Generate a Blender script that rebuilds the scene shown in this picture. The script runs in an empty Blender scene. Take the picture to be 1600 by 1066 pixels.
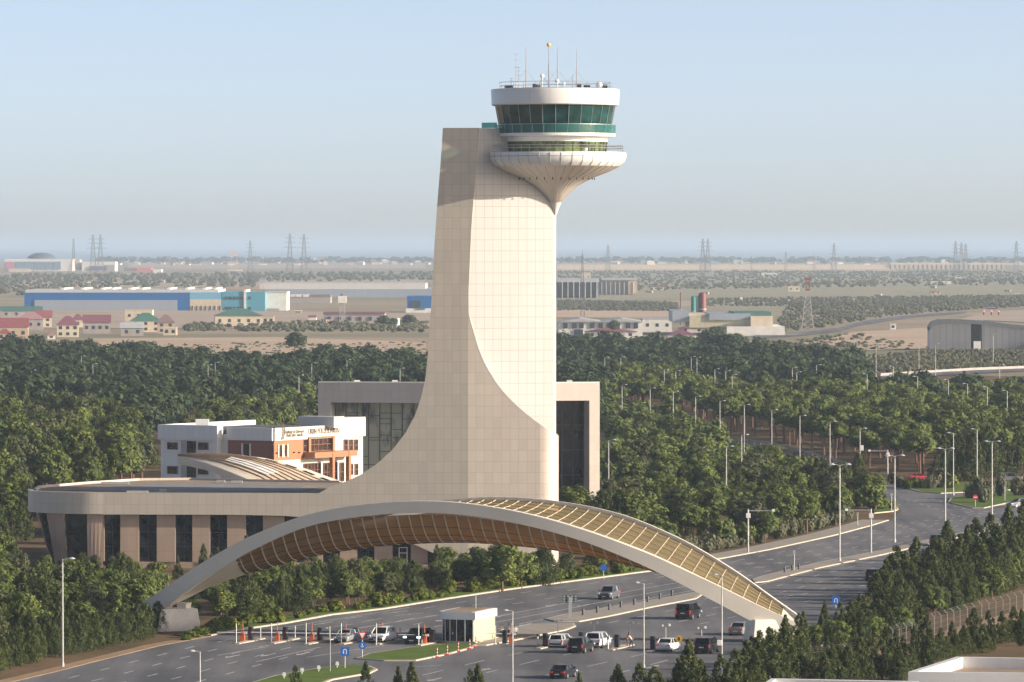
import bpy, bmesh, math, random
import numpy as np
from mathutils import Vector, Matrix
from mathutils.geometry import tessellate_polygon
sc = bpy.context.scene
C = sc.collection
R = math.radians
# ------------------------------------------------------------------ camera
F = 8889.0; CAMZ = 45.0; HZ = 382.0
PITCH = math.atan((533 - HZ) / F)
cd = bpy.data.cameras.new('camera'); cam = bpy.data.objects.new('camera', cd); C.objects.link(cam)
cd.sensor_width = 36; cd.sensor_fit = 'HORIZONTAL'; cd.lens = 36 * F / 1600
cd.clip_start = 10; cd.clip_end = 120000
cam.location = (0, 0, CAMZ); cam.rotation_euler = (R(90) - PITCH, 0, 0)
sc.camera = cam
FW = Vector((0, math.cos(PITCH), -math.sin(PITCH))); UP = Vector((0, math.sin(PITCH), math.cos(PITCH)))
def ray(px, py):
    return Vector((1, 0, 0)) * ((px - 800) / F) + UP * ((533 - py) / F) + FW
def G(px, py, z=0.0):                       # where the sight line meets height z
    d = ray(px, py); t = (z - CAMZ) / d.z
    return Vector((d.x * t, d.y * t, z))
def AT(px, py, Y):                          # ... meets distance Y
    d = ray(px, py); t = Y / d.y
    return Vector((d.x * t, Y, CAMZ + d.z * t))
def ONP(px, py, P, n):                      # ... meets a vertical plane
    d = ray(px, py); o = Vector((0, 0, CAMZ)); t = (P - o).dot(n) / d.dot(n)
    return o + d * t
def PX(p):
    v = Vector(p) - Vector((0, 0, CAMZ)); dp = v.dot(FW)
    return 800 + F * v.x / dp, 533 - F * v.dot(UP) / dp
# ------------------------------------------------------------------ materials
MATS = {}
class NT:
    def __init__(s, m):
        s.m = m; s.t = m.node_tree; s.b = s.t.nodes.get('Principled BSDF')
    def n(s, typ, **kw):
        o = s.t.nodes.new(typ)
        for k, v in kw.items():
            if k.startswith('i_'):
                key = k[2:]; o.inputs[int(key) if key.isdigit() else key].default_value = v
            else: setattr(o, k, v)
        return o
    def l(s, a, b): s.t.links.new(a, b)
    def math(s, op, a, b=None, clamp=False):
        o = s.n('ShaderNodeMath', operation=op, use_clamp=clamp)
        for i, v in enumerate((a, b)):
            if v is None: continue
            if isinstance(v, (int, float)): o.inputs[i].default_value = v
            else: s.l(v, o.inputs[i])
        return o.outputs[0]
    def mix(s, f, a, b, typ='MIX'):
        o = s.n('ShaderNodeMix', data_type='RGBA', blend_type=typ)
        for i, v in ((0, f), (6, a), (7, b)):
            if isinstance(v, (int, float)): o.inputs[i].default_value = v
            elif isinstance(v, (tuple, list)): o.inputs[i].default_value = tuple(v) + ((1,) if len(v) == 3 else ())
            else: s.l(v, o.inputs[i])
        return o.outputs[2]
    def pos(s): return s.n('ShaderNodeNewGeometry').outputs['Position']
    def noise(s, vec, scale, detail=4, rough=.55):
        o = s.n('ShaderNodeTexNoise', i_Scale=scale, i_Detail=detail, i_Roughness=rough); s.l(vec, o.inputs['Vector']); return o.outputs['Fac']
    def map(s, vec, sc_=(1, 1, 1), rot=(0, 0, 0)):
        o = s.n('ShaderNodeMapping'); o.inputs['Scale'].default_value = sc_; o.inputs['Rotation'].default_value = rot; s.l(vec, o.inputs[0]); return o.outputs[0]
    def ramp(s, f, a, b):
        o = s.n('ShaderNodeMapRange', i_1=a, i_2=b); s.l(f, o.inputs[0]); return o.outputs[0]
def base(name):
    m = bpy.data.materials.new(name); m.use_nodes = True; MATS[name] = m
    return NT(m)
def mat(name, col, rough=.6, metal=0., var=.12, scale=.8, spec=.5, emit=None, coat=0.):
    if name in MATS: return MATS[name]
    k = base(name); b = k.b
    if var:
        tc = k.n('ShaderNodeTexCoord').outputs['Object']
        f = k.noise(tc, scale, 5, .6)
        lo = tuple(c * (1 - var) for c in col); hi = tuple(min(1, c * (1 + var)) for c in col)
        k.l(k.mix(k.ramp(f, .3, .7), lo, hi), b.inputs['Base Color'])
        k.l(k.math('ADD', k.math('MULTIPLY', f, .2), rough - .1, True), b.inputs['Roughness'])
    else:
        b.inputs['Base Color'].default_value = (*col, 1); b.inputs['Roughness'].default_value = rough
    b.inputs['Metallic'].default_value = metal; b.inputs['Specular IOR Level'].default_value = spec
    b.inputs['Coat Weight'].default_value = coat
    if emit:
        b.inputs['Emission Color'].default_value = (*emit[0], 1); b.inputs['Emission Strength'].default_value = emit[1]
    return k.m
def panel_mat(name, col, du, w, h, line=.09, lcol=.70, var=.05, rough=.45, off=(0, 0), metal=0., spec=.5, stain=.12):
    """cladding panels: u runs along the horizontal direction du, v is height"""
    k = base(name); p = k.pos()
    dn = k.n('ShaderNodeVectorMath', operation='DOT_PRODUCT'); k.l(p, dn.inputs[0]); dn.inputs[1].default_value = (du[0], du[1], 0)
    sx = k.n('ShaderNodeSeparateXYZ'); k.l(p, sx.inputs[0])
    u = k.math('DIVIDE', k.math('ADD', dn.outputs['Value'], off[0]), w); v = k.math('DIVIDE', k.math('ADD', sx.outputs['Z'], off[1]), h)
    fu = k.math('FRACT', u); fv = k.math('FRACT', v)
    lu = k.math('LESS_THAN', fu, line / w); lv = k.math('LESS_THAN', fv, line / h)
    ln = k.math('MAXIMUM', lu, lv)
    cx = k.n('ShaderNodeCombineXYZ'); k.l(k.math('FLOOR', u), cx.inputs[0]); k.l(k.math('FLOOR', v), cx.inputs[1])
    wn = k.n('ShaderNodeTexWhiteNoise', noise_dimensions='3D'); k.l(cx.outputs[0], wn.inputs['Vector'])
    st = k.noise(k.map(p, (.9, .9, .12)), 1.0, 5, .65)
    c1 = k.mix(wn.outputs['Value'], tuple(c * (1 - var) for c in col), tuple(min(.9, c * (1 + var)) for c in col))
    c2 = k.mix(k.math('MULTIPLY', k.ramp(st, .48, .72), stain * 1.6), c1, tuple(c * .72 for c in (col[0], col[1] * .93, col[2] * .8)))
    k.l(k.mix(ln, c2, tuple(c * lcol for c in col)), k.b.inputs['Base Color'])
    k.b.inputs['Roughness'].default_value = rough; k.b.inputs['Metallic'].default_value = metal
    k.b.inputs['Specular IOR Level'].default_value = spec
    return k.m
def glass_mat(name, col, rough=.06, var=.5, cell=1.4, spec=.5):
    k = base(name); p = k.n('ShaderNodeTexCoord').outputs['Object']
    f = k.noise(k.map(p, (1 / cell, 1 / cell, 1 / cell)), 1.3, 3, .6)
    k.l(k.mix(k.ramp(f, .35, .7), tuple(c * (1 - var) for c in col), tuple(c * (1 + var) for c in col)), k.b.inputs['Base Color'])
    k.b.inputs['Roughness'].default_value = rough; k.b.inputs['Specular IOR Level'].default_value = spec
    return k.m
# ------------------------------------------------------------------ mesh builder
class MB:
    def __init__(s): s.v = []; s.f = []; s.mi = []; s.cur = 0
    def add(s, vs, fs):
        o = len(s.v); s.v += [tuple(v) for v in vs]; s.f += [tuple(i + o for i in f) for f in fs]; s.mi += [s.cur] * len(fs); return s
    def box(s, c, d, rot=0., tap=1.):
        cx, cy, cz = c; hx, hy, hz = d[0] / 2, d[1] / 2, d[2] / 2; vs = []
        cr, sr = math.cos(rot), math.sin(rot)
        for z in (-1, 1):
            k = tap if z > 0 else 1
            for x, y in ((-1, -1), (1, -1), (1, 1), (-1, 1)):
                X, Y = x * hx * k, y * hy * k
                vs.append((cx + X * cr - Y * sr, cy + X * sr + Y * cr, cz + z * hz))
        return s.add(vs, [(3, 2, 1, 0), (4, 5, 6, 7), (0, 1, 5, 4), (1, 2, 6, 5), (2, 3, 7, 6), (3, 0, 4, 7)])
    def prism(s, poly, z0, z1, top=True, bottom=True):
        n = len(poly); a = sum(poly[i][0] * poly[(i + 1) % n][1] - poly[(i + 1) % n][0] * poly[i][1] for i in range(n))
        if a < 0: poly = poly[::-1]
        vs = [(p[0], p[1], z0) for p in poly] + [(p[0], p[1], z1) for p in poly]
        fs = [(i, (i + 1) % n, (i + 1) % n + n, i + n) for i in range(n)]
        if top: fs.append(tuple(range(n, 2 * n)))
        if bottom: fs.append(tuple(range(n - 1, -1, -1)))
        return s.add(vs, fs)
    def slab(s, pts, off):                  # a planar outline pushed back by a vector
        n = len(pts); vs = [Vector(p) for p in pts] + [Vector(p) + Vector(off) for p in pts]
        return s.add(vs, [tuple(range(n)), tuple(range(2 * n - 1, n - 1, -1))] + [(i, i + n, (i + 1) % n + n, (i + 1) % n) for i in range(n)])
    def tube(s, p0, p1, r0, r1=None, n=8, cap=True):
        p0, p1 = Vector(p0), Vector(p1); r1 = r0 if r1 is None else r1
        d = (p1 - p0).normalized(); a = d.orthogonal().normalized(); b = d.cross(a)
        vs = [p0 + (a * math.cos(t) + b * math.sin(t)) * r0 for t in [2 * math.pi * i / n for i in range(n)]]
        vs += [p1 + (a * math.cos(t) + b * math.sin(t)) * r1 for t in [2 * math.pi * i / n for i in range(n)]]
        fs = [(i, (i + 1) % n, (i + 1) % n + n, i + n) for i in range(n)]
        if cap: fs += [tuple(range(n - 1, -1, -1)), tuple(range(n, 2 * n))]
        return s.add(vs, fs)
    def path(s, pts, r, n=6):
        pts = [Vector(p) for p in pts]; rs = r if isinstance(r, (list, tuple)) else [r] * len(pts); vs = []
        for i, p in enumerate(pts):
            d = (pts[min(i + 1, len(pts) - 1)] - pts[max(i - 1, 0)]).normalized()
            ref = Vector((0, 0, 1)) if abs(d.z) < .95 else Vector((1, 0, 0))
            a = d.cross(ref).normalized(); b = d.cross(a)
            vs += [p + (a * math.cos(2 * math.pi * j / n) + b * math.sin(2 * math.pi * j / n)) * rs[i] for j in range(n)]
        fs = []
        for i in range(len(pts) - 1):
            for j in range(n):
                fs.append((i * n + j, i * n + (j + 1) % n, (i + 1) * n + (j + 1) % n, (i + 1) * n + j))
        fs += [tuple(range(n - 1, -1, -1)), tuple(range((len(pts) - 1) * n, len(pts) * n))]
        return s.add(vs, fs)
    def lathe(s, prof, c=(0, 0, 0), n=48, a0=0., a1=2 * math.pi, cap=False):
        full = abs(a1 - a0 - 2 * math.pi) < 1e-6; m = n if full else n + 1; vs = []
        for r, z in prof:
            for i in range(m):
                t = a0 + (a1 - a0) * i / n
                vs.append((c[0] + r * math.cos(t), c[1] + r * math.sin(t), c[2] + z))
        fs = []
        for k in range(len(prof) - 1):
            for i in range(n):
                j = (i + 1) % m
                fs.append((k * m + i, k * m + j, (k + 1) * m + j, (k + 1) * m + i))
        if cap and full:
            fs.append(tuple(range(m - 1, -1, -1))); fs.append(tuple(range((len(prof) - 1) * m, len(prof) * m)))
        return s.add(vs, fs)
    def grid(s, P):                         # rows of points
        n = len(P[0]); vs = [p for r in P for p in r]
        return s.add(vs, [(i * n + j, i * n + j + 1, (i + 1) * n + j + 1, (i + 1) * n + j) for i in range(len(P) - 1) for j in range(n - 1)])
    def sphere(s, c, r, n=10, m=6, sq=(1, 1, 1)):
        vs = [(c[0], c[1], c[2] - r * sq[2])]
        for k in range(1, m):
            ph = -math.pi / 2 + math.pi * k / m
            vs += [(c[0] + r * sq[0] * math.cos(ph) * math.cos(2 * math.pi * i / n), c[1] + r * sq[1] * math.cos(ph) * math.sin(2 * math.pi * i / n), c[2] + r * sq[2] * math.sin(ph)) for i in range(n)]
        vs.append((c[0], c[1], c[2] + r * sq[2])); fs = []
        for i in range(n):
            fs.append((0, 1 + (i + 1) % n, 1 + i)); fs.append((len(vs) - 1, 1 + (m - 2) * n + i, 1 + (m - 2) * n + (i + 1) % n))
            for k in range(m - 2):
                fs.append((1 + k * n + i, 1 + k * n + (i + 1) % n, 1 + (k + 1) * n + (i + 1) % n, 1 + (k + 1) * n + i))
        return s.add(vs, fs)
    def mesh(s, name, mats, off=None, smooth=False, bevel=0.):
        me = bpy.data.meshes.new(name)
        v = s.v if off is None else [(a - off[0], b - off[1], c - off[2]) for a, b, c in s.v]
        me.from_pydata(v, [], s.f)
        for m in (mats if isinstance(mats, (list, tuple)) else [mats]): me.materials.append(m)
        if any(s.mi): me.polygons.foreach_set('material_index', s.mi)
        bm = bmesh.new(); bm.from_mesh(me)
        bmesh.ops.recalc_face_normals(bm, faces=bm.faces)
        if bevel:
            es = [e for e in bm.edges if len(e.link_faces) == 2 and e.calc_face_angle(0) > .6]
            bmesh.ops.bevel(bm, geom=es, offset=bevel, segments=2, affect='EDGES', profile=.6)
        bm.to_mesh(me); bm.free()
        if smooth:
            me.polygons.foreach_set('use_smooth', [True] * len(me.polygons))
            me.set_sharp_from_angle(angle=R(35))
        me.update(); return me
def link(name, me, parent=None):
    o = bpy.data.objects.new(name, me); C.objects.link(o)
    if parent is not None: o.parent = parent
    return o
def tag(o, label, cat, group=None, kind=None):
    if label: o['label'] = label
    if cat: o['category'] = cat
    if group: o['group'] = group
    if kind: o['kind'] = kind
    return o
def thing(name, label, cat, loc=(0, 0, 0), rz=0., group=None):
    o = bpy.data.objects.new(name, None); C.objects.link(o); o.location = loc; o.rotation_euler = (0, 0, rz); o.empty_display_size = .1
    return tag(o, label, cat, group)
def rootloc(p):
    while p.parent is not None: p = p.parent
    return p.location
def part(name, mb, m, parent, world=False, smooth=False, label=None, bevel=0.):
    me = mb.mesh(name, m, rootloc(parent) if world else None, smooth, bevel)
    o = link(name, me, parent)
    if label: o['label'] = label
    return o
def solo(name, mb, m, label, cat, group=None, loc=None, smooth=False, bevel=0.):
    me = mb.mesh(name, m, loc, smooth, bevel); o = link(name, me)
    if loc is not None: o.location = loc
    return tag(o, label, cat, group)
def struct(name, mb, m, label=None, smooth=False):
    o = link(name, mb.mesh(name, m, None, smooth)); o['kind'] = 'structure'
    o['label'] = label or name.replace('_', ' '); o['category'] = name.split('_')[-1]
    return o
KIDS = {}
def dup(t, loc, rz=0., s=1., label=None, group=None):
    def cp(o, par):
        c = o.copy(); C.objects.link(c)
        if par is not None: c.parent = par
        for ch in KIDS.setdefault(o.name, list(o.children)): cp(ch, c)
        return c
    r = cp(t, None); r.location = loc; r.rotation_euler = (0, 0, rz); r.scale = (s, s, s) if isinstance(s, (int, float)) else s
    if label: r['label'] = label
    if group: r['group'] = group
    return r
ORD = 'first second third fourth fifth sixth seventh eighth ninth tenth eleventh twelfth thirteenth fourteenth fifteenth sixteenth seventeenth eighteenth nineteenth twentieth'.split()
# ------------------------------------------------------------------ light and air
SUNV = Vector((.972, -.235, 0)).normalized(); SEL = R(17)
sd = bpy.data.lights.new('sun', 'SUN'); so = bpy.data.objects.new('sun', sd); C.objects.link(so)
sd.energy = 4.1; sd.angle = R(.5); sd.color = (1, .89, .74)
sv = Vector((SUNV.x * math.cos(SEL), SUNV.y * math.cos(SEL), math.sin(SEL)))
so.rotation_euler = sv.to_track_quat('Z', 'Y').to_euler(); so.location = (200, 300, 200)
w = bpy.data.worlds.new('World'); sc.world = w; w.use_nodes = True
nt = w.node_tree; bg = nt.nodes['Background']; sky = nt.nodes.new('ShaderNodeTexSky'); sky.sky_type = 'NISHITA'
sky.sun_disc = False; sky.sun_elevation = SEL; sky.sun_rotation = math.atan2(SUNV.x, SUNV.y)
sky.altitude = 0; sky.air_density = .25; sky.dust_density = .8; sky.ozone_density = 0
tn = nt.nodes.new('ShaderNodeMix'); tn.data_type = 'RGBA'; tn.blend_type = 'MULTIPLY'; tn.inputs[0].default_value = 1; tn.inputs[7].default_value = (1.0, .905, .785, 1)   # white balance of the sky light
nt.links.new(sky.outputs[0], tn.inputs[6]); nt.links.new(tn.outputs[2], bg.inputs[0]); bg.inputs[1].default_value = .142
vs = sc.view_settings; vs.view_transform = 'Standard'; vs.look = 'None'; vs.exposure = 1.0; vs.gamma = 1
sc.cycles.use_denoising = True; sc.cycles.max_bounces = 6; sc.cycles.transparent_max_bounces = 12; sc.cycles.volume_bounces = 2
sc.cycles.use_adaptive_sampling = True; sc.cycles.adaptive_threshold = .012
hz = MB().box((0, 30000, 41), (60000, 62000, 84))
k = base('air'); k.t.nodes.remove(k.b)
pv = k.n('ShaderNodeVolumePrincipled'); pv.inputs['Color'].default_value = (.55, .69, .85, 1); pv.inputs['Density'].default_value = 0.6e-4
pv.inputs['Anisotropy'].default_value = .1
k.l(pv.outputs[0], k.t.nodes['Material Output'].inputs['Volume'])
ho = link('haze', hz.mesh('haze', k.m)); tag(ho, 'pale blue haze in the air', 'haze', None, 'stuff')
# ------------------------------------------------------------------ ground, fields, roads
def ground_mat():
    k = base('dry_ground'); p = k.pos()
    a = k.noise(k.map(p, (1 / 420, 1 / 300, 1)), 1.0, 6, .6); b = k.noise(k.map(p, (1 / 60, 1 / 60, 1)), 1.0, 5, .65); c = k.noise(k.map(p, (.5, .5, .5)), 1, 4, .7)
    tan = k.mix(b, (.40, .29, .20), (.52, .40, .295))
    scrub = k.mix(b, (.19, .20, .13), (.33, .30, .20))
    c1 = k.mix(k.ramp(k.math('ADD', k.math('MULTIPLY', a, .75), k.math('MULTIPLY', b, .3)), .43, .58), tan, scrub)
    c2 = k.mix(k.math('MULTIPLY', k.ramp(c, .35, .7), .5), c1, tuple([.14, .10, .065]))
    k.l(c2, k.b.inputs['Base Color']); k.b.inputs['Roughness'].default_value = .95; k.b.inputs['Specular IOR Level'].default_value = .1
    return k.m
M_GROUND = ground_mat()
def patch_mat(name, c0, c1, s=.05, s2=.6):
    k = base(name); p = k.pos()
    f = k.noise(k.map(p, (s, s, s)), 1, 6, .65); g = k.noise(k.map(p, (s2, s2, s2)), 1, 4, .7)
    k.l(k.mix(k.ramp(k.math('ADD', k.math('MULTIPLY', f, .6), k.math('MULTIPLY', g, .4)), .36, .64), c0, c1), k.b.inputs['Base Color'])
    k.b.inputs['Roughness'].default_value = .95; k.b.inputs['Specular IOR Level'].default_value = .1; return k.m
M_FLOOR = patch_mat('pine_needle_soil', (.075, .062, .032), (.20, .13, .075), .05, .9)
M_TAN = patch_mat('tan_soil', (.43, .315, .22), (.56, .43, .32), .012, .12)
M_TAN2 = patch_mat('grey_tan_soil', (.36, .285, .225), (.48, .385, .30), .012, .1)
M_SCRUB = patch_mat('scrub_soil', (.22, .215, .14), (.40, .34, .235), .02, .2)
M_DIRT = patch_mat('verge_dirt', (.25, .17, .105), (.38, .27, .175), .2, 2.)
M_LAWN = patch_mat('lawn_grass', (.075, .12, .022), (.13, .19, .04), .3, 3.)
M_PAVE = panel_mat('pavers', (.30, .27, .235), (.95, .31), .5, 50, .04, .8, .06, .9)
M_KERB = mat('kerb_stone', (.46, .40, .32), .9, var=.15, scale=1.5)
M_WHITE_LINE = mat('road_paint', (.52, .51, .49), .8, var=.45, scale=1.3)
def asphalt():
    k = base('asphalt'); p = k.pos()
    rot = k.map(p, (.22, .012, 1), (0, 0, R(17)))
    a = k.noise(rot, 1, 4, .6); b = k.noise(k.map(p, (.05, .05, .05)), 1, 5, .6); c = k.noise(k.map(p, (6, 6, 6)), 1, 2, .7)
    f = k.math('ADD', k.math('MULTIPLY', a, .5), k.math('ADD', k.math('MULTIPLY', b, .35), k.math('MULTIPLY', c, .15)))
    k.l(k.mix(k.ramp(f, .38, .62), (.082, .083, .092), (.195, .192, .198)), k.b.inputs['Base Color'])
    k.b.inputs['Roughness'].default_value = .8; k.b.inputs['Specular IOR Level'].default_value = .25; return k.m
M_ASPH = asphalt()
g = MB(); xs = [-29000, -6000, -1500, -300, 300, 1500, 6000, 29000]; ys = [-400, 400, 1000, 2000, 4000, 8000, 14200]
g.grid([[(x, y, 0) for x in xs] for y in ys]); struct('ground', g, M_GROUND, 'dry ground reaching to the sea')
k = base('sea_water'); k.b.inputs['Base Color'].default_value = (.16, .25, .34, 1); k.b.inputs['Roughness'].default_value = .35
s_ = MB().grid([[(-29000, y, .02), (29000, y, .02)] for y in (14205, 30000, 60500)]); s_.grid([[(-29000, 14200, 0), (29000, 14200, 0)], [(-29000, 14205, .02), (29000, 14205, .02)]])
struct('sea', s_, k.m, 'hazy sea on the horizon')
def sheet(name, px, m, z, label=None, h=None):
    pts = [G(a, b, 0) for a, b in px]; mb = MB()
    if h is None: mb.add([(p.x, p.y, z) for p in pts], [tuple(range(len(pts)))])
    else: mb.prism([(p.x, p.y) for p in pts], 0, h, bottom=False)
    # ngon -> triangles so concave outlines stay right
    o = struct(name, mb, m, label)
    bm = bmesh.new(); bm.from_mesh(o.data); bmesh.ops.triangulate(bm, faces=[f for f in bm.faces if len(f.verts) > 4]); bm.to_mesh(o.data); bm.free()
    return o
def wpoly(px): return [(G(a, b).x, G(a, b).y) for a, b in px]
def inside(x, y, poly):
    r = False; j = len(poly) - 1
    for i in range(len(poly)):
        xi, yi = poly[i]; xj, yj = poly[j]
        if (yi > y) != (yj > y) and x < (xj - xi) * (y - yi) / (yj - yi) + xi: r = not r
        j = i
    return r
# wooded ground and the dry fields beyond it
sheet('forest_floor', [(-500, 1180), (2400, 1180), (1900, 585), (1560, 588), (1250, 575), (1060, 552), (660, 562), (400, 565), (180, 545), (-300, 540)], M_FLOOR, .02, 'brown pine needle soil under the wood')
for nm, px, m in [
    ('tan_field', [(200, 562), (665, 562), (665, 536), (430, 528), (140, 530), (140, 545)], M_TAN),
    ('tan_field', [(868, 556), (1060, 550), (1090, 536), (868, 533)], M_TAN),
    ('grey_field', [(868, 497), (1050, 500), (1240, 496), (1240, 480), (868, 470)], M_SCRUB),
    ('tan_field', [(868, 497), (1060, 497), (1060, 487), (868, 482)], M_TAN),
    ('tan_field', [(1040, 480), (1420, 470), (1420, 464), (1040, 471)], M_TAN2),
    ('tan_field', [(-40, 515), (700, 512), (700, 490), (-40, 482)], M_TAN2),
    ('scrub_field', [(300, 512), (665, 516), (665, 506), (300, 503)], M_SCRUB),
    ('tan_field', [(1240, 553), (1460, 545), (1460, 512), (1330, 520), (1290, 533), (1215, 540)], M_TAN),
    ('tan_field', [(1250, 570), (1345, 570), (1345, 556), (1250, 548)], M_TAN),
    ('scrub_field', [(1345, 583), (1640, 576), (1640, 545), (1345, 556)], M_SCRUB),
    ('tan_field', [(-40, 452), (420, 449), (665, 444), (665, 437), (-40, 440)], M_TAN2),
    ('tan_field', [(870, 424), (1400, 424), (1400, 413), (870, 412)], M_TAN),
    ('tan_field', [(200, 420), (665, 420), (665, 412), (200, 412)], M_TAN2),
    ('scrub_field', [(870, 470), (1640, 464), (1640, 426), (870, 426)], M_SCRUB)]:
    sheet(nm, px, m, {'tan_field': .3, 'grey_field': .2, 'scrub_field': .1}[nm])
# main road
FAR = [(-60, 1085), (90, 1050), (140, 1037), (250, 1010), (330, 995), (380, 985), (450, 975), (520, 962), (600, 953), (700, 937), (800, 922), (900, 909), (1000, 896), (1040, 891), (1130, 873), (1200, 860), (1300, 838), (1360, 822)]
NEAR = [(1700, 800), (1600, 830), (1500, 866), (1420, 900), (1370, 926), (1310, 962), (1240, 1000), (1180, 1040), (1100, 1090), (960, 1200), (-400, 1200)]
ROAD = FAR + [(1392, 812), (1408, 800), (1398, 790), (1370, 776), (1368, 764), (1383, 756), (1700, 756)] + NEAR
sheet('road', ROAD, M_ASPH, .05, 'grey asphalt road with many lanes')
sheet('slip_road', [(1383, 757), (1372, 764), (1320, 742), (1270, 727), (1200, 706), (1140, 692), (1060, 668), (1064, 664), (1150, 688), (1210, 700), (1290, 722), (1340, 740)], M_ASPH, .04, 'narrow road curving into the wood')
# verge, pavement and islands are real steps
def offs(px, d):
    w = [Vector(p) for p in wpoly(px)]; out = []
    for i, p in enumerate(w):
        t = (w[min(i + 1, len(w) - 1)] - w[max(i - 1, 0)]).normalized(); out.append(p + Vector((-t.y, t.x)) * d)
    return w, out
def strip(name, px, d0, d1, m, z0, z1, label):
    w, a = offs(px, d0); _, b = offs(px, d1); mb = MB(); n = len(w)
    for i in range(n - 1):
        q = [a[i], a[i + 1], b[i + 1], b[i]]
        mb.add([(p.x, p.y, z0) for p in q] + [(p.x, p.y, z1) for p in q], [(4, 5, 6, 7), (0, 1, 5, 4), (2, 3, 7, 6)])
    return struct(name, mb, m, label)
strip('verge', FAR[:6], .0, 1.9, M_DIRT, 0, .09, 'dusty verge beside the road')
strip('kerb', FAR[4:15], 0, .55, M_KERB, 0, .2, 'pale stone kerb beside the shrubs')
strip('grass_verge', FAR[4:15], .56, 4.5, M_LAWN, 0, .12, 'planted verge behind the kerb')
strip('pavement', FAR[13:] + [(1386, 814)], 0, 4.2, M_PAVE, 0, .17, 'paved footway along the wood')
strip('footway_kerb', FAR[13:] + [(1386, 814)], -.3, 0, M_KERB, 0, .19, 'kerb of the paved footway')
strip('verge_kerb', NEAR[3:8], .2, 4.2, M_PAVE, 0, .15, 'pale footway on the near side')
def island(name, px, m, label):
    sheet(name + '_kerb', px, M_KERB, 0, 'pale kerb of the ' + label, .19)
    w = wpoly(px); c = Vector((sum(p[0] for p in w) / len(w), sum(p[1] for p in w) / len(w)))
    n = len(w); a = sum(w[i][0] * w[(i + 1) % n][1] - w[(i + 1) % n][0] * w[i][1] for i in range(n)); sg = 1 if a > 0 else -1
    ins = []
    for i in range(n):
        p0, p1, p2 = Vector(w[i - 1]), Vector(w[i]), Vector(w[(i + 1) % n])
        t = ((p1 - p0).normalized() + (p2 - p1).normalized()).normalized(); ins.append(p1 + Vector((-t.y, t.x)) * sg * .35)
    mb = MB().add([(p.x, p.y, .215) for p in ins], [tuple(range(n))])
    o = struct(name, mb, m, label)
    bm = bmesh.new(); bm.from_mesh(o.data); bmesh.ops.triangulate(bm, faces=bm.faces[:]); bm.to_mesh(o.data); bm.free()
island('lawn', [(556, 1031), (575, 1024), (640, 1014), (690, 1009), (748, 1007), (738, 1014), (700, 1024), (650, 1034), (600, 1034)], M_LAWN, 'triangular lawn in front of the booth')
island('lawn', [(340, 1085), (430, 1058), (500, 1046), (550, 1041), (578, 1043), (590, 1048), (578, 1054), (520, 1064), (470, 1085)], M_LAWN, 'rounded lawn at the foot of the picture')
island('paved_island', [(742, 1010), (800, 983), (830, 977), (897, 976), (900, 980), (885, 986), (800, 1003), (760, 1010)], M_PAVE, 'paved island beside the booth')
island('median', [(853, 969), (880, 962), (960, 950), (1060, 932), (1092, 926), (1100, 929), (1088, 937), (1020, 950), (950, 965), (905, 973), (870, 973)], M_PAVE, 'wide paved traffic island')
MED = [(1176, 907), (1190, 902), (1280, 880), (1380, 861), (1440, 847), (1497, 835), (1560, 821), (1700, 794), (1700, 799), (1560, 828), (1500, 841), (1440, 854), (1380, 868), (1280, 889), (1200, 910), (1180, 912)]
island('median', MED, M_PAVE, 'long narrow median of the main road')
island('roundabout_lawn', [(1481, 786), (1486, 779), (1520, 773), (1600, 768), (1700, 764), (1700, 780), (1580, 786), (1538, 795), (1520, 795)], M_LAWN, 'lawn between the roads')
island('corner_lawn', [(1402, 760), (1430, 757), (1700, 752), (1700, 757), (1560, 768), (1470, 772), (1440, 770)], M_LAWN, 'lawn along the edge of the wood')
island('corner_island', [(1366, 803), (1396, 800), (1404, 797), (1402, 792), (1380, 786), (1362, 784)], M_LAWN, 'small planted corner')
# lane paint
lines = MB()
def dash(w, d0, dl, gl, wd=.17, solid=False, s0=0.):
    # w: world polyline, shifted sideways by d0
    n = len(w); P = []
    for i in range(n):
        t = (w[min(i + 1, n - 1)] - w[max(i - 1, 0)]).normalized(); P.append(w[i] + Vector((-t.y, t.x)) * (d0(i / (n - 1)) if callable(d0) else d0))
    acc = 0.; L = dl + gl
    for i in range(n - 1):
        a, b = P[i], P[i + 1]; ln = (b - a).length; t = (b - a) / max(ln, 1e-6); q = Vector((-t.y, t.x)) * wd / 2; s = 0.
        if solid:
            lines.add([(*(a - q), .058), (*(b - q), .058), (*(b + q), .058), (*(a + q), .058)], [(0, 1, 2, 3)]); continue
        kk = math.floor((acc + s0) / L)
        while kk * L - s0 - acc < ln:
            u0 = max(0, kk * L - s0 - acc); u1 = min(ln, kk * L + dl - s0 - acc)
            if u1 > u0 + .2:
                A, B = a + t * u0, a + t * u1
                lines.add([(*(A - q), .058), (*(B - q), .058), (*(B + q), .058), (*(A + q), .058)], [(0, 1, 2, 3)])
            kk += 1
        acc += ln
def wp(px): return [Vector(p) for p in wpoly(px)]
medl = wp([(905, 973), (1088, 937), (1200, 908), (1280, 888), (1380, 867), (1500, 841), (1600, 819), (1700, 799)])
for j, d in enumerate((-3.7, -7.3, -10.9, -14.5)): dash(medl, d, 3.8, 7.2, s0=j * 3.1)
for j, d in enumerate((-1.0, -18.3)): dash(medl[1:], d, 1, 1, solid=True, wd=.14)
for j, d in enumerate((3.9, 7.5, 11.1, 14.6)): dash(medl[2:], d + 1.2, 3.8, 7.2, s0=2 + j * 2.3)
farl = wp(FAR[4:15])
for j, d in enumerate((-3.8, -7.4)): dash(farl, d, 3.8, 7.2, s0=j * 4.)
dash(farl[:8], -11.2, 3.8, 7.2); dash(farl[7:], -11.2, 3.8, 7.2, s0=5)
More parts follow.
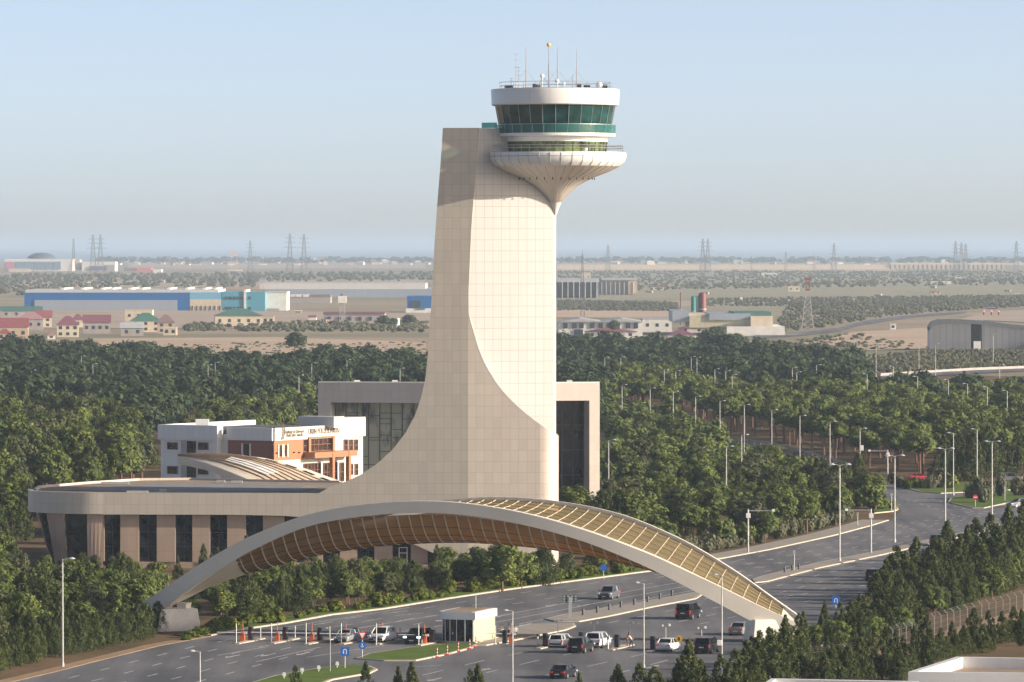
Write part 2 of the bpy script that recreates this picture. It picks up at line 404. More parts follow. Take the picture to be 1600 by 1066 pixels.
for d in (-14.8, -18.4, -22.): dash(wp([(680, 973), (800, 951), (900, 932), (1000, 914), (1072, 902)]), d + 11.5, 1, 1, solid=True)
low = wp([(-60, 1085), (90, 1050), (140, 1037), (250, 1010), (330, 995), (380, 985), (450, 975), (520, 962), (600, 953)])
for j, d in enumerate((-4, -7.6, -11.2, -14.8, -18.4)): dash(low, d, 3.8, 7.2, s0=j * 3.3)
for px in ([(340, 1025), (420, 1011)], [(400, 1035), (500, 1012)], [(480, 1028), (600, 1009)], [(420, 985), (640, 950)], [(540, 985), (760, 950)]): dash(wp(px), 0, 1, 1, solid=True)
for j, px in enumerate(([(660, 1056), (760, 1032), (890, 1005)], [(760, 1052), (860, 1028), (960, 1010)], [(800, 1068), (900, 1046), (1010, 1022)], [(930, 1062), (1030, 1036), (1120, 1012)], [(600, 1046), (690, 1040)])):
    dash(wp(px), 0, 7, 8, s0=j * 3)
dash(wp([(1402, 790), (1450, 778), (1520, 800), (1560, 812)]), 0, 3, 6); dash(wp([(1385, 770), (1430, 785), (1500, 808)]), 0, 3, 6); dash(wp([(1400, 800), (1470, 795), (1540, 805), (1600, 800)]), 0, 3, 6)
for d in (4, 8): dash(wp([(1440, 832), (1500, 819), (1600, 800)]), d, 3, 6)
def arrow(px, py, a):
    p = G(px, py); t = Vector((math.sin(a), math.cos(a))); q = Vector((-t.y, t.x)); o = Vector((p.x, p.y))
    pts = [o - q * .12, o + t * 3 - q * .12, o + t * 3 - q * .5, o + t * 4.6, o + t * 3 + q * .5, o + t * 3 + q * .12, o + q * .12]
    lines.add([(x.x, x.y, .058) for x in pts], [(0, 1, 5, 6), (2, 3, 4)])
for px, py in ((700, 968), (770, 952), (830, 975), (870, 945), (920, 945), (790, 962), (375, 1024), (430, 1022), (485, 1020), (690, 1060), (1240, 930)): arrow(px, py, R(198))
for px, py in ((960, 1012), (745, 1050), (1010, 1045)): arrow(px, py, R(18))
struct('road_markings', lines, M_WHITE_LINE, 'white lane lines, dashes and arrows')
# ------------------------------------------------------------------ control tower
YA = R(5)
dA = Vector((math.cos(YA), -math.sin(YA), 0)); nA = Vector((-math.sin(YA), -math.cos(YA), 0))   # left face: along it (rightwards), outward
CP = AT(731.5, 800, 785.); CP.z = 0
def PA(px, py): return ONP(px, py, CP, nA)
YB = R(22); dB = Vector((math.cos(YB), math.sin(YB), 0)); nB = Vector((math.sin(YB), -math.cos(YB), 0))
def PB(px, py): return ONP(px, py, CP, nB)
NOSE = PB(872, 500); NOSE.z = 0
CLAD = (.52, .47, .395)
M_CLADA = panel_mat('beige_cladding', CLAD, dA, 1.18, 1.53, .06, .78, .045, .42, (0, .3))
M_CLADB = panel_mat('lit_face_cladding', (.455, .445, .425), dB, 1.27, 1.53, .07, .66, .012, .42, (0, .3))  # same cladding as the beige, its colour toned for the sunlit face
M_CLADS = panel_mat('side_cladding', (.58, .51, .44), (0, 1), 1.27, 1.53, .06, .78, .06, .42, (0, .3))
M_RIM = mat('white_rim', (.75, .71, .65), .45, var=.04)
M_DGLASS = glass_mat('dark_window_glass', (.022, .026, .032), .04, .85, 1.8)  # lighter patches in the colour stand in for sky reflections and blinds
M_DFRAME = mat('dark_frame', (.035, .035, .04), .4)
M_WHITE = mat('white_cladding', (.74, .73, .71), .4, var=.05, scale=.5)
M_METAL = mat('grey_metal', (.42, .42, .42), .4, .6, .1)
M_STEEL = mat('galvanised_steel', (.50, .50, .49), .45, .5, .1)
M_DARK = mat('dark_plastic', (.02, .021, .024), .45)
tower = thing('control_tower', 'tall beige airport control tower with robe like foot, low wing and round white cab', 'control tower', (0, 790, 0))
ZT = PA(720, 200).z
EDGE0 = [(692, 200), (688, 260), (683, 320), (679, 380), (676, 440), (672, 500), (668, 560), (664, 595), (658, 622), (648, 650), (634, 676), (614, 702), (590, 724), (565, 741), (540, 753), (515, 761), (498, 765)]
CREASE0 = [(731.5, 490), (732, 460), (734, 410), (737, 350), (741, 300), (745, 250), (749, 200)]
EDGE = EDGE0; CREASE = CREASE0
ZW = 10.55                                                    # roof height of the wing
zl = [PA(*p) for p in EDGE]; zc = [PA(*p) for p in CREASE]
left = [p for p in zl]; left[0].z = ZT; zc[-1].z = ZT; left[-1].z = ZW
cw = Vector((CP.x, CP.y, ZW))
shaft = left + [cw] + zc
m = MB().slab(shaft, (-nA * 6.5)); part('shaft', m, M_CLADA, tower, True)
# fascia of the wing, sweeping down to the ground at the shaft
fx = [(160, 804), (357, 804.5), (440, 806), (480, 809), (520, 813), (560, 821), (600, 833), (645, 850), (692, 871), (728, 889)]
low = [PA(*p) for p in fx]
fp = [Vector((low[0].x, low[0].y, ZW))] + [cw.copy()] + [Vector((CP.x, CP.y, 0))] + [p for p in reversed(low)]
fp[0] = PA(160, 770); fp[0].z = ZW
m = MB().slab(fp, -nA * .7)
# rounded left end of the fascia
E0 = Vector((fp[0].x, fp[0].y)); TIP = G(44, 765, ZW).to_2d()
def endarc(k, inset=0.):
    a = k * math.pi / 2; x = E0.x + (TIP.x - E0.x + inset) * math.sin(a); y = TIP.y + (E0.y - TIP.y + inset * .6) * math.cos(a); return Vector((x, y))
rows = []
for i in range(17):
    p, q = endarc(i / 16), endarc(i / 16, .7); zlo = 7.55 - .5 * (i / 16) ** 2 * 0
    rows.append([(p.x, p.y, zlo), (p.x, p.y, ZW), (q.x, q.y, ZW), (q.x, q.y, zlo), (p.x, p.y, zlo)])
m.grid(rows)
part('fascia', m, M_CLADA, tower, True, smooth=True)
# plate right of the corner: turned a little further towards the sun
dA2 = Vector((1, .0, 0)); nA2 = Vector((0, -1, 0))
def PA2(px, py): return ONP(px, py, CP, nA2)
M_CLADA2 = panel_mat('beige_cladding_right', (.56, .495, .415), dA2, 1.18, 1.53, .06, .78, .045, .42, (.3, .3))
rim = [(731.6, 488), (735, 503), (739, 518), (745.5, 541), (755, 565), (766, 585), (780, 606), (798, 626), (820, 646), (845, 665), (873, 683)]
def smooth(P, n=4):
    out = []
    for i in range(len(P) - 1):
        a, b, c_, d = P[max(i - 1, 0)], P[i], P[i + 1], P[min(i + 2, len(P) - 1)]
        for j in range(n):
            t = j / n; out.append(tuple(.5 * (2 * b[k] + (c_[k] - a[k]) * t + (2 * a[k] - 5 * b[k] + 4 * c_[k] - d[k]) * t * t + (3 * b[k] - a[k] - 3 * c_[k] + d[k]) * t ** 3) for k in (0, 1)))
    return out + [P[-1]]
rp = [PA2(*p) for p in smooth(rim)]; E2 = rp[-1]
RR_ = 2.6; X0 = E2.x - RR_
def ya(x): return E2.y + (0 if x <= X0 else RR_ - math.sqrt(max(0, RR_ ** 2 - (min(x, E2.x) - X0) ** 2)))
kx = [i for i in range(len(rp)) if rp[i].x < X0]; i_ = kx[-1]; t_ = (X0 - rp[i_].x) / (rp[i_ + 1].x - rp[i_].x); cut = rp[i_].lerp(rp[i_ + 1], t_)
pl = [Vector((CP.x + .002, CP.y, 0)), Vector((CP.x + .002, CP.y, rp[0].z))] + rp[1:i_ + 1] + [cut, Vector((X0, E2.y, 0))]
rp = rp[:i_ + 1] + [cut] + [Vector((cut.x + (E2.x - cut.x) * math.sin(R(90) * j / 8), 0, 0)) for j in range(1, 9)]
for j in range(i_ + 2, len(rp)): rp[j] = Vector((rp[j].x, ya(rp[j].x), cut.z + (E2.z - cut.z) * (rp[j].x - cut.x) / (E2.x - cut.x)))
part('robe_plate', MB().slab(pl, (0, 1.0, 0)), M_CLADA2, tower, True)
m = MB()
for i in range(len(rp) - 1):                                  # white strip along the swoop: sunlit plate edge put into the colour
    a, b = rp[i], rp[i + 1]; t = (b - a).normalized(); up = Vector((-t.z, 0, t.x)) * -1 if t.z > 0 else Vector((-t.z, 0, t.x))
    q = [a + Vector((0, -.012, 0)), b + Vector((0, -.012, 0))]; o = Vector((0, 1.2, 0)); u = up * (.03 + .13 * min(1, i / 12)); u2 = up * (.03 + .13 * min(1, (i + 1) / 12))
    m.add([q[0], q[1], q[1] + u2, q[0] + u, q[0] + o, q[1] + o, q[1] + u2 + o, q[0] + u + o], [(0, 1, 2, 3), (3, 2, 6, 7), (4, 5, 6, 7), (0, 1, 5, 4)])
part('painted_lit_edge', m, M_RIM, tower, True)
zr = E2.z; col = [(v.x, v.y, v.z) for v in rp[i_ + 1:]] + [(E2.x, E2.y + 16, zr)]
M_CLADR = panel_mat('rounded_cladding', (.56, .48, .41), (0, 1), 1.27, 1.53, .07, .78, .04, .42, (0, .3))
m = MB(); m.grid([[(x, y, 0) for x, y, z in col], [(x, y, z) for x, y, z in col]])
m.add([(x, y, zr - .05) for x, y, z in col] + [(CP.x + 1, E2.y + 16, zr - .05), (CP.x + 1, E2.y + 1.2, zr - .05)], [tuple(range(len(col) + 2))])
part('rounded_side', m, M_CLADR, tower, True, smooth=True)
# lit face and the back of the shaft
ZB = ZT - .03
N2 = Vector((NOSE.x, NOSE.y)); C2 = CP.to_2d()
nose = [C2 + Vector((.05, .02))]
for i in range(7):
    a = R(22 - 90) + R(75) * i / 6; nose.append(N2 - dB.to_2d() * .9 - nB.to_2d() * .9 + Vector((math.cos(a), math.sin(a))) * .9)
body = nose + [Vector((N2.x - .6, N2.y + 8)), Vector((C2.x + 1.5, C2.y + 13)), Vector((C2.x - 1, C2.y + 4))]
m = MB().prism([(p.x, p.y) for p in body], 0, ZB); part('lit_face', m, M_CLADB, tower, True, smooth=True)
# wing: wall with tall dark windows, roof
Wp = CP - nA * .9
def PW(px, py): return ONP(px, py, Wp, nA)
wins = [(163, 188), (217, 245), (274, 300.5), (328, 355), (384, 411), (444, 475), (504, 531), (558, 585), (613, 642), (668, 694)]
M_PIER = panel_mat('brown_pier_cladding', (.42, .315, .235), dA, 1.3, 2.3, .05, .8, .05, .5)
xa = PW(160, 850); xb = PW(728, 850); m = MB()
def topz(px):
    for i in range(len(fx) - 1):
        if fx[i][0] <= px <= fx[i + 1][0]: k = (px - fx[i][0]) / (fx[i + 1][0] - fx[i][0]); return PW(px, fx[i][1] + k * (fx[i + 1][1] - fx[i][1])).z
    return 7.5
prev = 160
for a, b in wins + [(728, 728)]:
    p, q = PW(prev, 850), PW(a, 850); z0, z1 = topz(prev) + .5, topz(a) + .5
    m.slab([(p.x, p.y, 0), (q.x, q.y, 0), (q.x, q.y, z1), (p.x, p.y, z0)], -nA * .8); prev = b
p, q = PW(160, 850), PW(728, 850)
m.slab([(p.x, p.y, 0), (q.x, q.y, 0), (q.x, q.y, .9), (p.x, p.y, .9)], -nA * .5)
part('wing_wall', m, M_PIER, tower, True)
for a, b in wins:
    p, q = PW(a, 850) - nA * .3, PW(b, 850) - nA * .3; z1, z2 = topz(a) + .3, topz(b) + .3
    f = part('window', MB().slab([(p.x, p.y, .9), (q.x, q.y, .9), (q.x, q.y, z2), (p.x, p.y, z1)], -nA * .1), M_DGLASS, tower, True)
    mm = MB(); c = (p + q) / 2
    for u in (0., .5, 1.):
        r0 = p.lerp(q, .02 + .96 * u) + nA * .03; mm.box((r0.x, r0.y, (z1 + .9) / 2), (.07, .07, z1 - .9), -YA)
    for zz in (1.0, 3.0, 5.0):
        if zz < min(z1, z2): mm.box((c.x + nA.x * .03, c.y + nA.y * .03, zz), ((q - p).length, .06, .07), -YA)
    part('window_frame', mm, M_DFRAME, f, True)
# doorway near the foot of the shaft
p = PW(630, 880) + nA * .12; mm = MB()
for dx in (-.55, .55): mm.box((p.x + dx, p.y, 1.5), (.1, .1, 3.0))
mm.box((p.x, p.y, 3.05), (1.2, .1, .1)); mm.box((p.x, p.y, 2.3), (1., .08, .08)); part('door_frame', mm, M_WHITE, tower, True)
part('terrace', MB().prism([(x.x, x.y) for x in (PA(436, 850) + nA * 3.5, PA(735, 850) + nA * 3.5, PA(735, 850), PA(436, 850))], 0, .75), mat('red_terrace_stone', (.30, .19, .145), .8), tower, True)
# slanted left end
segs = [(0, .14, 'p'), (.14, .37, 'w'), (.37, .60, 'p'), (.60, .82, 'w'), (.82, 1., 'p')]
wm = MB()
for a, b, kd in segs:
    rows = []
    for i in range(5):
        k_ = a + (b - a) * i / 4; t_ = endarc(k_, 1.0); b_ = endarc(k_, 1.0 + 2.6 * k_); rows.append([(t_.x, t_.y, 7.9), (b_.x, b_.y, 0)])
    if kd == 'p': wm.grid(rows)
    else: part('window', MB().grid([[(x + .12, y + .12, z) for x, y, z in r] for r in rows]), M_DGLASS, tower, True)
part('slanted_end_wall', wm, panel_mat('brown_end_cladding', (.42, .31, .24), (1, 0), 1.3, 2.3, .05, .8, .05, .5), tower, True)
rear = [G(*p, ZW) for p in [(60, 760), (130, 754), (215, 748.5), (300, 747.5), (400, 750), (530, 752)]]
rim_pts = [endarc(i / 12, .7) for i in range(13)]
rp_ = [(p.x, p.y) for p in rim_pts] + [(p.x, p.y) for p in rear]
e = PA(520, 765) - nA * .7; rp_ += [(e.x, e.y)]
m = MB().add([(x, y, ZW - .22) for x, y in rp_], [tuple(range(len(rp_)))])
M_GRAVEL = patch_mat('roof_gravel', (.26, .20, .15), (.36, .285, .215), .5, 2.5)
ro = part('wing_roof', m, M_GRAVEL, tower, True)
bm = bmesh.new(); bm.from_mesh(ro.data); bmesh.ops.triangulate(bm, faces=bm.faces[:]); bm.to_mesh(ro.data); bm.free()
m = MB(); pr = [Vector(p) for p in [(rim_pts[-1].x, rim_pts[-1].y)] + [(p.x, p.y) for p in rear]]
for i in range(len(pr) - 1):
    a, b = pr[i], pr[i + 1]; n_ = Vector((b - a)).normalized(); n_ = Vector((n_.y, -n_.x))
    m.add([(a.x, a.y, 6.5), (b.x, b.y, 6.5), (b.x, b.y, ZW + .1), (a.x, a.y, ZW + .1), (*(a + n_ * .4), 6.5), (*(b + n_ * .4), 6.5), (*(b + n_ * .4), ZW + .1), (*(a + n_ * .4), ZW + .1)], [(0, 1, 2, 3), (3, 2, 6, 7), (4, 5, 6, 7)])
part('rear_parapet', m, M_CLADR, tower, True)
m = MB(); gp = [G(*p, ZW - .15) for p in [(100, 766), (250, 755), (430, 757), (505, 761), (470, 768), (250, 769.3)]]
m.add(gp, [tuple(range(6))]); part('grey_roof_strip', m, patch_mat('grey_roofing', (.22, .222, .23), (.30, .30, .305), .3, 2.), tower, True)
for px, py, w_, d_ in ((215, 769, 3, .8), (255, 766, 1, 1), (180, 755, 4, .8), (345, 752.5, 1.2, 1.2), (370, 753, 1.6, 1), (495, 760.5, 5, .5)):
    p = G(px, py, ZW); part('roof_vent', MB().box((p.x, p.y, ZW + .0), (w_, d_, .35)), mat('dull_roof_sheet', (.36, .34, .31), .7), tower, True)
# ------------------------------------------------------------------ cab
CX, CY = AT(867.5, 300, 790.).x, 790.
def zz(py): return AT(867.5, py, CY).z
S = CY / F
def rr(px): return px * S
M_CABW = panel_mat('white_cab_panels', (.74, .73, .71), (.88, .47), 2.1, 40, .05, .8, .03, .35, stain=.05)
M_FUNNEL = mat('beige_funnel_panels', (.72, .65, .57), .45, var=.06, scale=.4)
M_TEAL = glass_mat('teal_tinted_glass', (.010, .050, .048), .04, .6, 2.5)
M_OLIVE = glass_mat('green_backlit_glass', (.10, .13, .05), .05, .8, 2.)  # green tint lightened to stand in for light shining through the panes
c = (CX, CY, 0)
prof = [(rr(2.), zz(336)), (rr(5.5), zz(326)), (rr(10), zz(316)), (rr(15.5), zz(309)), (rr(24), zz(300)), (rr(35), zz(290.5)), (rr(48), zz(283)), (rr(64), zz(276)), (rr(84), zz(268.5)), (rr(101), zz(260)), (rr(108), zz(254)), (rr(111), zz(247)), (rr(111), zz(240)), (rr(110), zz(238.5)), (rr(80), zz(238.2))]
fun = part('funnel', MB().lathe(prof[:10], c, 64), M_FUNNEL, tower, True, smooth=True)
m = MB()                                                       # fine seams of the funnel
for i in range(40):
    a = 2 * math.pi * i / 40
    m.path([(CX + (r0 + .025) * math.cos(a), CY + (r0 + .025) * math.sin(a), z0 - .01) for r0, z0 in prof[2:10]], .024, 4)
part('panel_seam', m, mat('seam_grey', (.52, .46, .41), .6), fun, True)
rimp = part('platform_rim', MB().lathe(prof[9:], c, 80), M_WHITE, tower, True, smooth=True)
m = MB()
for i in range(40):
    a = 2 * math.pi * (i + .5) / 40; m.path([(CX + (r0 + .02) * math.cos(a), CY + (r0 + .02) * math.sin(a), z0) for r0, z0 in prof[9:13]], .04, 4)
m.lathe([(rr(111) + .02, zz(245.5)), (rr(111) + .05, zz(245)), (rr(111) + .02, zz(244.5))], c, 80)
part('panel_seam', m, mat('joint_grey', (.36, .36, .37), .6), rimp, True)
lowg = part('lower_windows', MB().lathe([(rr(79), zz(238.4)), (rr(81), zz(221.5))], c, 56), M_OLIVE, tower, True, smooth=True)
for i in range(36):
    a = 2 * math.pi * i / 36; m = MB().tube((CX + (rr(79) + .03) * math.cos(a), CY + (rr(79) + .03) * math.sin(a), zz(238)), (CX + (rr(81) + .03) * math.cos(a), CY + (rr(81) + .03) * math.sin(a), zz(222)), .06, n=4); part('mullion', m, M_DFRAME, lowg, True)
part('white_band', MB().lathe([(rr(81.5), zz(222)), (rr(81.5), zz(215.5)), (rr(84), zz(214.6))], c, 64), M_WHITE, tower, True, smooth=True)
part('upper_balcony', MB().lathe([(rr(80), zz(214.4)), (rr(93), zz(214.2)), (rr(94), zz(213)), (rr(94), zz(209)), (rr(80), zz(208.8))], c, 64), M_WHITE, tower, True, smooth=True)
k = base('clear_teal_balustrade'); k.b.inputs['Base Color'].default_value = (.03, .17, .16, 1); k.b.inputs['Roughness'].default_value = .08
tr = k.n('ShaderNodeBsdfTransparent'); tr.inputs[0].default_value = (.45, .85, .80, 1); mx = k.n('ShaderNodeMixShader', i_Fac=.45); k.l(k.b.outputs[0], mx.inputs[1]); k.l(tr.outputs[0], mx.inputs[2]); k.l(mx.outputs[0], k.t.nodes['Material Output'].inputs['Surface'])
M_BAL = k.m
bal = part('glass_balustrade', MB().lathe([(rr(94), zz(208.8)), (rr(94.3), zz(195.5))], c, 64), M_BAL, tower, True, smooth=True)
m = MB().lathe([(rr(94.5), zz(195.7)), (rr(94.5), zz(195))], c, 64)
for i in range(32):
    a = 2 * math.pi * i / 32; m.tube((CX + rr(94) * math.cos(a), CY + rr(94) * math.sin(a), zz(209)), (CX + rr(94.3) * math.cos(a), CY + rr(94.3) * math.sin(a), zz(195)), .03, n=4)
part('handrail', m, M_METAL, bal, True)
cabg = part('cab_windows', MB().lathe([(rr(85.5), zz(209)), (rr(93.5), zz(165))], c, 28), M_TEAL, tower, True)
for i in range(28):
    a = 2 * math.pi * i / 28; m = MB().tube((CX + rr(85.7) * math.cos(a), CY + rr(85.7) * math.sin(a), zz(209)), (CX + rr(93.7) * math.cos(a), CY + rr(93.7) * math.sin(a), zz(165.2)), .055, n=4); part('mullion', m, mat('pale_mullion', (.32, .34, .33), .4), cabg, True)
part('roof_fascia', MB().lathe([(rr(88), zz(164.6)), (rr(98), zz(165.4)), (rr(99.5), zz(164)), (rr(100.3), zz(141.5)), (rr(99.5), zz(140)), (rr(96), zz(139.6)), (0.01, zz(141))], c, 80), M_CABW, tower, True, smooth=True)
m = MB()
for zp in (228, 232): m.lathe([(rr(106), zz(zp) + .05), (rr(106) + .05, zz(zp)), (rr(106), zz(zp) - .05)], c, 64)
for i in range(48):
    a = 2 * math.pi * i / 48; m.tube((CX + rr(106) * math.cos(a), CY + rr(106) * math.sin(a), zz(238)), (CX + rr(106) * math.cos(a), CY + rr(106) * math.sin(a), zz(228)), .03, n=4)
part('platform_railing', m, M_METAL, tower, True)
ZR = zz(140)
m = MB()
for h in (.45, .95):
    m.lathe([(rr(87), ZR + h + .03), (rr(87) + .035, ZR + h), (rr(87), ZR + h - .03)], c, 48)
for i in range(26):
    a = 2 * math.pi * i / 26; m.tube((CX + rr(87) * math.cos(a), CY + rr(87) * math.sin(a), ZR), (CX + rr(87) * math.cos(a), CY + rr(87) * math.sin(a), ZR + .97), .025, n=4)
m.lathe([(rr(84), ZR + .12), (rr(84) + .06, ZR + .06), (rr(84), ZR)], c, 48)
part('roof_railing', m, M_METAL, tower, True)
M_POLE = mat('reddish_mast', (.34, .27, .25), .6)
for px, top, dy, r in ((822, 74, -2, .07), (857.5, 72, 3, .08), (871, 73, -4, .07), (901, 76, 2, .06), (806, 82, 1, .035), (810, 104, -3, .04), (799, 122, 2, .05), (846, 118, -2, .05), (894.5, 115, -3, .06)):
    p0 = AT(px, 141, CY + dy); p1 = AT(px, top, CY + dy)
    a_ = part('antenna_mast', MB().tube((p0.x, p0.y, ZR - .1), (p0.x, p0.y, ZR + (p1.z - ZR) * .6), r, r * .8, 6).tube((p0.x, p0.y, ZR + (p1.z - ZR) * .6), p1, r * .6, r * .4, 6), M_POLE, tower, True)
    if px == 857.5:
        part('beacon', MB().sphere((p1.x, p1.y, p1.z + .15), .3), mat('amber_beacon', (.75, .42, .06), .4), a_, True)
    if top < 80:
        mg = MB()
        for sx_ in (-1, 1): mg.tube((p0.x, p0.y, ZR + (p1.z - ZR) * .45), (p0.x + sx_ * 2.2, p0.y, ZR), .018, n=3)
        part('guy_wire', mg, M_METAL, a_, True)
    if px in (806, 810, 799):
        for q in (.6, .8, .95): mg = MB().tube((p0.x - .25, p0.y, ZR + (p1.z - ZR) * q), (p0.x + .25, p0.y, ZR + (p1.z - ZR) * q), .03, n=4); part('antenna_rung', mg, M_METAL, a_, True)
for px, py, r, dy in ((870.5, 127, .3, -5), (936.5, 133, .42, -3), (881, 131, .2, -5), (847, 119, .3, -3)):
    p = AT(px, py, CY + dy); d_ = part('dish_antenna', MB().sphere(p, r, 12, 8, (1, .45, 1)), M_WHITE, tower, True, smooth=True)
    part('dish_stand', MB().tube((p.x, p.y, ZR - .05), p, .05, n=6), M_METAL, d_, True)
m = MB()
for px, py, dy, s1 in ((795, 137, 2, 1.2), (840, 137, 0, .8), (917, 136, 2, .9), (945, 137, -1, .7), (835, 138, -5, .5), (905, 138, -5, .6)):
    p = AT(px, 140, CY + dy); part('roof_equipment', MB().box((p.x, p.y, ZR + .3), (s1, .6, .7)), M_DARK, tower, True)
m = MB()
p = AT(838, 137, CY - 2); q = AT(849, 120, CY - 2); m.tube((p.x, p.y, ZR), q, .05, n=4); q2 = AT(862, 137, CY - 2); m.tube((q2.x, q2.y, ZR), q, .05, n=4)
part('antenna_brace', m, M_METAL, tower, True)
m = MB()
for i in range(26):                                            # floodlights under the platform
    a = R(200) + R(150) * i / 25; x, y = CX + rr(62) * math.cos(a), CY + rr(62) * math.sin(a)
    if i % 2: m.box((x, y, zz(280)), (.16, .16, .2)); m.tube((x, y, zz(280)), (x, y, zz(276)), .03, n=4)
part('floodlight_row', m, M_DARK, fun, True)
# railing on the shaft top
p, q = PA(751, 200) - nA * 1.5, PA(776, 200) - nA * .5; p.z = q.z = ZT
m = MB().slab([p, q, q + Vector((0, 0, .75)), p + Vector((0, 0, .75))], -nA * .04); part('shaft_balustrade', m, M_BAL, tower, True)
# ------------------------------------------------------------------ arched gate over the road
gate = thing('arch_gate', 'white leaf shaped arch with a ribbed brown canopy spanning the road and toll lanes', 'arch gate', (-5, 655, 0))
GL = G(212, 952, 2.4); GR_ = G(1258, 979, 1.8)
GL, GR_ = Vector((GL.x, GL.y, 0)), Vector((GR_.x, GR_.y, 0))
ga = (GR_ - GL); GLEN = ga.length; ga.normalize(); gn = Vector((-ga.y, ga.x, 0))     # gn points away from the camera
ZTAB = [(0, 2.6), (.05, 5.0), (.1, 7.5), (.15, 9.7), (.2, 11.6), (.28, 13.9), (.37, 15.25), (.47, 15.75), (.56, 15.2), (.66, 13.5), (.776, 10.3), (.874, 6.7), (.95, 3.7), (1, 1.9)]
def zt(s):
    xs_ = [a for a, _ in ZTAB]; i = min(max(np.searchsorted(xs_, s) - 1, 0), len(ZTAB) - 2)
    def m_(j): 
        j0, j1 = max(j - 1, 0), min(j + 1, len(ZTAB) - 1); return (ZTAB[j1][1] - ZTAB[j0][1]) / (ZTAB[j1][0] - ZTAB[j0][0])
    x0, y0 = ZTAB[i]; x1, y1 = ZTAB[i + 1]; h = x1 - x0; t = (s - x0) / h
    return (2*t**3-3*t*t+1)*y0 + (t**3-2*t*t+t)*h*m_(i) + (-2*t**3+3*t*t)*y1 + (t**3-t*t)*h*m_(i+1)
def gw(s): return 13.0 * max(0, math.sin(math.pi * s)) ** .85
def gpt(s, v, dk=1.):                # v -1 near edge .. +1 far edge; dk: depth of the belly
    zf = zt(s); zb = zt(1 - s); z = zf + (zb - zf) * (v + 1) / 2
    d = 4.7 * dk * max(0, math.sin(math.pi * s)) ** 1.1
    p = GL + ga * (GLEN * s) + gn * (gw(s) / 2 * v); return Vector((p.x, p.y, z - .55 - (d - .4) * (1 - abs(v) ** 2.4) * 1.0))
M_GWHITE = mat('white_painted_steel', (.72, .66, .56), .45, var=.05, scale=.3)
def beam(v, hgt, wid, nm, top0=0.):
    rows = []; N = 80
    for i in range(N + 1):
        s = i / N; z = zt(s) if v < 0 else zt(1 - s); p = GL + ga * (GLEN * s) + gn * (gw(s) / 2 * v)
        k_ = 1 + .9 * max(0, 1 - abs(s - .0) / .3) ** 1.2 + .9 * max(0, 1 - abs(s - 1) / .3) ** 1.2
        e = min(1, s / .025 + .5, (1 - s) / .025 + .5); h, w_ = hgt * k_ * e, wid * (1 + .3 * (k_ - 1)) * e
        o = gn * w_; sl = gn * (.02 * h * (1 if v < 0 else -1))
        q = [p + Vector((0, 0, z)), p + o + Vector((0, 0, z)), p + o * .9 + Vector((0, 0, z - h)) - sl, p + o * .1 + Vector((0, 0, z - h)) - sl]
        if v > 0: q = [p - o + Vector((0, 0, z)), p + Vector((0, 0, z)), p - o * .1 + Vector((0, 0, z - h)) + sl * -1, p - o * .9 + Vector((0, 0, z - h)) + sl * -1]
        rows.append(q + [q[0]])
    m = MB().grid(rows); m.add(rows[0][:4], [(0, 1, 2, 3)]); m.add(rows[-1][:4], [(0, 1, 2, 3)])
    return part(nm, m, M_GWHITE, gate, True, smooth=True)
beam(-1, 1.35, 1.25, 'front_beam'); beam(1, .55, .5, 'rear_beam')
# cladding shell, ribs, purlins
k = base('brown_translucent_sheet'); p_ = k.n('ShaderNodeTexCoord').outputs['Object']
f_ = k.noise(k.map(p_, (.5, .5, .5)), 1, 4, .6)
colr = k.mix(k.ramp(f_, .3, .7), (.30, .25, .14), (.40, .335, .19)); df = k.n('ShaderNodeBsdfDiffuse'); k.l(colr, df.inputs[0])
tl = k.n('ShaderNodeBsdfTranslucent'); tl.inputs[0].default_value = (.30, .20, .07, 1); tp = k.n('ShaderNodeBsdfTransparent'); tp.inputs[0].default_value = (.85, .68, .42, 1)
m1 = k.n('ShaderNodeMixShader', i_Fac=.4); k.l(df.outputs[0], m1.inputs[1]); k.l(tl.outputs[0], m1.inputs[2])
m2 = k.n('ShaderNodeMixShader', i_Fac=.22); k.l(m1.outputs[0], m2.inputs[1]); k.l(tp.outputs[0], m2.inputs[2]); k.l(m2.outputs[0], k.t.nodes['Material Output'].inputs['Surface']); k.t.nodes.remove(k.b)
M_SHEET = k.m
S0, S1 = .10, .968
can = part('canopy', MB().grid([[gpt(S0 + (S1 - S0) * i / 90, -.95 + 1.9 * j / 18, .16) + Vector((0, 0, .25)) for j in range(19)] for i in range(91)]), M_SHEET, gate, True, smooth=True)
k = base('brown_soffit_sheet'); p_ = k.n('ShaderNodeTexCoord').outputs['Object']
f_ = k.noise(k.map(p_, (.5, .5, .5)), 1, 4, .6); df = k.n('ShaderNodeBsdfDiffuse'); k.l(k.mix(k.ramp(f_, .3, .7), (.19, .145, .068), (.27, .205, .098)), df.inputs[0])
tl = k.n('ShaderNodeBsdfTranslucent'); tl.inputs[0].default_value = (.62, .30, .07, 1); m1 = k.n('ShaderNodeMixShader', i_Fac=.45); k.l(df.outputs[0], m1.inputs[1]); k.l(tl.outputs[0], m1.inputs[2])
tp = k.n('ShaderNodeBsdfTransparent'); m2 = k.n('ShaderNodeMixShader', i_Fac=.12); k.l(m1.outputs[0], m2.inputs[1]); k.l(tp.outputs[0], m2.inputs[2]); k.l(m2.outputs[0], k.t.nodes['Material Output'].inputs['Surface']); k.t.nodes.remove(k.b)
F0 = .165
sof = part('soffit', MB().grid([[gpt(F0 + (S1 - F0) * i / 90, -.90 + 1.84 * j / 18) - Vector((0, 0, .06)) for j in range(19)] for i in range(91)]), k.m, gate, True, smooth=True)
M_RIB = mat('pale_rib', (.52, .42, .29), .5, var=.05)
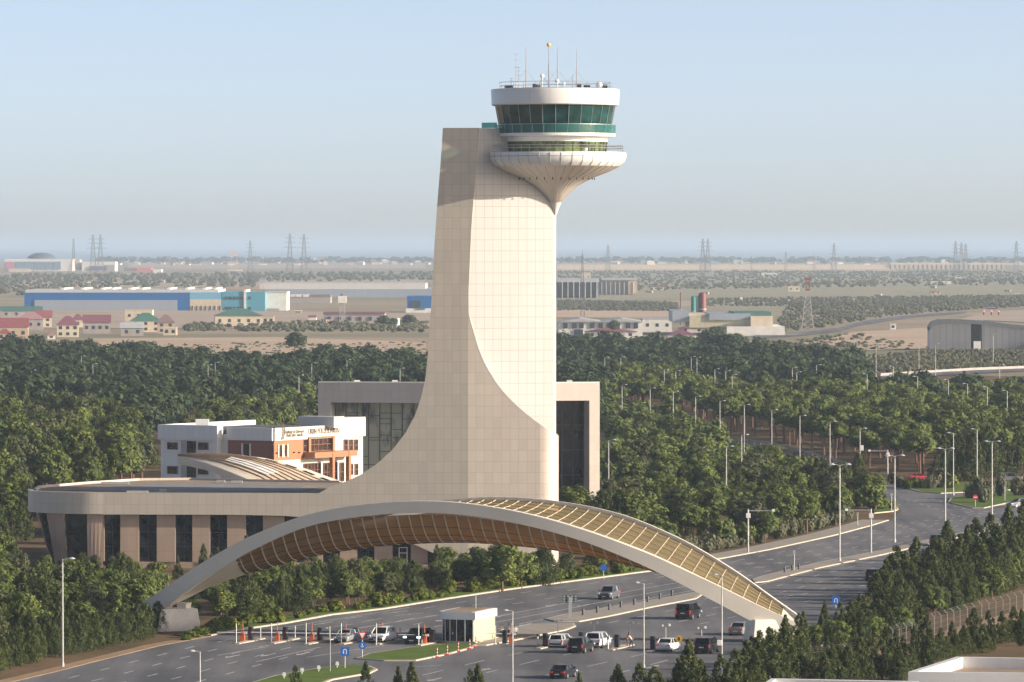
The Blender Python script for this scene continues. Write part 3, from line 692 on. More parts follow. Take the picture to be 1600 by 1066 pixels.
for i in range(50):
    s = S0 + (S1 - S0) * i / 49
    if s > F0: part('rib', MB().path([gpt(s, -.90 + 1.84 * j / 14) - Vector((0, 0, .08)) for j in range(15)], .085, 5), M_RIB, sof, True)
    part('rib', MB().path([gpt(s, -.94 + 1.88 * j / 14, .16) + Vector((0, 0, .28)) for j in range(15)], .065, 5), M_RIB, can, True)
for j in range(1, 10):
    part('purlin', MB().path([gpt(F0 + (S1 - F0) * i / 60, -.9 + 1.8 * j / 10) - Vector((0, 0, .1)) for i in range(61)], .035, 4), mat('dark_purlin', (.07, .045, .025), .6), sof, True)
for j in range(1, 6):
    v = -1 + 2 * j / 6
    part('purlin', MB().path([gpt(S0 + (S1 - S0) * i / 60, v, .16) + Vector((0, 0, .29)) for i in range(61)], .06, 4), mat('brown_purlin', (.30, .23, .13), .5), can, True)
for a, b, dk in ((.012, F0 + .003, 1.), (.012, S0 + .003, .16), (S1 - .003, .99, 1.), (S1 - .003, .99, .16)):
    part('solid_tip', MB().grid([[gpt(a + (b - a) * i / 20, -.95 + 1.9 * j / 12, dk) + Vector((0, 0, .25 if dk < 1 else -.06)) for j in range(13)] for i in range(21)]), M_GWHITE, gate, True, smooth=True)
M_CONC = mat('pale_concrete', (.74, .70, .62), .8, var=.14, scale=.8)
for s, w0 in ((.062, 5.2), (.945, 4.6)):
    p = GL + ga * (GLEN * s); m = MB(); an = math.atan2(ga.y, ga.x)
    m.box((p.x, p.y, 1.3), (w0, 3.6, 2.6), an + R(32), .86)
    part('pedestal', m, M_CONC, gate, True, bevel=.08)
    m = MB()
    for u in (-1.3, 1.0):
        q = p + ga * u; m.box((q.x, q.y, 2.7), (.9, 1.6, 1.1), an, 1.3)
    part('bearing', m, M_GWHITE, gate, True)
# ------------------------------------------------------------------ toll booth
M_BCREAM = panel_mat('yellow_cream_panel', (.66, .55, .33), (math.sin(R(18)), math.cos(R(18))), 1.0, 2.0, .03, .85, .03, .5)
bd = Vector((math.sin(R(17)), math.cos(R(17)))); bq = Vector((bd.y, -bd.x))
bf = G(741, 1007).to_2d()                                    # near right corner
booth = thing('toll_booth', 'round ended toll booth with dark glass front, yellow side wall and white roof band', 'booth', (bf.x, bf.y, 0))
def bplan(ins, L=8.2, Wd=4.3):
    pts = [bf - bq * ins + bd * ins * .5, bf - bq * ins + bd * (L - ins)]
    pts += [bf - bq * (Wd - ins) + bd * (L - ins)]
    r0 = 2.2
    for i in range(9):
        a = math.pi / 2 * i / 8; pts.append(bf - bq * (Wd - r0 + (r0 - ins) * math.cos(a)) + bd * (r0 * .7 - (r0 * .7 - ins * .5) * math.sin(a)))
    return [(p.x, p.y) for p in pts]
part('base_step', MB().prism(bplan(-.25), 0, .3), M_KERB, booth, True)
bg_ = part('glass_front', MB().prism(bplan(.12), .3, 2.75), M_DGLASS, booth, True)
bp = bplan(.1); m = MB()
for x, y in bp[2:3] + bp[3::2]: m.box((x, y, 1.52), (.07, .07, 2.44), -R(17))
for x, y in ((bf - bq * 1.1).to_tuple(), (bf - bq * .15).to_tuple()): m.box((x, y - .02, 1.52), (.1, .1, 2.44), -R(17))
part('glazing_bar', m, M_WHITE, bg_, True)
a, b = bf - bq * .06 + bd * .1, bf - bq * .06 + bd * 8.1
part('side_wall', MB().slab([(a.x, a.y, .3), (b.x, b.y, .3), (b.x, b.y, 2.75), (a.x, a.y, 2.75)], (-bq.x * .2, -bq.y * .2, 0)), M_BCREAM, booth, True)
part('roof_band', MB().prism(bplan(-.15), 2.75, 3.6), M_WHITE, booth, True)
part('roof_gravel', MB().prism(bplan(.3), 3.45, 3.63), M_GRAVEL, booth, True)
m = MB(); q = bf - bq * 2 + bd * 7; m.tube((q.x, q.y, 3.6), (q.x, q.y, 5.3), .05, n=5); part('aerial', m, M_METAL, booth, True)
# ------------------------------------------------------------------ toll lane furniture
M_ORANGE = mat('orange_cabinet', (.62, .13, .03), .45, var=.1)
M_KIOSK = mat('dark_kiosk', (.018, .022, .03), .3, var=.2)
M_ARM = mat('white_arm', (.7, .68, .66), .5)
M_RED = mat('red_paint', (.5, .04, .03), .5)
def barrier(): 
    t = thing('barrier_gate', '', 'barrier', (0, 0, 0), 0, 'toll lane barriers')
    part('cabinet', MB().box((0, 0, .58), (.55, .45, 1.16), 0, .92), M_ORANGE, t, bevel=.04)
    part('arm', MB().tube((.2, -.3, 1.05), (-2.9, -.3, 1.08), .07, .05, 6).box((.35, -.3, 1.05), (.4, .2, .25)), M_ARM, t)
    part('post', MB().tube((-.05, .6, 0), (-.05, .6, 2.25), .045, n=6), M_ORANGE, t)
    return t
def kiosk():
    t = thing('ticket_kiosk', '', 'kiosk', (0, 0, 0), 0, 'ticket kiosks of the toll lanes')
    part('housing', MB().box((0, 0, .85), (.46, .6, 1.55)), M_KIOSK, t, bevel=.05)
    part('plinth', MB().box((0, 0, .04), (.62, .8, .16)), M_KERB, t)
    part('screen', MB().box((-.05, -.31, 1.2), (.26, .03, .3)), M_DGLASS, t)
    part('side_trim', MB().box((-.245, 0, .85), (.04, .5, 1.4)), M_METAL, t)
    return t
BAR, KIO = barrier(), kiosk(); BAR.location = KIO.location = (0, 0, 0)
lanes_b = [(379, 1003), (433, 1003), (487, 1004), (540, 1005), (597, 1004), (663, 1007), (799, 1005)]
for i, (px, py) in enumerate(lanes_b):
    lb = 'orange barrier cabinet with its white arm down, %s from the left along the toll line' % ORD[i]
    if px == 799: lb = 'orange barrier cabinet beside the three guards right of the toll booth'
    if i == 0: BAR.location = G(px, py); BAR.rotation_euler.z = R(-6); BAR['label'] = lb
    else: dup(BAR, G(px, py), R(-6), 1, lb)
lanes_k = [(392, 1002), (446, 1002), (500, 1003), (555, 1003), (612, 1003), (676, 1006), (789, 1007), (852, 1012), (908, 1010), (964, 1014), (1020, 1017)]
for i, (px, py) in enumerate(lanes_k):
    lb = ('dark upright ticket kiosk on the toll line left of the booth, %s from the left' % ORD[i]) if i < 6 else ('dark ticket kiosk beside the guards at the booth' if i == 6 else 'dark upright ticket kiosk right of the booth, %s from the booth side' % ORD[i - 7])
    if i == 0: KIO.location = G(px, py); KIO.rotation_euler.z = R(-17); KIO['label'] = lb
    else: dup(KIO, G(px, py), R(-17), 1, lb)
tis = None
for i, (px, py) in enumerate([(390, 1003), (444, 1003), (498, 1004), (552, 1004), (608, 1004), (672, 1006), (858, 1011), (914, 1009), (970, 1013), (1028, 1016)]):
    if tis is None:
        m = MB(); m.prism([(-.35, -4.4), (.35, -4.4), (.5, 0), (.35, 4.4), (-.35, 4.4), (-.5, 0)], 0, .16)
        tis = solo('toll_island', m, M_KERB, 'narrow raised toll island, first from the left', 'traffic island', 'toll islands between the lanes'); o = tis
    else: o = dup(tis, (0, 0, 0), 0, 1, 'narrow raised toll island, %s from the left' % ORD[i])
    o.location = G(px, py); o.rotation_euler.z = R(-17)
pst = None
for i, (px, top, py) in enumerate([(369, 974, 1007), (424, 974, 1007), (478, 974, 1008), (533, 974, 1008), (588, 974, 1009), (654, 976, 1010), (407, 978, 999), (461, 978, 999), (515, 979, 999), (625, 980, 1001), (774, 977, 1008)]):
    p = G(px, py); h = (py - top) / ((py - HZ) / CAMZ); lb = 'thin white post at the toll lanes, %s from the left in the %s row' % ((ORD[i], 'front') if i < 6 else (ORD[i - 6], 'rear'))
    if pst is None: pst = solo('marker_post', MB().tube((0, 0, 0), (0, 0, 2.3), .065, n=6).box((0, 0, .05), (.3, .3, .1)), M_STEEL, lb, 'post', 'white posts at the toll lanes'); o = pst
    else: o = dup(pst, p, 0, 1, lb)
    o.location = p; o.scale = (1, 1, h / 2.3)
cp_ = None
for i, (px, py) in enumerate([(872, 996), (928, 1000), (984, 1000), (1040, 1004), (1096, 1008)]):
    lb = 'grey camera post on the right toll lanes, %s from the left' % ORD[i]
    if cp_ is None:
        cp_ = thing('camera_post', lb, 'camera post', (0, 0, 0), 0, 'camera posts of the right toll lanes')
        part('pole', MB().tube((0, 0, 0), (0, 0, 1.9), .06, n=6), M_METAL, cp_); part('crossbar', MB().box((0, 0, 1.9), (.9, .06, .06)), M_METAL, cp_)
        part('camera', MB().box((.42, -.1, 1.98), (.26, .5, .26)), M_WHITE, cp_, bevel=.04); part('camera', MB().box((-.35, -.1, 1.92), (.18, .4, .2)), M_WHITE, cp_, bevel=.03); o = cp_
    else: o = dup(cp_, (0, 0, 0), 0, 1, lb)
    o.location = G(px, py)
for i, (px, py) in enumerate([(1014, 976), (1078, 983)]): pass
pp = None
for i, (px, py) in enumerate([(840, 1011), (950, 1016), (1064, 1020)]):
    lb = 'white bollard post with a dark head by the right toll lanes, %s from the left' % ORD[i]
    if pp is None:
        pp = thing('bollard', lb, 'bollard', (0, 0, 0), 0, 'white bollards of the right toll lanes'); part('post', MB().tube((0, 0, 0), (0, 0, 1.2), .09, n=8), M_WHITE, pp); part('head', MB().box((0, 0, 1.32), (.22, .22, .3)), M_DARK, pp, bevel=.04); o = pp
    else: o = dup(pp, (0, 0, 0), 0, 1, lb)
    o.location = G(px, py)
dl = None
for i, (px, py) in enumerate([(683, 1029), (699, 1025), (716, 1020), (734, 1016), (743, 1013)]):
    lb = 'red and white striped delineator post on the lawn kerb, %s from the left' % ORD[i]
    if dl is None:
        dl = thing('delineator_post', lb, 'delineator', (0, 0, 0), 0, 'striped posts along the lawn kerb')
        part('foot', MB().box((0, 0, .12), (.5, .5, .24), 0, .7), M_RED, dl)
        a, b = MB(), MB()
        for j in range(6): (b if j % 2 else a).tube((0, 0, .24 + .17 * j), (0, 0, .41 + .17 * j), .06, n=8)
        part('white_stripe', a, M_ARM, dl); part('red_stripe', b, M_RED, dl); o = dl
    else: o = dup(dl, (0, 0, 0), 0, 1, lb)
    o.location = G(px, py)
bo = None
for i, (px, py) in enumerate([(911, 964), (933, 960), (952, 956), (970, 952), (991, 948), (1012, 944), (1031, 939), (1050, 934), (1226, 897), (1238, 894), (1248, 892)]):
    lb = 'short dark bollard on the wide paved island, %s from the left' % ORD[i] if i < 8 else 'short dark bollard on the narrow median, %s from the left' % ORD[i - 8]
    if bo is None: bo = solo('bollard', MB().lathe([(.16, 0), (.13, .5), (.2, .55), (.16, .72), (.01, .78)], n=10), mat('black_iron', (.05, .045, .045), .5), lb, 'bollard', 'dark bollards on the paved islands'); o = bo
    else: o = dup(bo, (0, 0, 0), 0, 1, lb)
    o.location = G(px, py) + Vector((0, 0, .21))
ll = None
for i, (px, py) in enumerate([(444, 1063), (472, 1056), (498, 1052), (527, 1046)]):
    lb = 'small white lawn floodlight at the foot of the picture, %s from the left' % ORD[i]
    if ll is None:
        ll = thing('lawn_floodlight', lb, 'floodlight', (0, 0, 0), 0, 'white floodlights on the rounded lawn'); part('stand', MB().box((0, 0, .15), (.12, .4, .3)), M_ARM, ll); part('lamp_head', MB().box((0, -.05, .42), (.4, .22, .36), 0, .7), M_ARM, ll); o = ll
    else: o = dup(ll, (0, 0, 0), 0, 1, lb)
    o.location = G(px, py) + Vector((0, 0, .21))
# ------------------------------------------------------------------ signs
M_BLUE = mat('blue_sign', (.02, .13, .50), .4, var=.03)
M_SIGNW = mat('sign_white', (.78, .78, .78), .5, var=0)
def uturn(t, cx, y, cz, s):
    part('panel', MB().box((cx, y, cz), (s, .04, s)), M_BLUE, t, True, bevel=.01)
    m = MB(); r = s * .16; w_ = s * .085
    for i in range(8):
        a, b = math.pi * i / 8, math.pi * (i + 1) / 8
        m.add([(cx + q * math.cos(z), y - .03, cz + s * .08 + q * math.sin(z)) for q, z in ((r - w_ / 2, a), (r + w_ / 2, a), (r + w_ / 2, b), (r - w_ / 2, b))], [(0, 1, 2, 3)])
    m.add([(cx + r - w_ / 2, y - .03, cz - s * .3), (cx + r + w_ / 2, y - .03, cz - s * .3), (cx + r + w_ / 2, y - .03, cz + s * .08), (cx + r - w_ / 2, y - .03, cz + s * .08)], [(0, 1, 2, 3)])
    m.add([(cx - r - w_ / 2, y - .03, cz - s * .1), (cx - r + w_ / 2, y - .03, cz - s * .1), (cx - r + w_ / 2, y - .03, cz + s * .08), (cx - r - w_ / 2, y - .03, cz + s * .08)], [(0, 1, 2, 3)])
    m.add([(cx - r - w_ * 1.4, y - .03, cz - s * .1), (cx - r + w_ * 1.4, y - .03, cz - s * .1), (cx - r, y - .03, cz - s * .28)], [(0, 1, 2)])
    part('u_turn_arrow', m, M_SIGNW, t, True)
def sign(name, px, py, top, label, kind, size=.8):
    p = G(px, py); p1 = AT(px, top, p.y); t = thing(name, label, 'sign', p)
    part('pole', MB().tube(p, (p.x, p.y, p1.z), .045, n=6), M_STEEL, t, True)
    y = p.y - .07; z = p1.z - size / 2
    if kind == 'uturn': uturn(t, p.x, y, z, size)
    elif kind == 'noentry':
        part('disc', MB().tube((p.x, y, z), (p.x, y - .04, z), size / 2, n=24), mat('sign_red', (.55, .03, .03), .4, var=.03), t, True); part('bar', MB().box((p.x, y - .05, z), (size * .7, .02, size * .16)), M_SIGNW, t, True)
    elif kind == 'round':
        part('disc', MB().tube((p.x, y, z), (p.x, y - .04, z), size / 2, n=24), M_BLUE, t, True); part('rim', MB().lathe([(size / 2, 0), (size / 2 + .03, .02)], (0, 0, 0), 24).box((0, 0, 0), (.01, .01, .01)), M_SIGNW, t) if 0 else None
    elif kind == 'arrow':
        part('disc', MB().tube((p.x, y, z - 1.0), (p.x, y - .04, z - 1.0), .42, n=24), M_BLUE, t, True)
        m = MB().box((p.x, y - .05, z - 1.0), (.1, .02, .45)); m.add([(p.x - .2, y - .06, z - 1.05), (p.x + .2, y - .06, z - 1.05), (p.x, y - .06, z - 1.3)], [(0, 1, 2)]); part('arrow', m, M_SIGNW, t, True)
        m = MB().slab([(p.x - .5, y, z + .45), (p.x + .5, y, z + .45), (p.x, y, z - .42)], (0, -.03, 0)); part('give_way_triangle', m, mat('sign_red', (.55, .03, .03), .4), t, True)
        m = MB().slab([(p.x - .33, y - .04, z + .36), (p.x + .33, y - .04, z + .36), (p.x, y - .04, z - .22)], (0, -.02, 0)); part('triangle_face', m, M_SIGNW, t, True)
    elif kind == 'lane':
        part('disc', MB().tube((p.x, y, z), (p.x, y - .04, z), size / 2, n=24), mat('amber_sign', (.55, .32, .03), .4), t, True); part('symbol', MB().box((p.x, y - .05, z), (.16, .02, size * .5)), M_DARK, t, True)
    return t
sign('u_turn_sign', 539, 1047, 1011, 'square blue sign with a white turning arrow standing by the two lawns', 'uturn', .95)
sign('u_turn_sign', 1306, 962, 932, 'square blue sign with a white turning arrow beside the right hand trees', 'uturn', 1.0)
sign('road_sign', 566, 1030, 987, 'white triangle sign over a round blue arrow sign at the lawn tip', 'arrow', 1.0)
sign('no_entry_sign', 1524, 794, 773, 'round red no entry sign on the corner lawn', 'noentry', .9)
sign('road_sign', 943, 906, 882, 'round blue sign on a post among shrubs right of the tower', 'round', .9)
sign('lane_sign', 1061, 1021, 993, 'round amber sign on a post at the last toll lane', 'lane', .75)
p = G(891, 968); t = thing('overhead_panel_sign', 'dark two panel sign on a thick steel post on the paved island', 'sign', p)
z1 = AT(891, 930, p.y).z
part('post', MB().box((p.x, p.y, z1 * .5 - .1), (.4, .3, z1 - .3)), M_STEEL, t, True)
for sx_ in (-.5, .42): part('panel', MB().box((p.x + sx_, p.y, z1 - .45), (.8, .14, .95)), mat('slate_panel', (.06, .075, .09), .45), t, True, bevel=.02)
m = MB()
for sx_ in (-.72, -.28, .22, .64):
    for dz in (-.15, -.45, -.75): m.box((p.x + sx_, p.y - .09, z1 + dz), (.22, .03, .18))
part('panel_cells', m, mat('pale_cells', (.3, .33, .35), .5), t, True)
def campole(px, py, top, x2, box, label):
    p = G(px, py); p1 = AT(px, top, p.y); t = thing('traffic_camera_pole', label, 'camera pole', p); L = (x2 - px) * p.y / F
    part('pole', MB().tube(p, p1, .14, .11, 8), M_STEEL, t, True)
    part('arm', MB().tube((p.x, p.y, p1.z - .2), (p.x + L, p.y, p1.z - .2), .07, n=6), M_STEEL, t, True)
    part('camera', MB().box((p.x + L, p.y - .1, p1.z - .15), (.4, .7, .35)), M_WHITE, t, True, bevel=.04)
    if box: part('control_box', MB().box((p.x, p.y - .2, p1.z + box), (.65, .4, .7)), M_WHITE, t, True, bevel=.03)
campole(1169, 866, 796, 1208, -.9, 'steel camera pole with its arm to the right on the footway by the arch', )
campole(1361, 866, 795, 1322, -1.0, 'steel camera pole with its arm to the left on the long median')
campole(1387, 757, 703, 1358, -.9, 'far steel camera pole with its arm to the left at the road mouth')
for px, py, top, lb in ((1241, 893, 860, 'thin steel post on the near end of the long median'), (1340, 823, 801, 'thin steel post on the footway by the wood'), (1393, 800, 771, 'thin pale post on the planted corner'), (1570, 784, 760, 'thin post with a blue plate on the roundabout lawn')):
    p = G(px, py); p1 = AT(px, top, p.y); m = MB().tube(p, p1, .06, n=6).box((p.x, p.y - .06, p1.z - .25), (.35, .04, .5))
    solo('sign_post', m, M_STEEL, lb, 'post', None, p)
# ------------------------------------------------------------------ street lamps
M_LHEAD = mat('silver_lamp_head', (.55, .56, .57), .35, .3, .05)
def lamp(double):
    t = thing('street_lamp', '', 'street lamp', (0, 0, 0), 0)
    part('pole', MB().tube((0, 0, 0), (0, 0, 12), .125, .075, 8).tube((0, 0, 0), (0, 0, .5), .2, .18, 8), M_STEEL, t)
    for sx_ in ((1, -1) if double else (1,)):
        part('arm', MB().path([(0, 0, 11.9), (.35 * sx_, 0, 12.05), (.9 * sx_, 0, 12.1)], .05, 5), M_STEEL, t)
        m = MB(); m.lathe([(.02, .2), (.22, .17), (.4, .06), (.44, 0), (.02, -.02)], (1.0 * sx_, 0, 12.05), 12)
        h = part('lamp_head', m, M_LHEAD, t, smooth=True)
    return t
L1, L2 = lamp(False), lamp(True); L1['group'] = 'single arm street lamps'; L2['group'] = 'double arm street lamps'
used = {1: False, 2: False}
def put_lamp(px, top, base=None, double=False, h=11.3, label='', flip=False):
    if base: p = G(px, base); h = AT(px, top, p.y).z
    else: Y = (CAMZ - h) * F / (top - HZ); p = Vector(((px - 800) * Y / F, Y, 0))
    src = L2 if double else L1; key = 2 if double else 1; s = h / 12.15
    if not used[key]: used[key] = True; o = src; o.location = p; o.scale = (s, s, s); o['label'] = label
    else: o = dup(src, p, 0, s, label)
    o.rotation_euler.z = math.pi if flip else 0.
    return p
put_lamp(98, 872, 1043, label='tall single arm street lamp on the dusty verge at far left')
put_lamp(312, 1017, h=9, label='single arm street lamp whose head tops the lower left road', flip=True)
put_lamp(516, 981, 1052, label='single arm street lamp on the rounded lawn, head turned left', flip=True)
put_lamp(801, 953, 1090, label='single arm street lamp standing in front of the toll booth', flip=True)
put_lamp(1006, 910, 1044, label='single arm street lamp between the white cars of the right toll lanes', flip=True)
put_lamp(1128, 897, 1030, label='single arm street lamp in front of the right half of the arch', flip=True)
for px, top, b, lb in ((1312, 725, 879, 'double arm street lamp on the long median nearest the arch'), (1398, 711, 848, 'double arm street lamp second from the arch on the long median'), (1477, 700, 826, 'double arm street lamp third from the arch along the median'), (1550, 689, 806, 'double arm street lamp farthest right along the median')):
    put_lamp(px, top, b, True, label=lb)
rows_l = [
 ('from the left in the lit row above the slip road', [(972, 601), (1016, 606), (1052, 611), (1087, 619), (1125, 626), (1163, 632), (1206, 640), (1250, 649), (1297, 658), (1344, 669)], False),
 ('from the left among dark pines right of the tower', [(945, 558), (970, 558), (1038, 577), (1056, 579), (1080, 557), (1089, 558), (1117, 576), (1134, 579), (1144, 585), (1238, 574), (1245, 581), (1276, 570)], False),
 ('from the left over the right hand wood', [(1355, 584), (1396, 572), (1434, 588), (1482, 593), (1512, 599), (1543, 604), (1574, 610)], True),
 ('from the left before the ramp road field', [(1339, 530), (1369, 537), (1436, 538), (1462, 537), (1552, 522), (1562, 570)], False),
 ('from the left in the wood left of the tower', [(49, 578), (127, 556), (145, 568), (325, 570), (336, 566), (467, 586), (487, 567), (542, 562), (625, 575)], False),
 ('from the left in the pines by the tower foot', [(951, 687), (1135, 697), (1159, 679)], False),
 ('from the left rising at the junction lawns', [(1490, 676), (1527, 670)], True)]
for txt, pts, fl in rows_l:
    for i, (px, top) in enumerate(pts):
        put_lamp(px, top, label='%s single arm lamp %s' % (ORD[i], txt), flip=fl)
p = AT(1346, 700, (CAMZ - 11.3) * F / (669 - HZ)); solo('lamp_box', MB().box((p.x, p.y - .3, p.z), (.7, .4, 1.)), M_WHITE, 'white box strapped to the pole of a lamp above the slip road', 'box', None, Vector(p), bevel=.04)
p = AT(1124, 1004, G(1128, 1030).y); solo('lamp_box', MB().box((p.x, p.y - .3, p.z), (.55, .4, .6)), M_WHITE, 'white double box on the lamp pole in front of the arch', 'box', None, Vector(p), bevel=.04)
# ------------------------------------------------------------------ portal block behind the tower
M_SHADEP = panel_mat('shade_toned_cladding', (.42, .39, .375), (1, 0), 1.2, 1.2, .04, .8, .04, .5)  # portal cladding with the shade of the left wing put into its colour
M_LITP = panel_mat('lit_toned_cladding', (.60, .53, .46), (1, 0), 1.2, 1.2, .04, .88, .03, .5)  # same cladding, paler: sunlight on the right wing put into its colour
V = AT(765, 700, 905.); V.z = 0
al, ar = R(13), R(14)
dl_ = Vector((-math.cos(al), math.sin(al), 0)); dr_ = Vector((math.cos(ar), math.sin(ar), 0))
nl_ = Vector((-math.sin(al), -math.cos(al), 0)); nr_ = Vector((math.sin(ar), -math.cos(ar), 0))
ZP = ONP(497, 598, V, nl_).z
block = thing('portal_block', 'large beige office block framed like a portal with recessed glass, behind the tower', 'building', V)
def portal(d, n, pend, pin, ptop, mcl, mgl, tag_, reveal):
    pe = ONP(pend, 700, V, n); pi_ = ONP(pin, 700, V, n); zb = ONP(pin, ptop, V, n).z
    e0 = Vector((pe.x, pe.y, 0)); e1 = Vector((pi_.x, pi_.y, 0)); up = lambda p, z: Vector((p.x, p.y, z))
    part('pillar', MB().slab([up(e0, 0), up(e1, 0), up(e1, ZP), up(e0, ZP)], -n * reveal), mcl, block, True)
    part('top_beam', MB().slab([up(e1, zb), up(V, zb), up(V, ZP), up(e1, ZP)], -n * reveal), mcl, block, True)
    g0, g1 = e1 - n * (reveal - .1), V - n * (reveal - .1)
    g = part('curtain_wall', MB().slab([up(g0, 0), up(g1, 0), up(g1, zb), up(g0, zb)], -n * .2), mgl, block, True)
    m = MB(); rng = random.Random(5)
    L = (g1 - g0).length; u = (g1 - g0).normalized(); cols = 14 if tag_ == 'l' else 9
    for i in range(cols + 1):
        p = g0 + u * (L * i / cols) + n * .06; m.box((p.x, p.y, zb / 2), (.10 if tag_ == 'l' else .3, .12, zb), math.atan2(u.y, u.x))
    for i in range(1, 15):
        z = zb * i / 15
        if tag_ == 'l':
            for j in range(cols):
                if rng.random() < .78:
                    dz = rng.choice((0, 0, .5, -.4)); a = g0 + u * (L * (j + .5) / cols) + n * .05; m.box((a.x, a.y, z + dz), (L / cols, .1, .09), math.atan2(u.y, u.x))
        elif i % 3 == 0:
            a = g0 + u * L / 2 + n * .05; m.box((a.x, a.y, z), (L, .1, .15), math.atan2(u.y, u.x))
    part('mullions', m, M_DFRAME, g, True)
    return e0
k = base('curtained_glass'); p_ = k.n('ShaderNodeTexCoord').outputs['Object']
v_ = k.noise(k.map(p_, (.35, .35, .12)), 1, 4, .65)
k.l(k.mix(k.ramp(v_, .36, .52), (.035, .045, .045), (.30, .31, .24)), k.b.inputs['Base Color']); k.b.inputs['Roughness'].default_value = .12
eL = portal(dl_, nl_, 497, 517, 629, M_SHADEP, k.m, 'l', 2.6)
eR = portal(dr_, nr_, 937, 921, 626, M_LITP, glass_mat('dark_block_glass', (.022, .022, .026), .08, .7, 3.), 'r', 3.6)
bk = [(eL.x, eL.y), (V.x, V.y), (eR.x, eR.y), (eR.x - 1, eR.y + 14), (V.x, V.y + 16), (eL.x + 2, eL.y + 14)]
bk2 = [Vector(a) for a in bk]
part('roof', MB().prism([(eL.x + .5, eL.y + 2.7), (V.x, V.y + 3.7), (eR.x - .5, eR.y + 3.7), (eR.x - 1, eR.y + 14), (V.x, V.y + 16), (eL.x + 2, eL.y + 14)], 0, ZP - .6), M_SHADEP, block, True)
m = MB()
for a, b, n in ((eL, V, nl_), (V, eR, nr_)):
    m.slab([(a.x, a.y, ZP + .003), (b.x, b.y, ZP + .003), (b.x, b.y, ZP + .18), (a.x, a.y, ZP + .18)], -n * 1.2)
part('parapet_cap', m, M_RIM, block, True)  # cap coloured pale to stand in for the sunlit parapet top
for px in (617, 558, 890): p = AT(px, 592, V.y + 6); part('roof_light', MB().box((p.x, p.y, ZP + .0), (.9, .9, .8)), M_WHITE, block, True)
# ------------------------------------------------------------------ white police office
K0 = AT(427, 700, 862.); K0.z = 0
dR = Vector((.507, .862, 0)).normalized(); nR = Vector((dR.y, -dR.x, 0)); dL = Vector((-dR.y, dR.x, 0)); nL = -dR
def PR(px, py): return ONP(px, py, K0, nR)
def PL(px, py): return ONP(px, py, K0, nL)
ZK = PR(427, 669).z
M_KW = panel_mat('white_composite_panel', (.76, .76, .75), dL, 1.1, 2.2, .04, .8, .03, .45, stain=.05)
M_KWR = panel_mat('white_panel_sunlit_copy', (.56, .545, .51), dR, 1.3, 2.4, .04, .9, .03, .45, stain=.05)  # copy of the white panel, its colour toned down for the sunlit face
M_KOR = panel_mat('orange_brown_panel', (.33, .155, .075), dR, 60, .55, .04, .8, .04, .5)
M_KRD = panel_mat('red_brown_panel', (.29, .11, .075), dL, 60, .55, .04, .8, .04, .5)
M_WINB = glass_mat('brown_window', (.05, .03, .025), .08, .7, 1.)
M_WFR = mat('brown_window_frame', (.18, .08, .05), .5)
pol = thing('police_office', 'white and orange flat roofed office building with lettering along its roof band', 'building', K0)
LR = (PR(567, 700) - K0).to_2d().length; LL = (PL(257, 700) - K0).to_2d().length
def pr(u, z, o=0.): p = K0 + dR * u + nR * o; return Vector((p.x, p.y, z))
def plp(u, z, o=0.): p = K0 + dL * u + nL * o; return Vector((p.x, p.y, z))
def uR(px): return (PR(px, 700) - K0).to_2d().length
def uL(px): return (PL(px, 700) - K0).to_2d().length
zR = lambda px, py: PR(px, py).z
zL = lambda px, py: PL(px, py).z
body = [pr(.3, 0, -.3), pr(LR, 0, -.3), pr(LR, 0, -22), plp(LL, 0, -.3) + dR * 14, plp(LL, 0, -.4), plp(.3, 0, -.4)]
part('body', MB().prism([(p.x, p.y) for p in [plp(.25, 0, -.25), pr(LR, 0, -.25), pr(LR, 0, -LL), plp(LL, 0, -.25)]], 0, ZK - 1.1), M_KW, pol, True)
zb = zR(427, 689)                                               # foot of the roof band
def wallq(fn, u0, u1, z0, z1, o, th): return [fn(u0, z0, o), fn(u1, z0, o), fn(u1, z1, o), fn(u0, z1, o)], th
def panelq(nm, fn, n, u0, u1, z0, z1, o, th, m, lab=None):
    return part(nm, MB().slab([fn(u0, z0, o), fn(u1, z0, o), fn(u1, z1, o), fn(u0, z1, o)], -n * th), m, pol, True)
# left face: band, bay and recessed red wall
u337, u355 = uL(337), uL(356)
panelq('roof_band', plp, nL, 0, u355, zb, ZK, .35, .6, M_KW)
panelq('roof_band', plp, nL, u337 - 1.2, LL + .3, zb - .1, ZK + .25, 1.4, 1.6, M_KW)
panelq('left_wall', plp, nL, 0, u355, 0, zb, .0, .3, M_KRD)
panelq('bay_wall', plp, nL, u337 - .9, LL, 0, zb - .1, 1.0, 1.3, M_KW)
for px0, px1, py0, py1 in ((268, 283, 691, 702), (316, 331, 691, 702.5), (268, 283, 728, 740), (316, 331, 729, 741)):
    f = panelq('window', plp, nL, uL(px1) - .05, uL(px0), zL(px0, py1), zL(px0, py0), 1.06, .08, M_WINB)
    m = MB(); a, b = plp(uL(px1), zL(px0, py1), 1.1), plp(uL(px0), zL(px0, py0), 1.1)
    for q in (0, .5, 1):
        c_ = a.lerp(b, q); m.box((c_.x, c_.y, (a.z + b.z) / 2), (.1, .1, b.z - a.z), math.atan2(dL.y, dL.x))
    part('window_frame', m, M_WFR, f, True)
for py0, py1 in ((689, 709), (726, 747)):
    f = panelq('loggia', plp, nL, uL(312), uL(289), zL(300, py1), zL(300, py0), 1.08, .06, M_DGLASS)
    panelq('loggia_side', plp, nL, uL(298), uL(289), zL(300, py1), zL(300, py0), 1.12, .06, mat('loggia_plaster', (.42, .41, .39), .7))
panelq('window', plp, nL, uL(390), uL(381), zL(385, 712), zL(385, 694), .06, .1, M_WINB)
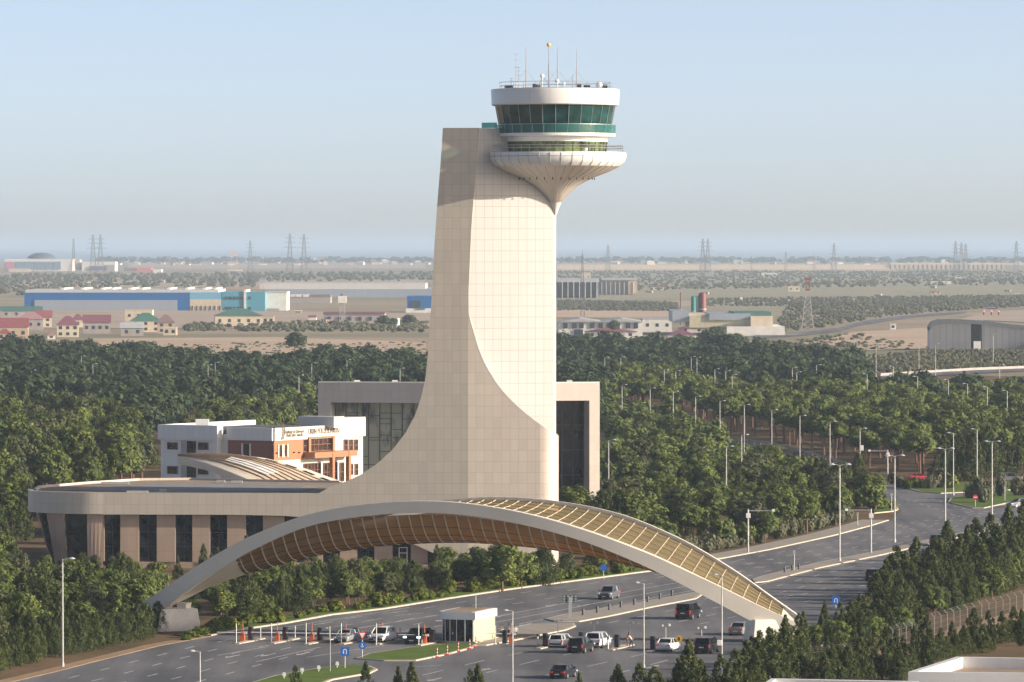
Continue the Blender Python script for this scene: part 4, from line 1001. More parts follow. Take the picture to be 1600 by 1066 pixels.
panelq('window_surround', plp, nL, uL(380), uL(377.5), zL(385, 713), zL(385, 693), .1, .15, M_RIM)
panelq('window_surround', plp, nL, uL(392), uL(390), zL(385, 713), zL(385, 693), .1, .15, M_RIM)
# right face
u530 = uR(531)
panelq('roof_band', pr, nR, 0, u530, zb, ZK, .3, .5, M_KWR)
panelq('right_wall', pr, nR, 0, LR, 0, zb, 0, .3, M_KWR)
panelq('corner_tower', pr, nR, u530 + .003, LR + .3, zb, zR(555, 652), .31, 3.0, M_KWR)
panelq('orange_wall', pr, nR, .05, uR(473), zR(427, 720), zb - .02, .12, .15, M_KOR)
for px in (434, 442): 
    f = panelq('window', pr, nR, uR(px), uR(px + 5.2), zR(440, 713), zR(440, 696), .17, .08, M_WINB)
    a, b = uR(px), uR(px + 5.2); m = MB()
    for uu in (a - .1, b + .1): q = pr(uu, 0, .2); m.box((q.x, q.y, (zR(440, 713) + zR(440, 696)) / 2), (.22, .12, zR(440, 696) - zR(440, 713) + .3), math.atan2(dR.y, dR.x))
    part('window_frame', m, M_RIM, f, True)
def win(px0, px1, py0, py1, mats=M_WINB, nm='window', o=.08, bars=3):
    z1, z0 = zR((px0 + px1) / 2, py0), zR((px0 + px1) / 2, py1); f = panelq(nm, pr, nR, uR(px0), uR(px1), z0, z1, o, .1, mats)
    if bars:
        m = MB(); L = uR(px1) - uR(px0)
        for i in range(bars + 1): q = pr(uR(px0) + L * i / bars, 0, o + .03); m.box((q.x, q.y, (z0 + z1) / 2), (.12, .1, z1 - z0), math.atan2(dR.y, dR.x))
        for zz_ in (z0, (z0 + z1) / 2, z1): q = pr(uR(px0) + L / 2, 0, o + .03); m.box((q.x, q.y, zz_), (L, .1, .1), math.atan2(dR.y, dR.x))
        part('window_frame', m, M_WFR, f, True)
win(482, 516, 684, 704.5, bars=5, o=.16); win(473, 478, 687, 706, bars=1)
for a in (537, 545, 553): win(a, a + 5.2, 687, 704, bars=1)
for a in (541, 546, 554): win(a, a + 4.4, 725, 742, bars=1)
win(474, 500, 724, 745, bars=5); win(505, 526, 723, 752, bars=4); win(530.5, 536.5, 723, 752, bars=1)
for a, b in ((478.5, 482), (516, 519)): panelq('orange_trim', pr, nR, uR(a), uR(b), zR(499, 706), zR(499, 683), .5, .5, M_KOR)
panelq('orange_trim', pr, nR, uR(478.5), uR(519), zR(499, 684), zR(499, 682), .52, .5, M_KOR)
m = MB()
for a, b, z0, z1 in ((473, 540, zR(505, 714), zR(505, 705)), ): m.slab([pr(uR(a), z0, 2.2), pr(uR(b), z0, 2.2), pr(uR(b), z1, 2.2), pr(uR(a), z1, 2.2)], -nR * 2.1)
part('porch_beam', m, M_KOR, pol, True)
for a, b in ((500.5, 504), (526, 529.5)):
    part('porch_column', MB().slab([pr(uR(a), 0, 2.25), pr(uR(b), 0, 2.25), pr(uR(b), zR(505, 705) + .01, 2.25), pr(uR(a), zR(505, 705) + .01, 2.25)], -nR * .6), M_KOR, pol, True)
for px, py in ((430, 707), (457, 706), (465, 706)): panelq('wall_lamp', pr, nR, uR(px), uR(px + 1.3), zR(px, py + 2), zR(px, py), .35, .25, M_DARK)
# roof
part('roof', MB().prism([(p.x, p.y) for p in [plp(.6, 0, -.6), pr(LR - .4, 0, -.6), pr(LR - .4, 0, -LL + .4), plp(LL - .4, 0, -.6)]], ZK - 1.1, ZK - .45), mat('dark_roofing', (.10, .105, .115), .8), pol, True)
panelq('rear_parapet', lambda u, z, o: pr(u, z, o), nR, 0, LR, ZK - 1.2, ZK + .25, -LL, .4, M_KW)
q = plp(5, 0, -14); part('roof_house', MB().box((q.x + 4, q.y, ZK + .5), (6.5, 3, 1.7), math.atan2(dL.y, dL.x)), M_KWR, pol, True)
for px in (311, 321): q = AT(px, 664, K0.y + 12); part('air_unit', MB().box((q.x, q.y, ZK + .35), (1.1, .9, 1.3)), M_WHITE, pol, True, bevel=.05)
def text(s, size, ctr, n, d, z, m, par, name='lettering', th=.03, width=None):
    cu = bpy.data.curves.new('lettering', 'FONT'); cu.body = s; cu.size = size; cu.extrude = th; cu.align_x = 'CENTER'; cu.align_y = 'CENTER'
    o = bpy.data.objects.new('t', cu); C.objects.link(o); bpy.context.view_layer.update()
    me = bpy.data.meshes.new_from_object(o.evaluated_get(bpy.context.evaluated_depsgraph_get())); bpy.data.objects.remove(o)
    M = Matrix(((d.x, 0, n.x, ctr.x), (d.y, 0, n.y, ctr.y), (0, 1, 0, z), (0, 0, 0, 1))); wd_ = max(v.co.x for v in me.vertices) - min(v.co.x for v in me.vertices)
    if width: me.transform(Matrix.Diagonal((width / wd_, 1, 1, 1)))
    me.transform(M); me.transform(Matrix.Translation(-rootloc(par)))
    me.materials.clear(); me.materials.append(m); o = link(name, me, par); return o
M_LET = mat('grey_gold_letters', (.17, .13, .085), .5, var=.05)
text('URBN POLİS İDARƏSİ', 1.2, pr((uR(479) + uR(528)) / 2, 0, .34), nR, dR, zR(503, 673.5), M_LET, pol, width=uR(528) - uR(479))
text('Nəqliyyat və Dövriyyə', .72, pr((uR(441) + uR(472)) / 2, 0, .34), nR, dR, zR(456, 674.5), M_LET, pol, width=uR(472) - uR(441))
text('Daxili İşlər İdarəsi', .72, pr((uR(444) + uR(470)) / 2, 0, .34), nR, dR, zR(456, 680), M_LET, pol, width=uR(470) - uR(444))
m = MB(); c_ = uR(434)
for s_ in (0, 1):
    m.path([pr(c_ + (.5 + .5 * s_ + .55 * math.sin(t * 3.2)) * .9, zR(434, 687) + t * 2.6, .36) for t in [i / 10 for i in range(11)]], .09, 4)
part('emblem', m, M_LET, pol, True)
# ------------------------------------------------------------------ leaf shaped roof in front of it
leaf = thing('leaf_canopy', 'white edged leaf shaped canopy with striped roof, rising behind the low wing', 'canopy', G(400, 765, 8))
UE = [(278, 711.5), (310, 709), (345, 709), (380, 711), (415, 716), (450, 724), (480, 733), (510, 744), (535, 753)]
LE = [(278, 713.5), (298, 718), (320, 723), (340, 730), (358, 737), (375, 744), (390, 750), (402, 757), (410, 762)]
up_ = [AT(x, y, 852 - i * .4) for i, (x, y) in enumerate(UE)]; lo_ = [AT(x, y, 852 - i * 1.4) for i, (x, y) in enumerate(LE)]
def lp(i, v): 
    a = lo_[i].lerp(up_[i], v); a.z += 1.0 * math.sin(math.pi * v) * math.sin(math.pi * min(1, i / 8 + .12)) * .5; return a
k = base('striped_roof'); tcx = k.n('ShaderNodeTexCoord').outputs['UV']
M_LEAF = mat('cream_leaf_roof', (.62, .50, .38), .5, var=.1, scale=.5)
part('shell', MB().grid([[lp(i, .1 + .8 * j / 10) for j in range(11)] for i in range(9)]), M_LEAF, leaf, True, smooth=True)
for nm, v0, v1 in (('lower_edge', 0, .1), ('upper_edge', .9, 1.)):
    rows = [[lp(i, v0), lp(i, v1), lp(i, v1) - Vector((0, 0, .8)), lp(i, v0) - Vector((0, -.4, 1.1)), lp(i, v0)] for i in range(9)]
    part(nm, MB().grid(rows), M_GWHITE, leaf, True, smooth=True)
for j in range(1, 9):
    part('seam', MB().path([lp(i, .1 + .8 * j / 9) + Vector((0, 0, .06)) for i in range(0, 9)], .09, 4), mat('brown_seam', (.22, .15, .10), .6), leaf, True)
part('skylight', MB().grid([[lp(i, v) + Vector((0, 0, .12)) for v in (.3, .52)] for i in (3, 4, 5, 6)]), M_WHITE, leaf, True)
for i in range(8):
    a = lp(i, .86).lerp(lp(i + 1, .86), .2); b = lp(i, .86).lerp(lp(i + 1, .86), .8); c2 = lp(i, .9).lerp(lp(i + 1, .9), .8); d2 = lp(i, .9).lerp(lp(i + 1, .9), .2)
    z_ = Vector((0, 0, .1)); part('edge_window', MB().add([a + z_, b + z_, c2 + z_, d2 + z_], [(0, 1, 2, 3)]), M_DGLASS, leaf, True)
part('support', MB().tube((lp(4, .5).x, lp(4, .5).y, 0), lp(4, .5) - Vector((0, 0, .3)), .4), M_GWHITE, leaf, True)
# ------------------------------------------------------------------ flat white roofs at lower right
def flatroof(a, b, c_, d, z, lab):
    P = [G(*p, z) for p in (a, b, c_, d)]; t = thing('flat_roof_building', lab, 'building', (P[0].x, P[0].y, 0)); q = [(p.x, p.y) for p in P]
    cen = Vector((sum(x for x, _ in q) / 4, sum(y for _, y in q) / 4))
    ins = [tuple(Vector(v) + (cen - Vector(v)).normalized() * 1.1) for v in q]
    part('wall', MB().prism([tuple(Vector(v) + (cen - Vector(v)).normalized() * .35) for v in q], 0, z - .9, top=False), M_KW, t, True)
    m = MB()
    for i in range(4):
        a_, b_, c2, d2 = q[i], q[(i + 1) % 4], ins[(i + 1) % 4], ins[i]
        m.add([(*a_, z), (*b_, z), (*c2, z), (*d2, z), (*a_, z - 1.), (*b_, z - 1.), (*c2, z - 1.2), (*d2, z - 1.2)], [(0, 1, 2, 3), (0, 1, 5, 4), (3, 2, 6, 7)])
    part('parapet', m, M_WHITE, t, True)
    part('roof', MB().add([(x, y, z - 1.) for x, y in ins], [(0, 1, 2, 3)]), M_GRAVEL, t, True)
    return t
flatroof((1419, 1050), (1495, 1026), (1760, 1031), (1760, 1054), 6, 'flat white parapet roof in the lower right corner below the junipers')
flatroof((1150, 1098), (1205, 1060), (1436, 1064.5), (1436, 1100), 6, 'white roof edge along the bottom of the picture beneath the fence')
# ------------------------------------------------------------------ cars
M_TYRE = mat('tyre_rubber', (.018, .018, .018), .8); M_RIMW = mat('wheel_rim', (.45, .45, .46), .35, .7, 0)
M_CGLASS = glass_mat('car_glass', (.012, .014, .016), .05, .4, 1.)
M_TAIL = mat('tail_lamp', (.55, .03, .02), .3, var=0, emit=((1, .05, .02), .08)); M_HEADL = mat('headlamp', (.75, .78, .8), .15, var=0)
M_HEADON = mat('headlamp_lit', (.8, .85, .9), .2, var=0, emit=((.7, .85, 1), 2.5)); M_PLATE = mat('number_plate', (.7, .7, .68), .5, var=0)
M_TRIM = mat('black_trim', (.02, .02, .022), .6, var=0)
def paint(n, c): return mat('paint_' + n, c, .32, .0, .04, .5, .5, None, .3)
# stations from tail to nose: (y, bottom, belt height, half width)
def car(label, kind, pt, loc, rz, s=1., lit=False, group=None, cat=None):
    t = thing({'van': 'parked_van'}.get(kind, kind + '_car') if kind != 'van' else 'van', label, cat or {'van': 'van', 'suv': 'car', 'sedan': 'car', 'wagon': 'car'}[kind], loc, rz, group)
    if kind == 'sedan': L, W, H, B = 4.5, 1.76, 1.43, .92; gh = [(-1.72, -1.05), (1.35, .55)]; st = [(-2.25, .38, .78, .70), (-2.18, .26, .98, .80), (-1.7, .22, 1.0, .87), (-.5, .2, .95, .88), (1.0, .2, .92, .88), (1.75, .22, .84, .86), (2.15, .26, .72, .80), (2.25, .34, .60, .70)]
    elif kind == 'wagon': L, W, H, B = 4.3, 1.72, 1.5, .93; gh = [(-2.08, -1.85), (1.3, .5)]; st = [(-2.18, .36, .86, .74), (-2.12, .26, .98, .82), (-1.6, .22, .98, .86), (-.5, .2, .95, .86), (1.0, .2, .92, .86), (1.7, .22, .86, .85), (2.1, .26, .76, .80), (2.18, .34, .62, .72)]
    elif kind == 'suv': L, W, H, B = 4.6, 1.86, 1.74, 1.08; gh = [(-2.18, -1.85), (1.25, .45)]; st = [(-2.3, .46, 1.0, .80), (-2.22, .34, 1.12, .88), (-1.6, .3, 1.12, .93), (-.5, .28, 1.1, .93), (1.0, .28, 1.08, .93), (1.75, .3, 1.04, .92), (2.2, .34, .94, .86), (2.3, .44, .78, .76)]
    else: L, W, H, B = 4.9, 1.95, 1.92, 1.1; gh = [(-2.34, -2.2), (1.75, .85)]; st = [(-2.42, .42, 1.05, .86), (-2.36, .3, 1.14, .93), (-1.6, .26, 1.14, .97), (-.5, .24, 1.12, .97), (1.2, .24, 1.1, .97), (1.9, .26, 1.02, .95), (2.3, .3, .86, .88), (2.42, .4, .7, .78)]
    rows = []
    for y, b, tp, w_ in st:
        mid = b + (tp - b) * .55
        rows.append([(-w_ * .9, y, b), (-w_, y, b + .12), (-w_ * 1.0, y, mid), (-w_ * .95, y, tp - .04), (-w_ * .86, y, tp), (w_ * .86, y, tp), (w_ * .95, y, tp - .04), (w_, y, mid), (w_, y, b + .12), (w_ * .9, y, b)])
    m = MB().grid([r + [r[0]] for r in rows]); m.add(rows[0], [tuple(range(10))]); m.add(rows[-1], [tuple(range(10))])
    body = part('body', m, pt, t, smooth=True)
    (y0, y1), (y3, y2) = gh; wb = W / 2 * .9; wt = W / 2 * .74; zb = B - .03
    def gs(k, ins): 
        z = zb + (H - .05 - zb) * k; w_ = wb + (wt - wb) * k - ins; return [(-w_, y0 + (y1 - y0) * k + ins, z), (w_, y0 + (y1 - y0) * k + ins, z), (w_, y3 + (y2 - y3) * k - ins, z), (-w_, y3 + (y2 - y3) * k - ins, z)]
    a, b = gs(0, .0), gs(1, .0)
    part('windows', MB().add(a + b, [(0, 1, 5, 4), (1, 2, 6, 5), (2, 3, 7, 6), (3, 0, 4, 7)]), M_CGLASS, t)
    m = MB()                                                   # pillars and roof
    for i, j in ((0, 4), (1, 5), (2, 6), (3, 7)): m.tube((a + b)[i], (a + b)[j], .075, .065, 5)
    for yy in ((y1 + y2) / 2 - .1,) + ((y1 + .75,) if kind in ('suv', 'wagon', 'van') else ()):
        for sx_ in (-1, 1): m.tube((sx_ * wb, yy, zb), (sx_ * wt, yy, H - .05), .06, n=5)
    r_ = [(x * 1.06, y + (.04 if i > 1 else -.04), z) for i, (x, y, z) in enumerate(b)]
    r2 = [(x * .82, y * .86, H) for x, y, z in b]
    m.add(r_ + r2, [(0, 1, 5, 4), (1, 2, 6, 5), (2, 3, 7, 6), (3, 0, 4, 7), (4, 5, 6, 7), (3, 2, 1, 0)])
    part('roof', m, pt, t, smooth=True)
    wr = .33 if kind in ('sedan', 'wagon') else .37
    for sx_ in (-1, 1):
        for yy in (-L * .29, L * .305):
            x = sx_ * (W / 2 - .12)
            wl = part('wheel', MB().tube((x - .11, yy, wr), (x + .11, yy, wr), wr, n=18), M_TYRE, t)
            part('rim', MB().tube((x + sx_ * .10, yy, wr), (x + sx_ * .125, yy, wr), wr * .62, n=14), M_RIMW, wl)
        part('mirror', MB().box((sx_ * (W / 2 + .06), y3 - .35, B + .12), (.2, .12, .15)), pt, t, bevel=.03)
    bz = st[0][2]; yb = -L / 2 + .0; hw = st[0][3]
    for sx_ in (-1, 1):
        if kind in ('suv', 'van', 'wagon') : part('tail_lamp', MB().box((sx_ * (W / 2 * .86), yb + .06, bz - .12), (.14, .2, .34 if kind != 'van' else .5)), M_TAIL, t, bevel=.03)
        else: part('tail_lamp', MB().box((sx_ * (hw - .08), yb + .05, bz - .03), (.38, .2, .16)), M_TAIL, t, bevel=.03)
        part('headlight', MB().box((sx_ * (hw - .02), L / 2 - .12, st[-2][2] - .08), (.36, .3, .16)), M_HEADON if lit else M_HEADL, t, bevel=.03)
    part('rear_bumper', MB().box((0, yb + .02, st[0][1] + .1), (W * .86, .2, .2)), M_TRIM if kind != 'sedan' else pt, t, bevel=.04)
    part('front_bumper', MB().box((0, L / 2 - .03, st[-1][1] + .06), (W * .84, .2, .2)), M_TRIM, t, bevel=.04)
    part('grille', MB().box((0, L / 2 - .02, st[-1][2] - .1), (W * .42, .08, .14)), M_TRIM, t, bevel=.02)
    part('number_plate', MB().box((0, yb - .06 if kind == 'sedan' else yb - .02, bz - .24), (.5, .05, .12)), M_PLATE, t)
    part('number_plate', MB().box((0, L / 2 + .06, st[-1][1] + .08), (.5, .03, .11)), M_PLATE, t)
    t.scale = (s, s, s); return t
A = R(-17); Bk = R(180 - 18)
def ctr(px, py, ang, back=2.1):       # px,py is the bottom of the near end
    p = G(px, py); d = Vector((-math.sin(ang), math.cos(ang), 0)); return p + d * back * (1 if d.y > 0 else -1)
WHT, BLK, SIL, GRY = paint('white', (.70, .70, .69)), paint('black', (.012, .013, .016)), paint('silver', (.24, .245, .26)), paint('grey', (.10, .105, .115))
car('silver hatchback facing the camera behind the lowered barrier, leftmost car of the toll line', 'wagon', SIL, ctr(532, 1006, Bk), Bk)
car('white off road car facing the camera in the second toll lane left of the booth', 'suv', WHT, ctr(588, 1006, Bk), Bk, 1.03)
car('black off road car with lit headlamps just left of the toll booth', 'suv', BLK, ctr(644, 1008, Bk), Bk, 1.03, True)
car('dark grey estate car driving alone on the far lanes under the arch', 'suv', GRY, ctr(944, 938, Bk), Bk, .97)
car('white boxy estate car seen from behind at the first lane right of the booth', 'wagon', WHT, ctr(868, 1013, A), A)
car('black off road car with glowing tail lamps queuing behind two white vehicles', 'suv', BLK, ctr(899, 1022, A), A, 1.02)
car('small white van at the second toll lane right of the booth', 'suv', WHT, ctr(926, 1014, A), A, 1.03, cat='van')
car('black passenger van driving away beyond the toll lanes', 'van', BLK, ctr(1068, 969, A), A, 1.03)
car('silver grey saloon with red tail lamps near the right foot of the arch', 'sedan', SIL, ctr(1150, 994, A), A, 1.05)
car('white saloon seen from behind at the toll lane left of the junipers', 'sedan', WHT, ctr(1036, 1019, A), A)
car('black estate car at the rightmost toll lane behind the juniper tips', 'suv', BLK, ctr(1097, 1023, A), A, 1.06)
car('black saloon approaching the toll lanes at the bottom of the picture', 'sedan', BLK, ctr(871, 1062, A), A, 1.02)
car('black car driving past the junipers on the right carriageway', 'suv', BLK, ctr(1361, 909, A), A, .95)
car('silver car turning at the junction by the roundabout lawn', 'sedan', SIL, G(1596, 793), R(115), 1.1)
car('dark green car half hidden behind juniper tops right of the median', 'suv', paint('green', (.02, .05, .04)), G(1466, 853), A)
car('small red car on the track at the edge of the far wood', 'sedan', paint('red', (.45, .03, .05)), G(1433, 750), R(-80), .9)
car('dark parked car half hidden at the edge of the wood by the roundabout', 'suv', GRY, G(1578, 753), R(-80))
# ------------------------------------------------------------------ people
M_SKIN = mat('skin', (.42, .25, .17), .6, var=0); M_HAIR = mat('dark_hair', (.02, .016, .013), .7, var=0); M_SHOE = mat('dark_shoe', (.02, .02, .02), .6, var=0)
def person(label, loc, rz, shirt, legs, bend=0., arms=(.2, .2), stride=.12, h=1.76, long_sleeve=True, fold=0.):
    J = []; E = []; Rr = []
    def j(p, r, par=None): 
        J.append(Vector(p)); Rr.append(r)
        if par is not None: E.append((par, len(J) - 1))
        return len(J) - 1
    sb, cb = math.sin(bend), math.cos(bend)
    def tor(x, u): return (x, sb * u, .94 + cb * u)             # a point u metres up the torso
    pel = j((0, 0, .94), .13); wst = j(tor(0, .16), .125, pel); che = j(tor(0, .38), .15, wst); nk0 = j(tor(0, .52), .07, che)
    nk = j((0, sb * .58 + .01, .94 + cb * .58), .055, nk0); hd = j((0, sb * .66 + .02, .94 + cb * .58 + .10), .085, nk); j((0, sb * .66 + .01, .94 + cb * .58 + .20), .075, hd)
    j((0, sb * .66 + .115, .94 + cb * .58 + .095), .018, hd)                                      # nose
    for sx in (-1, 1): j((sx * .088, sb * .66 + .01, .94 + cb * .58 + .10), .018, hd)             # ears
    for sx, ar in ((-1, arms[0]), (1, arms[1])):
        sh = j(tor(sx * .19, .45), .062, che); S_ = J[sh]
        el = j(S_ + Vector((sx * .07, math.sin(ar) * .28, -math.cos(ar) * .28)), .045, sh)
        a2 = ar + .25 + fold; wr = j(J[el] + Vector((-sx * .12 * min(1, fold), math.sin(a2) * .25, -math.cos(a2) * .25)), .032, el)
        d = (J[wr] - J[el]).normalized(); pa = j(J[wr] + d * .05, .032, wr); side = Vector((0, 1, 0)) if abs(d.y) < .9 else Vector((0, 0, 1)); side = (side - d * side.dot(d)).normalized()
        for q, ln in zip((-.032, -.011, .011, .032), (.062, .078, .082, .07)):
            k1 = j(J[pa] + d * .045 + side * q, .010, pa); j(J[k1] + (d * .9 + Vector((-sx * .35, 0, 0))).normalized() * ln, .008, k1)
        th = j(J[wr] + d * .035 + side * .042, .011, pa); j(J[th] + (d + side * .5).normalized() * .05, .009, th)
    for sx, st in ((-1, stride), (1, -stride)):
        hp = j((sx * .095, 0, .88), .095, pel); kn = j((sx * .1, st * .55 + .03, .49), .065, hp); an = j((sx * .1, st, .09), .045, kn); j((sx * .105, st + .17, .045), .04, an)
    me = bpy.data.meshes.new('person'); me.from_pydata(J, E, []); o = bpy.data.objects.new('tmp', me); C.objects.link(o)
    md = o.modifiers.new('s', 'SKIN'); md.use_smooth_shade = True
    for i, r in enumerate(Rr): me.skin_vertices[0].data[i].radius = (r, r)
    me.skin_vertices[0].data[0].use_root = True
    ss = o.modifiers.new('u', 'SUBSURF'); ss.levels = 1; ss.render_levels = 1
    bpy.context.view_layer.update(); ev = bpy.data.meshes.new_from_object(o.evaluated_get(bpy.context.evaluated_depsgraph_get())); bpy.data.objects.remove(o)
    ev.materials.clear()
    for m_ in (M_SKIN, shirt, legs, M_SHOE, M_HAIR): ev.materials.append(m_)
    hands = [J[i] for i in range(len(J)) if Rr[i] == .032]
    for p in ev.polygons:
        c_ = p.center; u = (c_.y * sb + (c_.z - .94) * cb)
        if c_.z < .11: i = 3
        elif u < .04 and c_.z < .97: i = 2
        elif u > .545 and abs(c_.x) < .12: i = 4 if (u > .79 or (c_.y < sb * .66 - .02 and u > .62)) else 0
        else: i = 1
        if min((c_ - q).length for q in hands) < .1 or any((c_ - q).length < .03 for q in J[-40:] if False): i = 0
        p.material_index = i
    s = h / 1.76; me2 = ev; o = bpy.data.objects.new('person', me2); C.objects.link(o); o.location = loc; o.rotation_euler.z = rz; o.scale = (s, s, s)
    tag(o, label, 'person')
    hm = MB().sphere((0, sb * .66, .94 + cb * .58 + .135), .118, 12, 8, (.95, 1.0, .85)); hh = link('hair', hm.mesh('hair', M_HAIR, smooth=True), o)
    em = MB()
    for sx in (-1, 1): em.sphere((sx * .034, sb * .66 + .098, .94 + cb * .58 + .115), .012, 6, 4)
    link('eyes', em.mesh('eyes', M_DARK), o)
    bm = bmesh.new(); bm.from_mesh(hh.data); bmesh.ops.delete(bm, geom=[v for v in bm.verts if v.co.y > sb * .66 + .055 and v.co.z < .94 + cb * .58 + .19], context='VERTS'); bm.to_mesh(hh.data); bm.free()
    return o
cl = lambda n, c: mat('cloth_' + n, c, .85, var=.06)
person('person in a pale shirt and dark trousers standing nearest the toll booth', G(784, 999), R(150), cl('pale', (.52, .50, .50)), cl('navy', (.03, .035, .055)), 0, (.3, .9), .05, fold=.9)
person('person in white shirt and dark trousers in the middle of three by the booth', G(795, 998), R(120), cl('white', (.62, .62, .64)), cl('black', (.02, .02, .025)), .05, (.5, .8), .12, fold=.6)
person('person in a light shirt and black trousers standing rightmost of three by the booth', G(805.5, 1001), R(200), cl('grey', (.42, .42, .44)), cl('black', (.02, .02, .025)), 0, (.2, .3), .06, fold=.4)
person('person in an orange vest leaning over at the right toll lanes', G(980, 1012), R(-70), cl('orange', (.50, .14, .05)), cl('brown', (.16, .07, .04)), .35, (.6, .7), .1)
person('person in pale shirt and dark trousers bending beside the orange vested one', G(986.5, 1013), R(60), cl('tan', (.50, .44, .38)), cl('navy', (.03, .035, .055)), .55, (.7, .9), .16)
person('person in dark blue clothes standing on the terrace below the low wing', Vector((0, 0, .75)) + Vector(tuple(G(444, 884, .75)[:2]) + (0,)), R(180), cl('blue', (.05, .07, .14)), cl('navy', (.03, .035, .055)), 0, (.1, .2), .06)
# ------------------------------------------------------------------ security fence
k = base('fence_mesh'); tp = k.n('ShaderNodeBsdfTransparent'); p_ = k.pos(); sx_ = k.n('ShaderNodeSeparateXYZ'); k.l(p_, sx_.inputs[0])
M_WIRE = mat('fence_wire', (.22, .21, .20), .5, .5, .05)
def fence(px, label, h=2.6, big=()):
    W_ = [G(*p) for p in px]; t = thing('security_fence', label, 'fence', W_[0]); m = MB(); acc = 0; step = 3.4
    pts = []
    for i in range(len(W_) - 1):
        a, b = W_[i], W_[i + 1]; n = max(1, round((b - a).length / step)); pts += [a.lerp(b, j / n) for j in range(n)]
    pts.append(W_[-1])
    for i, p in enumerate(pts):
        part('post', MB().path([p, p + Vector((0, 0, h)), p + Vector((-.38, -.1, h + .42))], .038, 5), mat('dull_fence_post', (.30, .30, .29), .6), t, True)
    for q in (.15, .7, 1.3, 1.9, 2.5): m.path([p + Vector((0, 0, q)) for p in pts], .014, 3)
    for q in (.12, .3, .45): m.path([p + Vector((-.38 * q / .45, -.1 * q / .45, h + q * .93)) for p in pts], .014, 3)
    for i in range(len(pts) - 1):
        a, b = pts[i], pts[i + 1]
        for j in range(1, 6): c_ = a.lerp(b, j / 6); m.add([c_ + Vector((-.008, 0, .1)), c_ + Vector((.008, 0, .1)), c_ + Vector((.008, 0, h)), c_ + Vector((-.008, 0, h))], [(0, 1, 2, 3)])
    part('wire_mesh', m, M_WIRE, t, True)
    return t
fence([(1128, 1085), (1190, 1068), (1258, 1058), (1300, 1054), (1345, 1048)], 'wire security fence with bent post tops above the lower white roof')
fence([(1395, 1022), (1416, 1015), (1460, 1000), (1500, 988), (1567, 971), (1640, 952)], 'wire security fence with bent post tops along the dirt track at right')
bgp = None
for px, py, top, lb in ((1255, 1060, 1026, 'thick white fence mast with bent top above the lower white roof'), (1417, 1016, 980, 'thick white fence mast with bent top between the cypresses'), (1566, 972, 937, 'thick grey fence mast with bent top at the right edge')):
    p = G(px, py); h = (py - top) / ((py - HZ) / CAMZ) - .5
    m = MB().path([(0, 0, 0), (0, 0, h), (-.75, -.2, h + .6)], .14, 7)
    solo('fence_mast', m, M_STEEL, lb, 'mast', 'thick fence masts', p)
sheet('dirt_track', [(1260, 1056), (1330, 1030), (1400, 1010), (1500, 980), (1640, 940), (1640, 975), (1520, 1005), (1420, 1030), (1300, 1062)], M_DIRT, .06, 'dirt track between the hedges')
# ------------------------------------------------------------------ trees
def foliage(name, dark, light, hue=(1.14, 1.03, .72), trans=.16):
    k = base(name); at = k.n('ShaderNodeAttribute', attribute_name='tint'); oi = k.n('ShaderNodeObjectInfo')
    f = k.noise(k.map(k.pos(), (1 / 14, 1 / 14, 1 / 14)), 1, 3, .6)
    c1 = k.mix(at.outputs['Fac'], dark, light)
    v = k.math('ADD', k.math('MULTIPLY', oi.outputs['Random'], .5), k.math('MULTIPLY', f, .5))
    c2 = k.mix(k.math('MULTIPLY', k.ramp(v, .3, .75), .55), c1, k.mix(1.0, c1, hue, 'MULTIPLY'))
    k.l(c2, k.b.inputs['Base Color']); k.b.inputs['Roughness'].default_value = .7; k.b.inputs['Specular IOR Level'].default_value = .15
    t = k.n('ShaderNodeBsdfTranslucent'); k.l(c2, t.inputs[0]); m = k.n('ShaderNodeMixShader', i_Fac=trans)
    k.l(k.b.outputs[0], m.inputs[1]); k.l(t.outputs[0], m.inputs[2]); k.l(m.outputs[0], k.t.nodes['Material Output'].inputs['Surface'])
    return k.m
M_PINE = foliage('pine_foliage', (.048, .074, .022), (.17, .21, .056))
M_PINE2 = foliage('fresh_pine_foliage', (.055, .085, .022), (.19, .23, .06))
M_PINE3 = foliage('grey_pine_foliage', (.034, .046, .022), (.13, .14, .07))
M_DPINE = foliage('dark_pine_foliage', (.02, .04, .022), (.082, .108, .046), (1.15, 1.05, .8))
M_JUN = foliage('juniper_foliage', (.026, .044, .016), (.125, .15, .052))
M_CYP = foliage('cypress_foliage', (.018, .032, .012), (.075, .098, .032))
M_SHRUB = foliage('shrub_foliage', (.055, .085, .015), (.16, .19, .035), (1.35, 1.1, .6))
M_OLIVE_T = foliage('olive_foliage', (.075, .085, .05), (.18, .18, .115), (1.15, 1.05, .85))
M_BARK = mat('pine_bark', (.16, .085, .055), .9, var=.25, scale=3)
